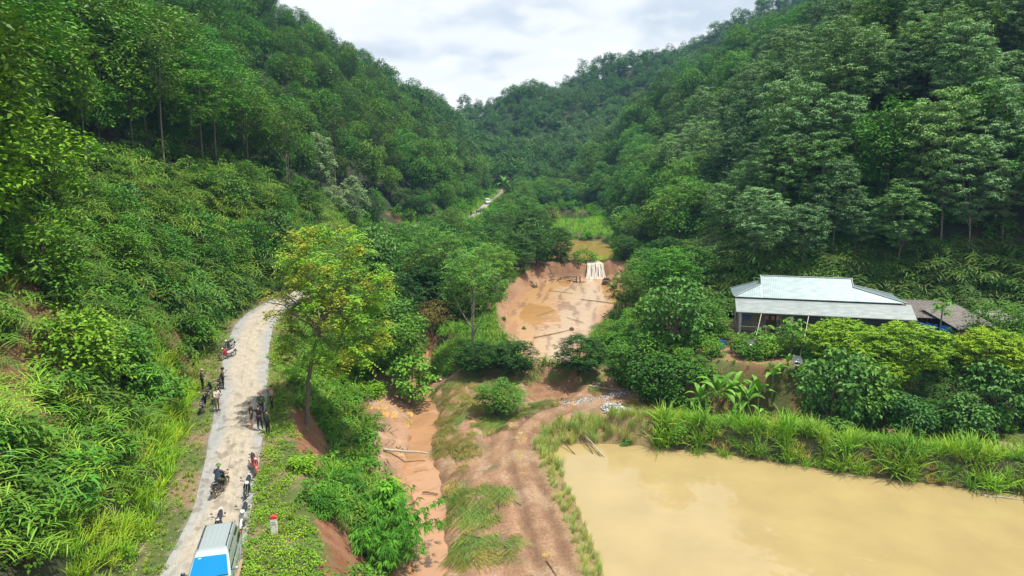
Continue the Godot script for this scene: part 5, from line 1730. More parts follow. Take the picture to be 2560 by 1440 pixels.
func make_head(skin: Color) -> Geo:
	var g := Geo.new()
	var s := skin
	var lip := Color(s.r * 0.8, s.g * 0.6, s.b * 0.6)
	var b := [
		[Vector3(0, 0.045, -0.02), Vector3(0, 0.04, 0.02), 0.082, 0.076, s],
		[Vector3(0, -0.01, 0.015), Vector3(0, -0.055, 0.04), 0.07, 0.045, s],
		[Vector3(0, -0.03, 0.03), Vector3(0, -0.075, 0.055), 0.05, 0.03, s],
		[Vector3(0, 0.02, 0.09), Vector3(0, -0.018, 0.108), 0.008, 0.014, s],
		[Vector3(-0.03, 0.032, 0.082), Vector3(0.03, 0.032, 0.082), 0.012, 0.012, s],
		[Vector3(-0.02, -0.045, 0.083), Vector3(0.02, -0.045, 0.083), 0.008, 0.008, lip],
		[Vector3(-0.082, 0.015, -0.005), Vector3(-0.086, -0.02, 0.0), 0.016, 0.011, s],
		[Vector3(0.082, 0.015, -0.005), Vector3(0.086, -0.02, 0.0), 0.016, 0.011, s],
		[Vector3(0, -0.06, -0.02), Vector3(0, -0.16, -0.035), 0.054, 0.058, s]]
	skin_surface(b, 0.0085, 0.018, g)
	for e in [-1, 1]:
		g.ball(Vector3(0.031 * e, 0.012, 0.079), Vector3(0.013, 0.009, 0.009), Color(0.75, 0.73, 0.7), Basis.IDENTITY, 5, 8)
		g.ball(Vector3(0.031 * e, 0.012, 0.086), Vector3(0.006, 0.006, 0.004), Color(0.02, 0.015, 0.01), Basis.IDENTITY, 4, 6)
	return g

# a relaxed right hand: wrist at the origin, fingers along -y, thumb towards +z
func make_hand(skin: Color) -> Geo:
	var g := Geo.new()
	var rings := []
	for q in [[0.0, 0.026, 0.019], [-0.03, 0.034, 0.017], [-0.07, 0.041, 0.015], [-0.095, 0.039, 0.012]]:
		var ring := PackedVector3Array()
		for s in 8: ring.push_back(Vector3(cos(TAU * s / 8.0) * q[2], q[0], sin(TAU * s / 8.0) * q[1]))
		rings.append(ring)
	g.loft(rings, skin, true, true, true)
	for k in 4:
		var z := 0.029 - k * 0.0195
		var l: float = [0.07, 0.08, 0.075, 0.058][k]
		var p := Vector3(0, -0.088, z)
		var curl := 0.35 + k * 0.08
		var pts := PackedVector3Array([p])
		var d := Vector3(-0.1, -1, 0)
		for s in 3:
			p += d.normalized() * l * [0.45, 0.32, 0.26][s]
			pts.push_back(p)
			d += Vector3(-curl, 0.12, 0)
		g.tube(pts, PackedFloat32Array([0.0098, 0.0092, 0.0085, 0.006]), 6, skin)
	g.tube(PackedVector3Array([Vector3(0, -0.025, 0.026), Vector3(-0.012, -0.055, 0.052), Vector3(-0.022, -0.082, 0.058), Vector3(-0.03, -0.1, 0.054)]), PackedFloat32Array([0.015, 0.0125, 0.0105, 0.007]), 6, skin)
	return g

func graft(g: Geo, src: Geo, t: Transform3D) -> void:
	var k := g.v.size()
	var turned := t.basis.determinant() < 0.0
	for q in src.v.size():
		g.v.push_back(t * src.v[q])
		g.n.push_back((t.basis * src.n[q]).normalized())
		g.c.push_back(src.c[q])
	for q in range(0, src.ix.size(), 3):
		g.ix.push_back(k + src.ix[q])
		g.ix.push_back(k + src.ix[q + (2 if turned else 1)])
		g.ix.push_back(k + src.ix[q + (1 if turned else 2)])

# d: pose and clothes. Left is +x, the person looks along +z.
func person(label: String, at_: Vector3, yaw: float, d: Dictionary, sc := 1.0) -> Node3D:
	var skin := Color(0.36, 0.2, 0.125)
	if head_geo == null:
		head_geo = make_head(skin)
		hand_geo = make_hand(skin)
	var shirt: Color = d.shirt
	var legs: Color = d.legs
	var shoe: Color = d.get("shoe", Color(0.03, 0.03, 0.03))
	var hip: Vector3 = d.get("hip", Vector3(0, 0.93, 0))
	var chest: Vector3 = d.get("chest", hip + Vector3(0, 0.38, 0.01))
	var neck := chest + (chest - hip).normalized() * 0.17
	var head: Vector3 = d.get("head", neck + Vector3(0, 0.155, 0.035))
	var b := [
		[hip + Vector3(-0.075, 0.02, 0), hip + Vector3(0.075, 0.02, 0), 0.115, 0.115, legs],
		[hip + Vector3(0, 0.1, 0.01), chest + Vector3(0, -0.05, 0), 0.115, 0.13, d.get("belt", shirt), shirt, d.get("hem", 0.0)],
		[hip + Vector3(-0.06, 0.12, 0.0), chest + Vector3(-0.09, 0, 0), 0.085, 0.1, d.get("belt", shirt), shirt, d.get("hem", 0.0)],
		[hip + Vector3(0.06, 0.12, 0.0), chest + Vector3(0.09, 0, 0), 0.085, 0.1, d.get("belt", shirt), shirt, d.get("hem", 0.0)],
		[chest + Vector3(-0.16, 0.08, -0.01), chest + Vector3(0.16, 0.08, -0.01), 0.066, 0.066, shirt],
		[chest + Vector3(0, 0.08, 0), neck + Vector3(0, 0.02, 0), 0.08, 0.055, shirt, skin, 0.75]]
	var hands := []
	for s in [-1.0, 1.0]:
		var side := "l" if s > 0 else "r"
		var sh := chest + Vector3(s * 0.185, 0.08, -0.01)
		var el: Vector3 = d.get("elbow_" + side, sh + Vector3(s * 0.06, -0.28, -0.03))
		var wr: Vector3 = d.get("wrist_" + side, el + Vector3(s * 0.0, -0.25, 0.07))
		var sleeve: float = d.get("sleeve", 1.0)
		b.append([sh, el, 0.062, 0.047, shirt, skin, clampf(sleeve * 2.0, 0.0, 1.01)])
		b.append([el, wr, 0.046, 0.031, shirt if sleeve > 0.5 else skin, skin, clampf(sleeve * 2.0 - 1.0, 0.0, 0.95)])
		hands.append([el, wr, s])
		var hj := hip + Vector3(s * 0.085, -0.02, 0)
		var kn: Vector3 = d.get("knee_" + side, hj + Vector3(s * 0.02, -0.42, 0.02))
		var an: Vector3 = d.get("ankle_" + side, kn + Vector3(s * 0.005, -0.41, -0.03))
		var long: float = d.get("trouser", 1.0)
		b.append([hj, kn, 0.094, 0.064, legs, skin, clampf(long * 2.0, 0.0, 1.01)])
		b.append([kn, an, 0.062, 0.042, legs if long > 0.5 else skin, skin, 0.97 if long > 0.5 else 1.01])
		var toe: Vector3 = d.get("toe_" + side, Vector3(s * 0.03, -0.045, 0.16))
		b.append([an + Vector3(0, -0.04, -0.035), an + toe, 0.042, 0.032, shoe])
	var g := Geo.new()
	skin_surface(b, 0.021 if sc > 0.5 else 0.03, 0.035, g)
	var turn: Basis = Basis(Vector3.UP, d.get("look", 0.0)) * Basis(Vector3.RIGHT, d.get("nod", 0.12))
	graft(g, head_geo, Transform3D(turn, head))
	for h in hands:
		var dir: Vector3 = (h[1] - h[0]).normalized()
		var y := -dir
		var z := Vector3(0, 0, 1) - y * y.z
		if z.length() < 0.2: z = Vector3(-h[2], 0, 0.2)
		z = (z - y * z.dot(y)).normalized()
		var x := y.cross(z)
		graft(g, hand_geo, Transform3D(Basis(x * float(h[2]), y, z), h[1] - dir * 0.01))
	var o := thing("person", label, "person", at_, yaw, d.get("group", ""))
	part("body", g, paint("cloth", 0.85), o)
	var hg := Geo.new()
	var hm := turn
	match d.get("top", "hair"):
		"helmet":
			hg.lathe(head + hm * Vector3(0, 0.05, -0.01), hm.y, [Vector2(0.165, -0.005), Vector2(0.155, 0.012), Vector2(0.11, 0.03), Vector2(0.104, 0.06), Vector2(0.085, 0.098), Vector2(0.05, 0.118), Vector2(0.002, 0.124)], 16, d.hat)
		"hat":
			hg.lathe(head + hm * Vector3(0, 0.055, -0.01), hm.y, [Vector2(0.17, -0.01), Vector2(0.14, 0.006), Vector2(0.1, 0.014), Vector2(0.095, 0.06), Vector2(0.075, 0.085), Vector2(0.002, 0.08)], 16, d.hat)
		"cap":
			hg.lathe(head + hm * Vector3(0, 0.045, -0.012), hm.y, [Vector2(0.098, 0.0), Vector2(0.098, 0.03), Vector2(0.075, 0.072), Vector2(0.002, 0.088)], 14, d.hat)
			hg.ball(head + hm * Vector3(0, 0.05, 0.1), Vector3(0.07, 0.008, 0.075), d.hat, hm, 5, 10)
		"crash":
			hg.ball(head + hm * Vector3(0, 0.04, -0.015), Vector3(0.122, 0.118, 0.135), d.hat, hm, 9, 14)
		_:
			var hair := Color(0.012, 0.01, 0.01)
			hg.ball(head + hm * Vector3(0, 0.062, -0.022), Vector3(0.092, 0.078, 0.098), hair, hm, 8, 12)
			hg.ball(head + hm * Vector3(0, 0.015, -0.055), Vector3(0.078, 0.07, 0.06), hair, hm, 7, 10)
	if hg.v.size(): part({"helmet": "hat", "hat": "hat", "cap": "cap", "crash": "helmet"}.get(d.get("top", "hair"), "hair"), hg, paint("headwear", 0.5), o)
	return o

# ---------------------------------------------------------------- motorbikes; front along +z, wheels on y = 0
func wheel(o: Node3D, called: String, p: Vector3, r: float, rim: Color, mud: Color) -> void:
	var t := Geo.new()
	t.lathe(p, Vector3.RIGHT, [Vector2(r - 0.055, -0.03), Vector2(r - 0.02, -0.04), Vector2(r, -0.016), Vector2(r, 0.016), Vector2(r - 0.02, 0.04), Vector2(r - 0.055, 0.03)], 22, mud)
	var w := part(called, t, paint("rubber", 0.9), o)
	var g := Geo.new()
	g.lathe(p, Vector3.RIGHT, [Vector2(r - 0.052, -0.026), Vector2(r - 0.075, -0.018), Vector2(r - 0.075, 0.018), Vector2(r - 0.052, 0.026)], 22, rim)
	g.lathe(p, Vector3.RIGHT, [Vector2(0.002, -0.06), Vector2(0.045, -0.055), Vector2(0.05, 0.055), Vector2(0.002, 0.06)], 12, Color(0.3, 0.3, 0.3))
	for k in 10:
		var a := TAU * k / 10.0
		g.rod(p + Vector3(0.02 * (1 if k % 2 else -1), cos(a) * 0.045, sin(a) * 0.045), p + Vector3(0, cos(a + 0.15) * (r - 0.06), sin(a + 0.15) * (r - 0.06)), 0.008, 0.006, 4, rim)
	part("rim", g, paint("metal", 0.35, 0.6), w)

func ring_at(z: float, y0: float, y1: float, w0: float, w1: float) -> PackedVector3Array:
	var r := PackedVector3Array()
	for q in [[-1.0, 0.0], [-1.0, 0.5], [-0.8, 0.9], [-0.3, 1.0], [0.3, 1.0], [0.8, 0.9], [1.0, 0.5], [1.0, 0.0], [0.6, -0.06], [-0.6, -0.06]]:
		r.push_back(Vector3(q[0] * lerpf(w0, w1, clampf(q[1], 0, 1)), lerpf(y0, y1, q[1]), z))
	return r

func motorbike(label: String, at_: Vector3, yaw: float, c: Dictionary, group := "motorbikes parked along the road") -> Node3D:
	var o := thing("motorbike", label, "motorbike", at_, yaw, group)
	o.rotation.z = c.get("tilt", 0.1)
	var body: Color = c.body
	var second: Color = c.get("second", Color(0.02, 0.02, 0.022))
	var seat: Color = c.get("seat", Color(0.018, 0.018, 0.022))
	var gloss := paint("gloss", 0.25, 0.0, Color.WHITE, Color.BLACK, 0.6)
	var dull := paint("dull", 0.7)
	var steel := paint("metal", 0.35, 0.6)
	var mud: Color = c.get("tyre", Color(0.035, 0.032, 0.03))
	var rr: float = c.get("wheel", 0.285)
	wheel(o, "front_wheel", Vector3(0, rr, 0.62), rr, c.get("rim", Color(0.25, 0.25, 0.26)), mud)
	wheel(o, "rear_wheel", Vector3(0, rr, -0.6), rr, c.get("rim", Color(0.25, 0.25, 0.26)), mud)
	var g := Geo.new()
	# front mudguard arched over the wheel
	var rings := []
	for k in 9:
		var a := -0.5 + 2.0 * k / 8.0
		var rad := rr + 0.035
		var ring := PackedVector3Array()
		for q in [[-0.055, -0.03], [-0.05, 0.012], [0, 0.028], [0.05, 0.012], [0.055, -0.03]]:
			ring.push_back(Vector3(q[0], rr + cos(a) * (rad + q[1]), 0.62 + sin(a) * (rad + q[1])))
		rings.append(ring)
	g.loft(rings, c.get("guard", body), false)
	part("front_mudguard", g, gloss, o)
	g = Geo.new()
	for s in [-1, 1]:
		g.rod(Vector3(0.065 * s, rr, 0.62), Vector3(0.05 * s, 0.86, 0.36), 0.018, 0.022, 8, Color(0.35, 0.35, 0.36))
	part("fork", g, steel, o)
	# leg shield: a broad shell that narrows downwards
	g = Geo.new()
	rings = []
	for q in [[0.32, 0.10, 0.30], [0.42, 0.18, 0.36], [0.6, 0.2, 0.40], [0.76, 0.15, 0.40], [0.88, 0.09, 0.36]]:
		var ring := PackedVector3Array()
		for k in 9:
			var t := k / 8.0 * 2.0 - 1.0
			ring.push_back(Vector3(t * q[1], q[0], q[2] - absf(t) * absf(t) * 0.14))
		for k in 9:
			var t := 1.0 - k / 8.0 * 2.0
			ring.push_back(Vector3(t * q[1] * 0.96, q[0], q[2] - 0.03 - absf(t) * absf(t) * 0.14))
		rings.append(ring)
	g.loft(rings, body, true, true, true)
	part("leg_shield", g, gloss, o)
	# front cowl with its lamp
	g = Geo.new()
	g.ball(Vector3(0, 0.93, 0.40), Vector3(0.13, 0.1, 0.11), c.get("cowl", body), Basis(Vector3.RIGHT, 0.35), 8, 12)
	part("handlebar_cowl", g, gloss, o)
	g = Geo.new()
	g.ball(Vector3(0, 0.93, 0.475), Vector3(0.085, 0.055, 0.05), Color(0.75, 0.77, 0.78), Basis(Vector3.RIGHT, 0.35), 7, 12)
	part("headlight", g, paint("lens", 0.08), o)
	g = Geo.new()
	g.tube(PackedVector3Array([Vector3(-0.34, 0.98, 0.24), Vector3(-0.2, 0.99, 0.33), Vector3(0, 0.96, 0.37), Vector3(0.2, 0.99, 0.33), Vector3(0.34, 0.98, 0.24)]), PackedFloat32Array([0.013, 0.013, 0.014, 0.013, 0.013]), 7, Color(0.06, 0.06, 0.06))
	for s in [-1, 1]: g.rod(Vector3(0.34 * s, 0.98, 0.24), Vector3(0.23 * s, 0.99, 0.31), 0.02, 0.02, 8, Color(0.02, 0.02, 0.02))
	part("handlebar", g, dull, o)
	for s in [-1, 1]:
		g = Geo.new()
		g.rod(Vector3(0.2 * s, 0.99, 0.33), Vector3(0.3 * s, 1.15, 0.3), 0.007, 0.007, 5, Color(0.03, 0.03, 0.03))
		g.ball(Vector3(0.31 * s, 1.17, 0.3), Vector3(0.06, 0.04, 0.014), c.get("mirror", Color(0.03, 0.03, 0.03)), Basis.IDENTITY, 6, 10)
		part("mirror", g, gloss, o)
	# spine, engine, side covers
	g = Geo.new()
	g.loft([ring_at(0.3, 0.42, 0.56, 0.05, 0.05), ring_at(0.1, 0.36, 0.46, 0.055, 0.05), ring_at(-0.1, 0.38, 0.6, 0.07, 0.07)], second, true, true, true)
	part("frame", g, gloss, o)
	g = Geo.new()
	g.box(Vector3(0, 0.28, 0.05), Vector3(0.22, 0.2, 0.34), Color(0.2, 0.2, 0.2), Basis.IDENTITY, 0.03)
	g.rod(Vector3(-0.14, 0.28, 0.0), Vector3(0.14, 0.28, 0.0), 0.085, 0.085, 12, Color(0.26, 0.26, 0.27))
	part("engine", g, steel, o)
	g = Geo.new()
	g.loft([ring_at(0.05, 0.45, 0.62, 0.09, 0.07), ring_at(-0.2, 0.42, 0.72, 0.125, 0.11), ring_at(-0.5, 0.5, 0.75, 0.125, 0.11), ring_at(-0.8, 0.64, 0.78, 0.085, 0.075), ring_at(-0.95, 0.72, 0.79, 0.045, 0.04)], c.get("side", body), true, true, true)
	part("side_cover", g, gloss, o)
	g = Geo.new()
	g.loft([ring_at(0.14, 0.66, 0.70, 0.05, 0.04), ring_at(0.02, 0.68, 0.77, 0.10, 0.07), ring_at(-0.2, 0.69, 0.79, 0.125, 0.10), ring_at(-0.45, 0.73, 0.83, 0.13, 0.11), ring_at(-0.68, 0.75, 0.85, 0.105, 0.09), ring_at(-0.8, 0.77, 0.83, 0.06, 0.05)], seat, true, true, true)
	part("seat", g, paint("vinyl", 0.55), o)
	g = Geo.new()
	g.tube(PackedVector3Array([Vector3(-0.13, 0.76, -0.5), Vector3(-0.13, 0.86, -0.74), Vector3(0, 0.88, -0.92), Vector3(0.13, 0.86, -0.74), Vector3(0.13, 0.76, -0.5)]), PackedFloat32Array([0.014, 0.015, 0.015, 0.015, 0.014]), 6, c.get("rail", Color(0.5, 0.5, 0.5)))
	part("grab_rail", g, steel, o)
	g = Geo.new()
	g.ball(Vector3(0, 0.74, -0.95), Vector3(0.06, 0.04, 0.035), Color(0.4, 0.02, 0.015), Basis.IDENTITY, 6, 10)
	part("tail_light", g, paint("lens", 0.08), o)
	g = Geo.new()
	g.loft([ring_at(-0.72, 0.5, 0.66, 0.06, 0.06), ring_at(-0.92, 0.46, 0.6, 0.055, 0.05), ring_at(-1.02, 0.34, 0.4, 0.05, 0.04)], Color(0.03, 0.03, 0.03), true, true, true)
	part("rear_mudguard", g, dull, o)
	g = Geo.new()
	g.box(Vector3(0, 0.56, -1.0), Vector3(0.19, 0.14, 0.008), Color(0.8, 0.8, 0.78), Basis(Vector3.RIGHT, -0.45))
	part("number_plate", g, paint("plate", 0.5), o)
	g = Geo.new()
	g.tube(PackedVector3Array([Vector3(-0.1, 0.2, 0.15), Vector3(-0.15, 0.19, -0.15), Vector3(-0.17, 0.27, -0.4), Vector3(-0.18, 0.36, -0.82)]), PackedFloat32Array([0.02, 0.022, 0.045, 0.04]), 10, c.get("pipe", Color(0.3, 0.3, 0.31)))
	part("exhaust", g, steel, o)
	g = Geo.new()
	g.rod(Vector3(-0.22, 0.24, 0.06), Vector3(0.22, 0.24, 0.06), 0.014, 0.014, 6, Color(0.03, 0.03, 0.03))
	g.rod(Vector3(0.1, 0.22, -0.02), Vector3(0.24, 0.01, -0.12), 0.011, 0.011, 5, Color(0.1, 0.1, 0.1))
	part("footrest", g, dull, o)
	return o

# ---------------------------------------------------------------- the silver car; front along +z
func car_ring(z: float, half: float, belt: float, sill: float, crown := 0.0) -> PackedVector3Array:
	var r := PackedVector3Array()
	for q in [[0.0, belt + crown], [0.5, belt + crown * 0.85], [0.82, belt + crown * 0.3], [0.95, belt - 0.03], [1.0, lerpf(belt, sill, 0.3)], [1.0, lerpf(belt, sill, 0.6)], [0.97, lerpf(belt, sill, 0.9)], [0.9, sill], [0.0, sill]]:
		r.push_back(Vector3(q[0] * half, q[1], z))
	for k in range(7, 0, -1):
		r.push_back(Vector3(-r[k].x, r[k].y, z))
	return r

func pane(o: Node3D, called: String, pts: Array, m: Material, out: Vector3) -> MeshInstance3D:
	var g := Geo.new()
	var a: Vector3 = pts[0]
	var n: Vector3 = (pts[2] - a).cross(pts[1] - a).normalized()
	if n.dot(out) < 0.0: n = -n
	var ring := PackedVector3Array()
	for p in pts: ring.push_back(p + n * 0.006)
	var col := Color.WHITE
	if ring.size() == 4:
		if (ring[2] - ring[0]).cross(ring[1] - ring[0]).dot(out) < 0.0: ring.reverse()
		g.quad(ring[0], ring[1], ring[2], ring[3], col)
	else:
		if (ring[2] - ring[0]).cross(ring[1] - ring[0]).dot(out) < 0.0: ring.reverse()
		g.tri(ring[0], ring[1], ring[2], col)
	return part(called, g, m, o)

func glass(key: String, col: Color, rough: float, metal := 0.0) -> StandardMaterial3D:
	if mats.has(key): return mats[key]
	var m := StandardMaterial3D.new()
	m.albedo_color = col.linear_to_srgb()
	m.roughness = rough
	m.metallic = metal
	m.metallic_specular = 0.6
	m.cull_mode = BaseMaterial3D.CULL_DISABLED
	mats[key] = m
	return m

func silver_car(at_: Vector3, yaw: float) -> void:
	var o := thing("parked_car", "silver off-road car with a blue-tinted windscreen at the bottom of the road", "car", at_, yaw)
	var col := Color(0.4, 0.475, 0.505)
	var m := paint("car_paint", 0.36, 0.5)
	m.clearcoat_enabled = true
	m.clearcoat = 0.8
	m.clearcoat_roughness = 0.06
	var g := Geo.new()
	var st := []
	for q in [[-2.36, 0.8, 0.92, 0.45, 0.0], [-2.3, 0.87, 1.04, 0.4, 0.0], [-2.0, 0.915, 1.1, 0.34, 0.0], [-1.0, 0.925, 1.09, 0.3, 0.0], [0.0, 0.925, 1.08, 0.3, 0.0], [1.0, 0.92, 1.07, 0.3, 0.0], [1.25, 0.915, 1.06, 0.3, 0.03], [1.8, 0.9, 1.01, 0.32, 0.05], [2.2, 0.86, 0.94, 0.38, 0.04], [2.36, 0.74, 0.82, 0.45, 0.0]]:
		st.append(car_ring(q[0], q[1], q[2], q[3], q[4]))
	g.loft(st, col, true, true, true)
	part("body", g, m, o)
	# greenhouse: four rings, base to roof
	g = Geo.new()
	var levels := []
	for q in [[1.05, 0.87, -2.26, 1.28], [1.38, 0.79, -2.2, 0.84], [1.66, 0.69, -2.1, 0.44], [1.755, 0.63, -2.02, 0.3], [1.79, 0.55, -1.92, 0.16]]:
		var y: float = q[0]
		var w: float = q[1]
		var b: float = q[2]
		var f: float = q[3]
		levels.append(PackedVector3Array([Vector3(-w, y, f - 0.06), Vector3(-w * 0.92, y, f), Vector3(w * 0.92, y, f), Vector3(w, y, f - 0.06), Vector3(w, y, (b + f) * 0.5), Vector3(w, y, b + 0.14), Vector3(w * 0.82, y, b), Vector3(-w * 0.82, y, b), Vector3(-w, y, b + 0.14), Vector3(-w, y, (b + f) * 0.5)]))
	for a in 4:
		for k in 10:
			g.quad(levels[a][k], levels[a + 1][k], levels[a + 1][(k + 1) % 10], levels[a][(k + 1) % 10], col)
	g.fan(levels[4], col, Vector3.DOWN)
	part("roof", g, m, o)
	for k in 5:
		var rb := Geo.new()
		rb.box(Vector3(-0.4 + k * 0.2, 1.793, -0.88), Vector3(0.035, 0.016, 1.75), col, Basis.IDENTITY, 0.006)
		part("roof_rib", rb, m, o)
	var dark := paint("dull", 0.7)
	for s in [-1.0, 1.0]:
		var rl := Geo.new()
		rl.tube(PackedVector3Array([Vector3(0.57 * s, 1.77, -1.9), Vector3(0.57 * s, 1.84, -1.78), Vector3(0.57 * s, 1.85, -0.9), Vector3(0.57 * s, 1.84, -0.02), Vector3(0.57 * s, 1.78, 0.1)]), PackedFloat32Array([0.026, 0.024, 0.022, 0.024, 0.026]), 7, Color(0.03, 0.035, 0.04))
		rl.box(Vector3(0.57 * s, 1.8, -0.9), Vector3(0.05, 0.06, 0.12), Color(0.03, 0.035, 0.04))
		part("roof_rail", rl, dark, o)
		# side windows follow the greenhouse plane
		var lo := 1.1
		var hi := 1.64
		var wl := 0.87 - 0.08 * (lo - 1.05) / 0.33
		var wh := 0.695
		var gm := glass("dark_glass", Color(0.015, 0.018, 0.02), 0.06)
		pane(o, "front_window", [Vector3(s * wl, lo, 0.98), Vector3(s * wl, lo, 0.08), Vector3(s * wh, hi, 0.04), Vector3(s * wh, hi, 0.36)], gm, Vector3(s, 0.3, 0))
		pane(o, "rear_window", [Vector3(s * wl, lo, 0.0), Vector3(s * wl, lo, -0.92), Vector3(s * wh, hi, -0.92), Vector3(s * wh, hi, -0.03)], gm, Vector3(s, 0.3, 0))
		pane(o, "quarter_window", [Vector3(s * wl, lo + 0.02, -1.08), Vector3(s * wl, lo + 0.05, -1.98), Vector3(s * wh, hi, -1.86), Vector3(s * wh, hi, -1.06)], gm, Vector3(s, 0.3, 0))
		var tr := Geo.new()
		tr.rod(Vector3(s * (wl + 0.006), lo - 0.02, 1.0), Vector3(s * (wl + 0.006), lo - 0.02, -1.0), 0.012, 0.012, 5, Color(0.6, 0.62, 0.63))
		part("window_trim", tr, paint("metal", 0.35, 0.6), o)
		for hz in [-0.72, 0.28]:
			var hd := Geo.new()
			hd.box(Vector3(s * 0.935, 0.93, hz), Vector3(0.03, 0.035, 0.16), col, Basis.IDENTITY, 0.01)
			part("door_handle", hd, paint("metal", 0.35, 0.6), o)
		for dz in [0.04, -0.98, 1.06]:
			var sm := Geo.new()
			sm.box(Vector3(s * 0.9255, 0.7, dz), Vector3(0.006, 0.62, 0.012), Color(0.05, 0.06, 0.06))
			part("door_seam", sm, dark, o)
		var mi := Geo.new()
		mi.rod(Vector3(s * 0.86, 1.1, 0.92), Vector3(s * 1.0, 1.13, 0.92), 0.025, 0.03, 6, Color(0.03, 0.03, 0.03))
		mi.ball(Vector3(s * 1.06, 1.17, 0.93), Vector3(0.1, 0.08, 0.07), Color(0.36, 0.43, 0.46) if s > 0 else Color(0.05, 0.04, 0.05), Basis.IDENTITY, 8, 12)
		part("mirror", mi, m, o)
		var step := Geo.new()
		step.box(Vector3(s * 0.95, 0.36, -0.1), Vector3(0.16, 0.06, 1.9), Color(0.3, 0.22, 0.15), Basis.IDENTITY, 0.015)
		part("running_board", step, dark, o)
		for wz in [-1.4, 1.4]:
			var ar := Geo.new()
			var ring := []
			for k in 13:
				var a := -0.35 + (PI + 0.7) * k / 12.0
				var q := PackedVector3Array()
				for e in [[0.88, 0.41], [0.95, 0.43], [0.955, 0.46], [0.91, 0.5]]:
					q.push_back(Vector3(s * e[0], 0.4 + sin(a) * e[1], wz + cos(a) * e[1]))
				ring.append(q)
			ar.loft(ring, col, false)
			part("wheel_arch", ar, m, o)
			var well := Geo.new()
			well.lathe(Vector3(s * 0.9, 0.4, wz), Vector3(s, 0, 0), [Vector2(0.42, 0.028), Vector2(0.002, 0.028)], 20, Color(0.012, 0.012, 0.012))
			part("wheel_well", well, dark, o)
			var tw := Geo.new()
			tw.lathe(Vector3(s * 0.84, 0.375, wz), Vector3(s, 0, 0), [Vector2(0.24, -0.1), Vector2(0.35, -0.1), Vector2(0.375, -0.06), Vector2(0.375, 0.07), Vector2(0.35, 0.11), Vector2(0.25, 0.115)], 26, Color(0.27, 0.19, 0.13))
			var ww := part("wheel", tw, paint("rubber", 0.9), o)
			var rm := Geo.new()
			rm.lathe(Vector3(s * 0.84, 0.375, wz), Vector3(s, 0, 0), [Vector2(0.25, 0.112), Vector2(0.22, 0.07), Vector2(0.06, 0.1), Vector2(0.002, 0.105)], 20, Color(0.3, 0.26, 0.22))
			for k in 6:
				var a := TAU * k / 6.0
				rm.rod(Vector3(s * 0.945, 0.375 + sin(a) * 0.05, wz + cos(a) * 0.05), Vector3(s * 0.945, 0.375 + sin(a) * 0.24, wz + cos(a) * 0.24), 0.03, 0.024, 6, Color(0.42, 0.36, 0.3))
			part("rim", rm, paint("metal", 0.35, 0.6), ww)
	var ws := Geo.new()
	var blue := glass("windscreen_blue", Color(0.02, 0.36, 0.8), 0.04, 0.85)
	var q0 := [Vector3(-0.775, 1.09, 1.235), Vector3(0.775, 1.09, 1.235), Vector3(0.635, 1.625, 0.5), Vector3(-0.635, 1.625, 0.5)]
	var mid0 := Vector3(0, 0, 0.0)
	for a in 3:
		for k in 8:
			var c := []
			for e in [[k, a], [k + 1, a], [k + 1, a + 1], [k, a + 1]]:
				var u: float = e[0] / 8.0
				var v: float = e[1] / 3.0
				var p: Vector3 = q0[0].lerp(q0[1], u).lerp(q0[3].lerp(q0[2], u), v)
				c.append(p + Vector3(0, 0.02, 0.025) + Vector3(0, 0.01, 0.012) * sin(PI * u))
			ws.quad(c[0], c[3], c[2], c[1], Color.WHITE)
	var wsn := part("windscreen", ws, blue, o)
	var stk := Geo.new()
	stk.box(Vector3(-0.42, 1.59, 0.605), Vector3(0.12, 0.006, 0.09), Color(0.45, 0.75, 0.78), Basis(Vector3.RIGHT, 0.94))
	part("sticker", stk, dark, wsn)
	for s in [-0.45, 0.25]:
		var wp := Geo.new()
		wp.tube(PackedVector3Array([Vector3(s, 1.11, 1.29), Vector3(s + 0.25, 1.13, 1.275), Vector3(s + 0.55, 1.125, 1.27)]), PackedFloat32Array([0.014, 0.011, 0.009]), 5, Color(0.01, 0.01, 0.01))
		part("wiper", wp, dark, o)
	var rg2 := Geo.new()
	pane(o, "rear_screen", [Vector3(-0.66, 1.16, -2.24), Vector3(0.66, 1.16, -2.24), Vector3(0.55, 1.6, -2.125), Vector3(-0.55, 1.6, -2.125)], glass("dark_glass", Color(0.015, 0.018, 0.02), 0.06), Vector3(0, 0, -1))
	for s in [-1.0, 1.0]:
		var hl := Geo.new()
		hl.ball(Vector3(s * 0.66, 0.8, 2.26), Vector3(0.17, 0.1, 0.1), Color(0.7, 0.72, 0.74), Basis(Vector3.UP, 0.25 * s), 7, 12)
		part("headlight", hl, paint("lens", 0.08), o)
		var tl := Geo.new()
		tl.box(Vector3(s * 0.82, 1.0, -2.27), Vector3(0.12, 0.28, 0.1), Color(0.4, 0.02, 0.02), Basis.IDENTITY, 0.03)
		part("tail_light", tl, paint("lens", 0.08), o)
	var bp := Geo.new()
	bp.box(Vector3(0, 0.62, 2.37), Vector3(1.0, 0.16, 0.05), Color(0.04, 0.04, 0.045), Basis.IDENTITY, 0.02)
	part("grille", bp, dark, o)
	bp = Geo.new()
	bp.box(Vector3(0, 0.45, 2.33), Vector3(1.6, 0.16, 0.12), col, Basis.IDENTITY, 0.04)
	part("bumper", bp, m, o)

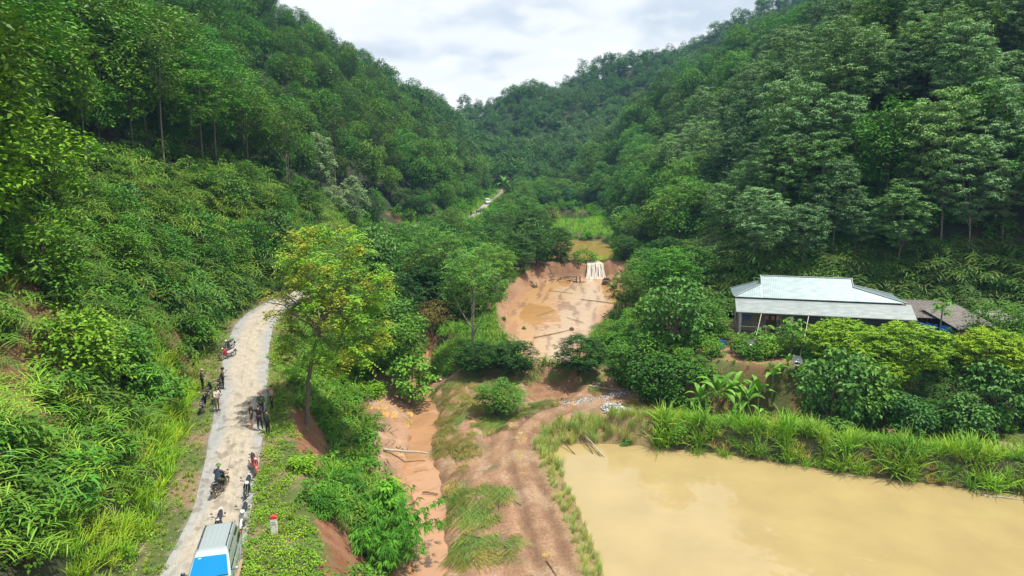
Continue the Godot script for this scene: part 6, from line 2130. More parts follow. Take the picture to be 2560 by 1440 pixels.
func white_van(at_: Vector3, yaw: float) -> void:
	var o := thing("parked_van", "small white van standing on the far road", "van", at_, yaw)
	var col := Color(0.72, 0.74, 0.74)
	var m := paint("van_paint", 0.3)
	var g := Geo.new()
	g.loft([car_ring(-2.1, 0.78, 1.1, 0.4), car_ring(-2.0, 0.84, 1.2, 0.34), car_ring(0.8, 0.85, 1.15, 0.32), car_ring(1.7, 0.83, 1.0, 0.34, 0.03), car_ring(1.95, 0.74, 0.85, 0.42)], col, true, true, true)
	part("body", g, m, o)
	g = Geo.new()
	g.loft([PackedVector3Array([Vector3(-0.82, 1.1, 1.5), Vector3(0.82, 1.1, 1.5), Vector3(0.82, 1.1, -2.04), Vector3(-0.82, 1.1, -2.04)]), PackedVector3Array([Vector3(-0.72, 1.75, 0.85), Vector3(0.72, 1.75, 0.85), Vector3(0.72, 1.75, -1.96), Vector3(-0.72, 1.75, -1.96)])], col, true, false, true)
	part("cabin", g, m, o)
	var gm := glass("dark_glass", Color(0.015, 0.018, 0.02), 0.06)
	pane(o, "windscreen", [Vector3(-0.7, 1.2, 1.41), Vector3(0.7, 1.2, 1.41), Vector3(0.64, 1.64, 0.97), Vector3(-0.64, 1.64, 0.97)], gm, Vector3(0, 0.5, 1))
	for s in [-1.0, 1.0]:
		pane(o, "side_window", [Vector3(s * 0.81, 1.2, 1.2), Vector3(s * 0.81, 1.2, -1.8), Vector3(s * 0.745, 1.62, -1.8), Vector3(s * 0.745, 1.62, 0.9)], gm, Vector3(s, 0.2, 0))
		for z in [-1.3, 1.25]:
			g = Geo.new()
			g.lathe(Vector3(s * 0.74, 0.3, z), Vector3(s, 0, 0), [Vector2(0.002, -0.08), Vector2(0.3, -0.08), Vector2(0.3, 0.1), Vector2(0.002, 0.12)], 14, Color(0.04, 0.04, 0.04))
			part("wheel", g, paint("rubber", 0.9), o)
		g = Geo.new()
		g.ball(Vector3(s * 0.62, 0.82, 1.88), Vector3(0.14, 0.09, 0.08), Color(0.7, 0.7, 0.7), Basis.IDENTITY, 6, 10)
		part("headlight", g, paint("lens", 0.08), o)

# ---------------------------------------------------------------- farmhouse; local x along the eave, -z away from the pond
# corrugated sheet between two lines given as functions of x through knots [x, depth, height]
func sheet(low: Array, high: Array, pitch: float, amp: float, col: Color, thick := 0.03, along_z := false) -> Geo:
	var g := Geo.new()
	var x0: float = maxf(low[0][0], high[0][0])
	var x1: float = minf(low[-1][0], high[-1][0])
	var n := int((x1 - x0) / pitch * 2.0)
	var a := []
	var b := []
	for k in n + 1:
		var x := lerpf(x0, x1, float(k) / n)
		var up := amp * (1.0 if k % 2 else -1.0)
		var p := knot(low, x) + Vector3(0, up, 0)
		var q := knot(high, x) + Vector3(0, up, 0)
		if along_z:
			p = Vector3(-p.z, p.y, -p.x)
			q = Vector3(-q.z, q.y, -q.x)
		a.append(p)
		b.append(q)
	var d := Vector3(0, -thick, 0)
	for k in n:
		g.quad(a[k], b[k], b[k + 1], a[k + 1], col)
		g.quad(a[k] + d, a[k + 1] + d, b[k + 1] + d, b[k] + d, col)
		g.quad(a[k] + d, a[k], a[k + 1], a[k + 1] + d, col)
		g.quad(b[k], b[k] + d, b[k + 1] + d, b[k + 1], col)
	g.quad(a[0], a[0] + d, b[0] + d, b[0], col)
	g.quad(a[n], b[n], b[n] + d, a[n] + d, col)
	return g

func knot(t: Array, x: float) -> Vector3:
	var k := 0
	while k < t.size() - 2 and t[k + 1][0] <= x: k += 1
	var f := clampf((x - t[k][0]) / maxf(t[k + 1][0] - t[k][0], 0.0001), 0.0, 1.0)
	return Vector3(x, lerpf(t[k][2], t[k + 1][2], f), -lerpf(t[k][1], t[k + 1][1], f))

func cloth_panel(a: Vector3, b: Vector3, drop: float, folds: int, amp: float, col: Color, out: Vector3) -> Geo:
	var g := Geo.new()
	var n := folds * 4
	var rows := 6
	var grid := []
	for r in rows + 1:
		var row := PackedVector3Array()
		for k in n + 1:
			var u := float(k) / n
			var v := float(r) / rows
			var sag := sin(PI * fposmod(u * folds * 0.5, 1.0)) * 0.1
			row.push_back(a.lerp(b, u) + Vector3(0, -drop * v * (0.85 + 0.15 * sin(u * 9.0)) - sag * (1.0 - v), 0) + out * sin(u * folds * TAU) * amp * (0.3 + v))
		grid.append(row)
	g.loft(grid, col, false)
	return g

func build_house() -> void:
	var o := thing("farmhouse", "long farmhouse with a pale blue-white corrugated metal roof and deep verandah", "house", Vector3(22.7, 0.4, -68.0), deg_to_rad(-12.6))
	o.scale = Vector3(1.055, 1.0, 1.0)
	var tin := paint("tin", 0.5, 0.2)
	tin.albedo_texture = noise_tex(0.012, 5, 63, 512, false, 1.0, grade(0.72, 1.0))
	tin.uv1_triplanar = true
	tin.uv1_scale = Vector3(0.12, 0.5, 0.35)
	var c1 := Color(0.21, 0.30, 0.345)
	var c2 := Color(0.29, 0.345, 0.365)
	var e := part("main_roof", sheet([[-0.2, 2.0, 3.86], [15.2, 2.0, 3.86]], [[-0.2, 2.001, 3.862], [2.4, 3.4, 5.02], [2.401, 4.3, 5.75], [10.8, 4.3, 5.75], [10.801, 3.4, 5.02], [15.2, 2.001, 3.862]], 0.17, 0.0028, c1), tin, o)
	part("main_roof", sheet([[-15.2, -6.6, 3.86], [0.2, -6.6, 3.86]], [[-15.2, -6.599, 3.862], [-10.801, -5.2, 5.02], [-10.8, -4.32, 5.74], [-2.4, -4.32, 5.74], [-2.399, -5.2, 5.02], [0.2, -6.599, 3.862]], 0.17, 0.0028, c1), tin, o)
	o.get_child(1).rotation.y = PI
	# the hipped ends
	var g := Geo.new()
	for q in [[-0.2, 2.4, -1.0], [15.2, 10.8, 1.0]]:
		var n := 22
		for k in n:
			var t0 := float(k) / n
			var t1 := float(k + 1) / n
			var am := 0.003 * (1 if k % 2 else -1)
			var lo0 := Vector3(q[0], 3.86 + am, -lerpf(2.0, 6.6, t0))
			var lo1 := Vector3(q[0], 3.86 - am, -lerpf(2.0, 6.6, t1))
			var hi0 := Vector3(q[1], 5.02 + am, -lerpf(3.4, 5.2, t0))
			var hi1 := Vector3(q[1], 5.02 - am, -lerpf(3.4, 5.2, t1))
			g.quad(lo0, hi0, hi1, lo1, c1)
			g.quad(lo0 - Vector3(0, 0.04, 0), lo1 - Vector3(0, 0.04, 0), hi1 - Vector3(0, 0.04, 0), hi0 - Vector3(0, 0.04, 0), c1)
		g.tri(Vector3(q[1], 5.02, -3.4), Vector3(q[1], 5.75, -4.3), Vector3(q[1], 5.02, -5.2), c1)
	part("hip_roof", g, tin, o)
	var trim := Color(0.33, 0.4, 0.42)
	for q in [[Vector3(2.3, 5.78, -4.3), Vector3(10.9, 5.78, -4.3)], [Vector3(2.4, 5.06, -3.38), Vector3(2.4, 5.8, -4.3)], [Vector3(10.8, 5.06, -3.38), Vector3(10.8, 5.8, -4.3)], [Vector3(2.4, 5.06, -3.4), Vector3(-0.2, 3.9, -2.0)], [Vector3(10.8, 5.06, -3.4), Vector3(15.2, 3.9, -2.0)], [Vector3(2.4, 5.06, -5.2), Vector3(-0.2, 3.9, -6.6)], [Vector3(10.8, 5.06, -5.2), Vector3(15.2, 3.9, -6.6)]]:
		g = Geo.new()
		g.rod(q[0], q[1], 0.055, 0.055, 6, trim)
		part("ridge_cap", g, tin, o)
	part("verandah_roof", sheet([[-0.1, 0.0, 2.72], [15.6, 0.0, 2.68]], [[-0.1, 2.15, 3.72], [15.6, 2.15, 3.72]], 0.17, 0.0028, c2), tin, o)
	g = Geo.new()
	g.box(Vector3(7.75, 2.66, 0.02), Vector3(15.7, 0.07, 0.06), Color(0.3, 0.33, 0.34), Basis(Vector3.BACK, -0.0025))
	part("eave_board", g, paint("dull", 0.7), o)
	# walls
	var plaster := paint("plaster", 0.9)
	plaster.albedo_texture = noise_tex(0.02, 5, 61, 256, false, 1.0, grade(0.78, 1.0))
	plaster.uv1_triplanar = true
	plaster.uv1_scale = Vector3(0.6, 0.6, 0.6)
	var wc := Color(0.5, 0.52, 0.52)
	g = Geo.new()
	var d := [[0.35, 2.3], [14.9, 2.3], [14.9, 6.3], [0.35, 6.3]]
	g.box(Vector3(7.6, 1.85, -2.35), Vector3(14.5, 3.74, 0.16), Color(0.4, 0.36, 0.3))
	g.box(Vector3(7.6, 1.85, -6.25), Vector3(14.5, 3.74, 0.16), wc)
	g.box(Vector3(0.4, 1.85, -4.3), Vector3(0.16, 3.74, 3.74), wc)
	g.box(Vector3(14.8, 1.85, -4.3), Vector3(0.16, 3.74, 3.74), wc)
	g.box(Vector3(0.42, 1.45, -1.35), Vector3(0.12, 2.9, 1.8), Color(0.56, 0.57, 0.56))
	part("wall", g, plaster, o)
	g = Geo.new()
	g.box(Vector3(0.3, 1.75, -3.3), Vector3(0.06, 1.3, 0.62), Color(0.02, 0.022, 0.025))
	var win := part("window", g, glass("dark_glass", Color(0.015, 0.018, 0.02), 0.06), o)
	g = Geo.new()
	for q in [[Vector3(0.29, 2.42, -3.3), Vector3(0.1, 0.06, 0.74)], [Vector3(0.29, 1.08, -3.3), Vector3(0.14, 0.06, 0.78)], [Vector3(0.29, 1.75, -2.96), Vector3(0.1, 1.3, 0.05)], [Vector3(0.29, 1.75, -3.64), Vector3(0.1, 1.3, 0.05)]]: g.box(q[0], q[1], Color(0.2, 0.17, 0.13))
	part("window_frame", g, paint("dull", 0.7), win)
	for x in [3.4, 8.2, 12.4]:
		g = Geo.new()
		g.box(Vector3(x, 1.05, -2.25), Vector3(0.95, 2.1, 0.06), Color(0.12, 0.07, 0.04))
		part("door", g, paint("dull", 0.7), o)
	g = Geo.new()
	g.box(Vector3(7.7, 0.08, -1.1), Vector3(15.0, 0.36, 2.4), Color(0.28, 0.22, 0.17))
	part("verandah_floor", g, plaster, o)
	for x in [0.3, 4.0, 7.7, 11.4, 15.1]:
		g = Geo.new()
		g.box(Vector3(x, 1.3, -0.18), Vector3(0.12, 2.7, 0.12), Color(0.52, 0.53, 0.52) if x < 1.0 else Color(0.2, 0.16, 0.12))
		part("post", g, plaster, o)
	g = Geo.new()
	g.rod(Vector3(0.2, 1.2, -0.1), Vector3(4.0, 1.18, -0.1), 0.035, 0.03, 6, Color(0.45, 0.42, 0.36))
	part("rail", g, paint("dull", 0.7), o)
	# things hung under the eave
	var cloth := paint("cloth", 0.85)
	var at_house := o.transform
	var hung := [["hanging_shirt", 4.95, 0.34, 0.75, Color(0.7, 0.71, 0.74), "white shirt hung under the verandah eave"], ["hanging_cloth", 3.3, 0.3, 0.6, Color(0.3, 0.13, 0.1), "dark red cloth on the verandah line, first from the left"], ["hanging_cloth", 2.75, 0.36, 0.62, Color(0.2, 0.12, 0.09), "brown garment on the verandah line, left end"], ["hanging_cloth", 3.75, 0.28, 0.55, Color(0.36, 0.26, 0.22), "faded tan garment on the verandah line"], ["hanging_cloth", 2.2, 0.3, 0.5, Color(0.14, 0.1, 0.1), "dark garment on the verandah line beside the blue one"], ["hanging_cloth", 0.95, 0.6, 0.8, Color(0.03, 0.05, 0.16), "dark blue jacket hung at the left corner of the verandah"]]
	for h in hung:
		var c := thing(h[0], h[5], "clothing", at_house * Vector3(h[1], 2.45, -0.35), o.rotation.y)
		part("cloth", cloth_panel(Vector3(-h[2] * 0.5, 0, 0), Vector3(h[2] * 0.5, 0, 0), h[3], 2, 0.03, h[4], Vector3(0, 0, 1)), cloth, c)
		g = Geo.new()
		g.rod(Vector3(-h[2] * 0.5, 0.01, 0), Vector3(h[2] * 0.5, 0.01, 0), 0.008, 0.008, 4, Color(0.2, 0.2, 0.2))
		part("hanger", g, paint("dull", 0.7), c)
	g = Geo.new()
	g.rod(at_house * Vector3(0.3, 2.47, -0.35), at_house * Vector3(5.6, 2.45, -0.35), 0.008, 0.008, 4, Color(0.3, 0.3, 0.3))
	solo("clothes_line", g, paint("dull", 0.7), "clothes line strung under the left half of the verandah", "clothes line")
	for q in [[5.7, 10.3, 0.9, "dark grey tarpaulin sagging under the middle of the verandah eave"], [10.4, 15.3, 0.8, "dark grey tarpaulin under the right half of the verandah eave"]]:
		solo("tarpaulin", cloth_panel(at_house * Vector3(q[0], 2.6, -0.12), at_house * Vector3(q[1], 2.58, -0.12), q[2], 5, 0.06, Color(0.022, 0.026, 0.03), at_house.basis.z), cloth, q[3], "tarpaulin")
	# the old sheds to the right
	var fib := paint("fibre_cement", 0.9)
	fib.albedo_texture = noise_tex(0.02, 5, 62, 256, false, 1.0, grade(0.45, 1.0))
	fib.uv1_triplanar = true
	fib.uv1_scale = Vector3(0.7, 0.7, 0.7)
	var s := thing("shed", "shed with a weathered grey corrugated roof joined to the farmhouse", "shed", Vector3(38.4, 0.4, -66.6), deg_to_rad(-8.0))
	part("roof", sheet([[-0.2, 0.0, 2.5], [5.4, 0.0, 2.45]], [[-0.2, 4.4, 3.45], [5.4, 4.4, 3.35]], 0.3, 0.035, Color(0.27, 0.245, 0.24)), fib, s)
	for x in [0.2, 2.6, 5.0]:
		g = Geo.new()
		g.rod(Vector3(x, -0.2, -0.3), Vector3(x, 2.5, -0.3), 0.07, 0.06, 7, Color(0.16, 0.12, 0.09))
		part("post", g, barkmat(), s)
	g = Geo.new()
	g.box(Vector3(2.6, 1.3, -4.2), Vector3(5.2, 3.2, 0.1), Color(0.1, 0.07, 0.05))
	g.box(Vector3(5.25, 1.2, -2.2), Vector3(0.08, 2.6, 4.0), Color(0.1, 0.07, 0.05))
	part("wall", g, paint("dull", 0.7), s)
	s = thing("shed", "old shed at the right with a sloping roof of ribbed grey sheets", "shed", Vector3(42.2, 0.3, -63.4), deg_to_rad(16.0))
	part("roof", sheet([[0.0, 0.0, 2.1], [4.6, 0.0, 2.2]], [[0.0, 4.6, 3.3], [4.6, 4.6, 3.35]], 0.3, 0.04, Color(0.33, 0.31, 0.3)), fib, s)
	for x in [0.2, 4.4]:
		for z in [-0.3, -4.3]:
			g = Geo.new()
			g.rod(Vector3(x, -0.3, z), Vector3(x, 2.2 - z * 0.25, z), 0.07, 0.06, 7, Color(0.16, 0.12, 0.09))
			part("post", g, barkmat(), s)
	g = Geo.new()
	g.box(Vector3(2.3, 1.2, -4.4), Vector3(4.4, 2.8, 0.1), Color(0.09, 0.065, 0.05))
	part("wall", g, paint("dull", 0.7), s)
	s = thing("shelter", "low shelter with a pale sheet roof at the right edge", "shed", Vector3(47.8, 0.5, -66.5), deg_to_rad(10.0))
	part("roof", sheet([[0.0, 0.0, 1.9], [3.0, 0.0, 1.9]], [[0.0, 2.6, 2.5], [3.0, 2.6, 2.5]], 0.3, 0.03, Color(0.4, 0.38, 0.36)), fib, s)
	for q in [[0.2, -0.2], [2.8, -0.2], [0.2, -2.4], [2.8, -2.4]]:
		g = Geo.new()
		g.rod(Vector3(q[0], -0.4, q[1]), Vector3(q[0], 1.9 - q[1] * 0.22, q[1]), 0.05, 0.05, 6, Color(0.16, 0.12, 0.09))
		part("post", g, barkmat(), s)
	var bl := paint("blue_sheet", 0.4)
	solo("blue_tarpaulin", cloth_panel(Vector3(39.2, 2.85, -64.9), Vector3(40.8, 2.7, -64.5), 1.3, 4, 0.1, Color(0.008, 0.1, 0.62), Vector3(0.2, 0, 1)), bl, "bright blue tarpaulin hung below the shed roof, left of two", "tarpaulin")
	solo("blue_tarpaulin", cloth_panel(Vector3(41.0, 2.75, -64.3), Vector3(41.9, 2.5, -64.0), 1.3, 3, 0.1, Color(0.01, 0.16, 0.72), Vector3(0.2, 0, 1)), bl, "bright blue tarpaulin hung by the papaya tree, right of two", "tarpaulin")
	# barrel, dishes, poles
	s = thing("barrel", "blue plastic barrel standing open in the yard", "barrel", at(20.1, 64.0), 0.0)
	g = Geo.new()
	g.lathe(Vector3.ZERO, Vector3.UP, [Vector2(0.24, 0.0), Vector2(0.28, 0.06), Vector2(0.3, 0.3), Vector2(0.29, 0.34), Vector2(0.31, 0.6), Vector2(0.3, 0.78), Vector2(0.27, 0.78), Vector2(0.26, 0.1), Vector2(0.002, 0.09)], 22, Color(0.015, 0.11, 0.5))
	part("drum", g, paint("plastic", 0.35), s)
	g = Geo.new()
	g.lathe(Vector3(0, 0.76, 0), Vector3.UP, [Vector2(0.29, 0.0), Vector2(0.325, 0.01), Vector2(0.325, 0.05), Vector2(0.29, 0.06)], 22, Color(0.02, 0.14, 0.56))
	part("rim", g, paint("plastic", 0.35), s)
	for q in [[22.0, 61.6, 1.0, 0.36, "grey satellite dish among the plants, left of two"], [24.6, 57.6, 1.15, 0.46, "grey satellite dish on a post at the terrace edge, right of two"]]:
		s = thing("satellite_dish", q[4], "satellite dish", at(q[0], q[1], -0.05), 0.35)
		g = Geo.new()
		g.rod(Vector3(0, -0.3, 0), Vector3(0, q[2], 0), 0.035, 0.03, 7, Color(0.14, 0.12, 0.1))
		part("post", g, paint("dull", 0.7), s)
		g = Geo.new()
		var ax := Vector3(-0.35, 0.62, 0.7).normalized()
		var r: float = q[3]
		g.lathe(Vector3(0, q[2] + 0.12, 0.04), ax, [Vector2(0.01, 0.0), Vector2(r * 0.5, r * 0.07), Vector2(r, r * 0.28), Vector2(r * 1.02, r * 0.27), Vector2(r * 0.5, r * 0.03), Vector2(0.01, -0.03)], 24, Color(0.15, 0.165, 0.18))
		part("dish", g, paint("metal", 0.35, 0.6), s)
		g = Geo.new()
		g.rod(Vector3(0, q[2] + 0.12 - r * 0.6, 0.1), Vector3(0, q[2] + 0.1, 0.04) + ax * r * 0.85, 0.012, 0.012, 5, Color(0.1, 0.1, 0.1))
		g.ball(Vector3(0, q[2] + 0.1, 0.04) + ax * r * 0.88, Vector3(0.05, 0.05, 0.05), Color(0.5, 0.5, 0.5), Basis.IDENTITY, 6, 8)
		part("receiver", g, paint("dull", 0.7), s)
	for q in [[Vector3(24.9, 3.0, -67.4), Vector3(22.3, 0.7, -62.2), "pale bamboo pole slanting from the eave to the left satellite dish"], [Vector3(29.3, 3.0, -66.6), Vector3(25.2, 1.1, -58.4), "pale bamboo pole slanting from the eave to the right satellite dish"]]:
		g = Geo.new()
		var pts := PackedVector3Array()
		var rr := PackedFloat32Array()
		for k in 12:
			var t := k / 11.0
			pts.push_back(q[0].lerp(q[1], t) + Vector3(0, -0.35 * sin(PI * t), 0))
			rr.push_back(0.034 - 0.012 * t)
		g.tube(pts, rr, 6, Color(0.5, 0.46, 0.36))
		solo("slanting_pole", g, paint("dull", 0.7), q[2], "pole")
	# low earth-brick hearth left of the banana patch
	s = thing("brick_hearth", "low reddish brick platform with a dark opening left of the banana patch", "hearth", at(18.0, 62.2, -0.05), 0.1)
	rg.seed = 66
	for lv in 4:
		for k in 7:
			if lv < 3 and (k == 4 or k == 5): continue
			g = Geo.new()
			g.box(Vector3(-1.05 + k * 0.34 + (0.17 if lv % 2 else 0.0), 0.09 + lv * 0.15, R(-0.015, 0.015)), Vector3(0.32, 0.135, 0.9), vary(Color(0.24, 0.115, 0.06), Color(0.34, 0.19, 0.11), R(0, 1)), Basis.IDENTITY, 0.012)
			part("brick", g, paint("earth_brick", 0.95), s)
	# hut roof glimpsed in the plantation
	s = thing("hut", "tiny hut roof glinting among the trees of the right-hand hillside", "hut", at(63.5, 95.0, -0.3), 0.3)
	part("roof", sheet([[-1.6, 0.0, 2.2], [1.6, 0.0, 2.2]], [[-1.6, 2.2, 2.8], [1.6, 2.2, 2.8]], 0.3, 0.03, Color(0.45, 0.47, 0.5)), tin, s)
	g = Geo.new()
	g.box(Vector3(0, 1.0, -1.2), Vector3(2.8, 2.4, 1.8), Color(0.2, 0.16, 0.12))
	part("wall", g, paint("dull", 0.7), s)

# ---------------------------------------------------------------- waterfall, logs, stones, marker
func log_(called: String, a: Vector3, b: Vector3, r0: float, r1: float, col: Color, label: String, group := "", category := "log") -> void:
	var g := Geo.new()
	var pts := PackedVector3Array()
	var rr := PackedFloat32Array()
	for k in 7:
		var t := k / 6.0
		pts.push_back(a.lerp(b, t) + Vector3(R(-1, 1), R(-0.3, 0.6), R(-1, 1)) * r0 * 0.7)
		rr.push_back(lerpf(r0, r1, t) * R(0.9, 1.1))
	g.tube(pts, rr, 7, col)
	solo(called, g, barkmat(), label, category, group)

func build_props() -> void:
	rg.seed = 81
	# the waterfall: sheets and strands over the broken dam
	var o := thing("waterfall", "small white waterfall pouring through the broken dam into the mud pond", "waterfall", Vector3(15.0, 0, -123.7))
	var wm := StandardMaterial3D.new()
	wm.vertex_color_use_as_albedo = true
	wm.roughness = 0.25
	wm.cull_mode = BaseMaterial3D.CULL_DISABLED
	wm.resource_name = "white_water"
	var bed := Geo.new()
	var rows := []
	for q in [[-0.42, -2.9, 0.9], [-0.46, -1.2, 1.3], [-0.55, 0.1, 1.45], [-1.1, 0.55, 1.5], [-1.9, 0.95, 1.65], [-2.7, 1.35, 1.8], [-3.02, 1.8, 1.9]]:
		var row := PackedVector3Array()
		for k in 15:
			var u := k / 14.0 * 2.0 - 1.0
			row.push_back(Vector3(u * q[2] + R(-0.04, 0.04), q[0] + R(-0.06, 0.06) - 0.05, q[1] + R(-0.1, 0.1)))
		rows.append(row)
	bed.loft(rows, Color(0.5, 0.42, 0.34), false)
	part("water_sheet", bed, wm, o)
	for k in 44:
		var g := Geo.new()
		var u := R(-1, 1)
		var w := R(0.018, 0.06)
		var col := vary(Color(0.62, 0.58, 0.52), Color(0.86, 0.86, 0.84), R(0, 1), 0.03)
		var rings := []
		var y0 := R(-0.6, -0.45)
		for s in 8:
			var t := s / 7.0
			var y := lerpf(y0, -2.98, t * t * 0.5 + t * 0.5)
			var x := u * (1.3 + 0.45 * t) + sin(t * 5.0 + k) * 0.08
			var z := 0.2 + 1.5 * t + R(-0.05, 0.05)
			var ww := w * (0.6 + 0.9 * t)
			rings.append(PackedVector3Array([Vector3(x - ww, y, z), Vector3(x - ww * 0.4, y + 0.03, z + 0.07), Vector3(x + ww * 0.4, y + 0.03, z + 0.07), Vector3(x + ww, y, z)]))
		g.loft(rings, col, false)
		part("water_strand", g, wm, o)
	var foam := Geo.new()
	for k in 60: foam.ball(Vector3(R(-2.0, 2.0), -2.98 + R(-0.05, 0.05), R(1.5, 2.3)), Vector3(R(0.08, 0.25), R(0.03, 0.08), R(0.08, 0.2)), vary(Color(0.6, 0.52, 0.44), Color(0.8, 0.78, 0.74), R(0, 1), 0.03), Basis.IDENTITY, 4, 7)
	part("foam", foam, wm, o)
	# driftwood below the dam
	var wood := Color(0.34, 0.25, 0.18)
	var grp := "driftwood heaped against the left of the dam"
	var names := ["pale driftwood branch slanting in the heap left of the waterfall", "dark driftwood branch lying low in the heap left of the waterfall"]
	for k in 22:
		var x := R(5.0, 11.0)
		var z := R(117.5, 122.0)
		var ang := R(-0.7, 0.7) + (PI * 0.5 if k % 3 == 0 else 0.35)
		var l := R(1.0, 3.2)
		var a := Vector3(x, maxf(ground(x, z), -3.0) + R(0.05, 0.5), -z)
		log_("driftwood", a, a + Vector3(cos(ang) * l, R(-0.2, 0.7), sin(ang) * l), R(0.05, 0.11), 0.03, wood if k % 2 == 0 else Color(0.15, 0.1, 0.07), names[k % 2], grp)
	var col_l := Color(0.42, 0.3, 0.2)
	log_("log", Vector3(4.0, -2.7, -112.6), Vector3(3.4, -2.4, -115.0), 0.32, 0.26, col_l, "thick cut log lying on the left shore of the mud pond")
	for q in [[11.2, 117.6, 0.0, "wooden stake pair standing in the mud below the dam, left stake"], [11.7, 117.4, 0.1, "wooden stake pair standing in the mud below the dam, right stake"]]:
		log_("stake", Vector3(q[0], -3.2, -q[1]), Vector3(q[0] + q[2] - 0.1, -1.9, -q[1] + 0.1), 0.13, 0.11, Color(0.22, 0.14, 0.09), q[3], "", "stake")
	for q in [[16.6, 118.8, 0.9, "dark stump block in front of the waterfall's foot, farther one"], [16.0, 116.0, 0.75, "dark stump block in front of the waterfall's foot, nearer one"]]:
		var g := Geo.new()
		var rings := []
		for s in 5:
			var ring := PackedVector3Array()
			for k in 11: ring.push_back(Vector3(cos(TAU * k / 11.0) * q[2] * R(0.7, 1.1) * (1.1 - 0.1 * s), s * 0.17, sin(TAU * k / 11.0) * q[2] * 0.6 * R(0.7, 1.1)))
			rings.append(ring)
		g.loft(rings, Color(0.17, 0.11, 0.075), true, true, true)
		var st := solo("stump", g, barkmat(), q[3], "stump")
		st.position = Vector3(q[0], -3.05, -q[1])
	# sticks on the mud
	var lst := [
		[Vector3(2.6, -2.88, -80.2), Vector3(7.6, -2.9, -84.4), 0.06, "long thin stick lying across the mud pond"],
		[Vector3(15.0, -2.9, -100.0), Vector3(10.4, -2.88, -103.0), 0.06, "dark branch lying on the far half of the mud pond"],
		[Vector3(18.0, -2.9, -107.0), Vector3(14.2, -2.88, -104.6), 0.05, "thin dark stick on the right of the mud pond"],
		[Vector3(6.0, -2.9, -110.0), Vector3(9.6, -2.88, -107.6), 0.05, "curved twig on the far left of the mud pond"],
		[Vector3(18.0, -2.9, -117.0), Vector3(22.5, -2.88, -118.0), 0.08, "dark branch at the far right corner of the mud pond"],
		[Vector3(9.3, -2.9, -88.0), Vector3(7.4, -2.9, -91.0), 0.04, "short twig in the middle of the mud pond"],
		[Vector3(3.4, -2.9, -92.0), Vector3(6.0, -2.9, -95.5), 0.04, "twig beside the orange puddle on the left"],
		[Vector3(-9.9, -3.7, -50.0), Vector3(-6.6, -4.2, -50.4), 0.11, "bent pale log reaching over the left bank of the stream"],
		[Vector3(-7.4, -4.6, -48.6), Vector3(-6.4, -4.7, -48.9), 0.09, "short log below the bent one at the stream's edge"],
		[Vector3(-6.3, -4.75, -45.2), Vector3(-5.2, -4.8, -45.0), 0.07, "short stick lying in the stream"],
		[Vector3(-9.4, -4.0, -47.6), Vector3(-8.2, -4.2, -44.4), 0.05, "thin pole on the mud left of the stream"],
		[Vector3(-4.0, -3.5, -57.2), Vector3(-2.6, -3.45, -55.4), 0.05, "yellow bamboo stick on the flattened grass left of the track"],
		[Vector3(-0.8, -3.4, -42.6), Vector3(0.6, -3.4, -41.2), 0.045, "thin stick lying across the muddy track"],
		[Vector3(1.9, -3.35, -34.8), Vector3(2.4, -3.35, -33.4), 0.04, "short stick near the bottom of the track"],
		[Vector3(-3.0, -3.6, -39.0), Vector3(-1.9, -3.6, -37.8), 0.04, "twig on the mud right of the stream"],
		[Vector3(7.4, -3.2, -63.6), Vector3(10.3, -3.1, -62.6), 0.06, "pale pole lying by the pool under the fruit tree"],
		[Vector3(4.9, -3.5, -62.4), Vector3(5.3, -1.9, -61.2), 0.08, "broken stump sticking up beside the pool"],
		[Vector3(5.3, -3.5, -61.8), Vector3(4.8, -2.4, -60.4), 0.07, "leaning dead stem beside the pool"],
		[Vector3(5.9, -3.7, -52.8), Vector3(7.2, -4.25, -49.4), 0.055, "whitish bamboo pole dipping into the pond, right of the bundle"],
		[Vector3(5.75, -3.65, -52.8), Vector3(6.8, -4.2, -49.8), 0.05, "grey bamboo pole dipping into the pond, middle of the bundle"],
		[Vector3(5.5, -3.65, -52.7), Vector3(6.3, -4.2, -50.3), 0.045, "dark bamboo pole dipping into the pond, left of the bundle"],
		[Vector3(3.9, -3.7, -51.9), Vector3(4.9, -4.2, -50.2), 0.045, "dark stick at the pond's left corner"],
		[Vector3(24.0, -4.17, -46.6), Vector3(25.0, -4.17, -46.4), 0.05, "pale stick floating under the grassy pond bank"],
		[Vector3(32.0, -4.17, -43.6), Vector3(34.4, -4.17, -42.9), 0.06, "whitish pole floating at the right edge of the pond"],
		[Vector3(2.0, -0.1, -124.6), Vector3(9.0, -0.2, -124.2), 0.12, "pale log lying along the dam crest"],
		[Vector3(9.4, -0.2, -125.2), Vector3(13.0, -0.25, -124.8), 0.1, "whitish broken log at the edge of the waterfall"],
		[Vector3(18.0, -0.3, -124.6), Vector3(20.5, -2.6, -122.4), 0.08, "dark branch hanging down the dam right of the waterfall"],
		[Vector3(21.0, -0.3, -124.4), Vector3(23.5, -1.6, -123.0), 0.07, "dark branch on the right shoulder of the dam"],
	]
	for q in lst:
		var pale: bool = "pale" in q[3] or "whit" in q[3]
		var c := Color(0.62, 0.57, 0.48) if pale else (Color(0.5, 0.38, 0.14) if "yellow" in q[3] else (Color(0.14, 0.09, 0.06) if "dark" in q[3] else Color(0.3, 0.2, 0.13)))
		var a: Vector3 = q[0]
		var b: Vector3 = q[1]
		if a.z > -70.0 and a.z < -33.0 and not "pond" in q[3] and not "floating" in q[3] and not "stem" in q[3] and not "stump" in q[3] and not "reaching" in q[3] and not "in the stream" in q[3]:
			a.y = ground(a.x, -a.z) + q[2] + 0.05
			b.y = ground(b.x, -b.z) + q[2] + 0.05
		log_("pole" if "pole" in q[3] else ("log" if "log" in q[3] else "stick"), a, b, q[2], q[2] * 0.7, c, q[3], "", "pole" if "pole" in q[3] else ("log" if "log" in q[3] else "stick"))
	var g := Geo.new()
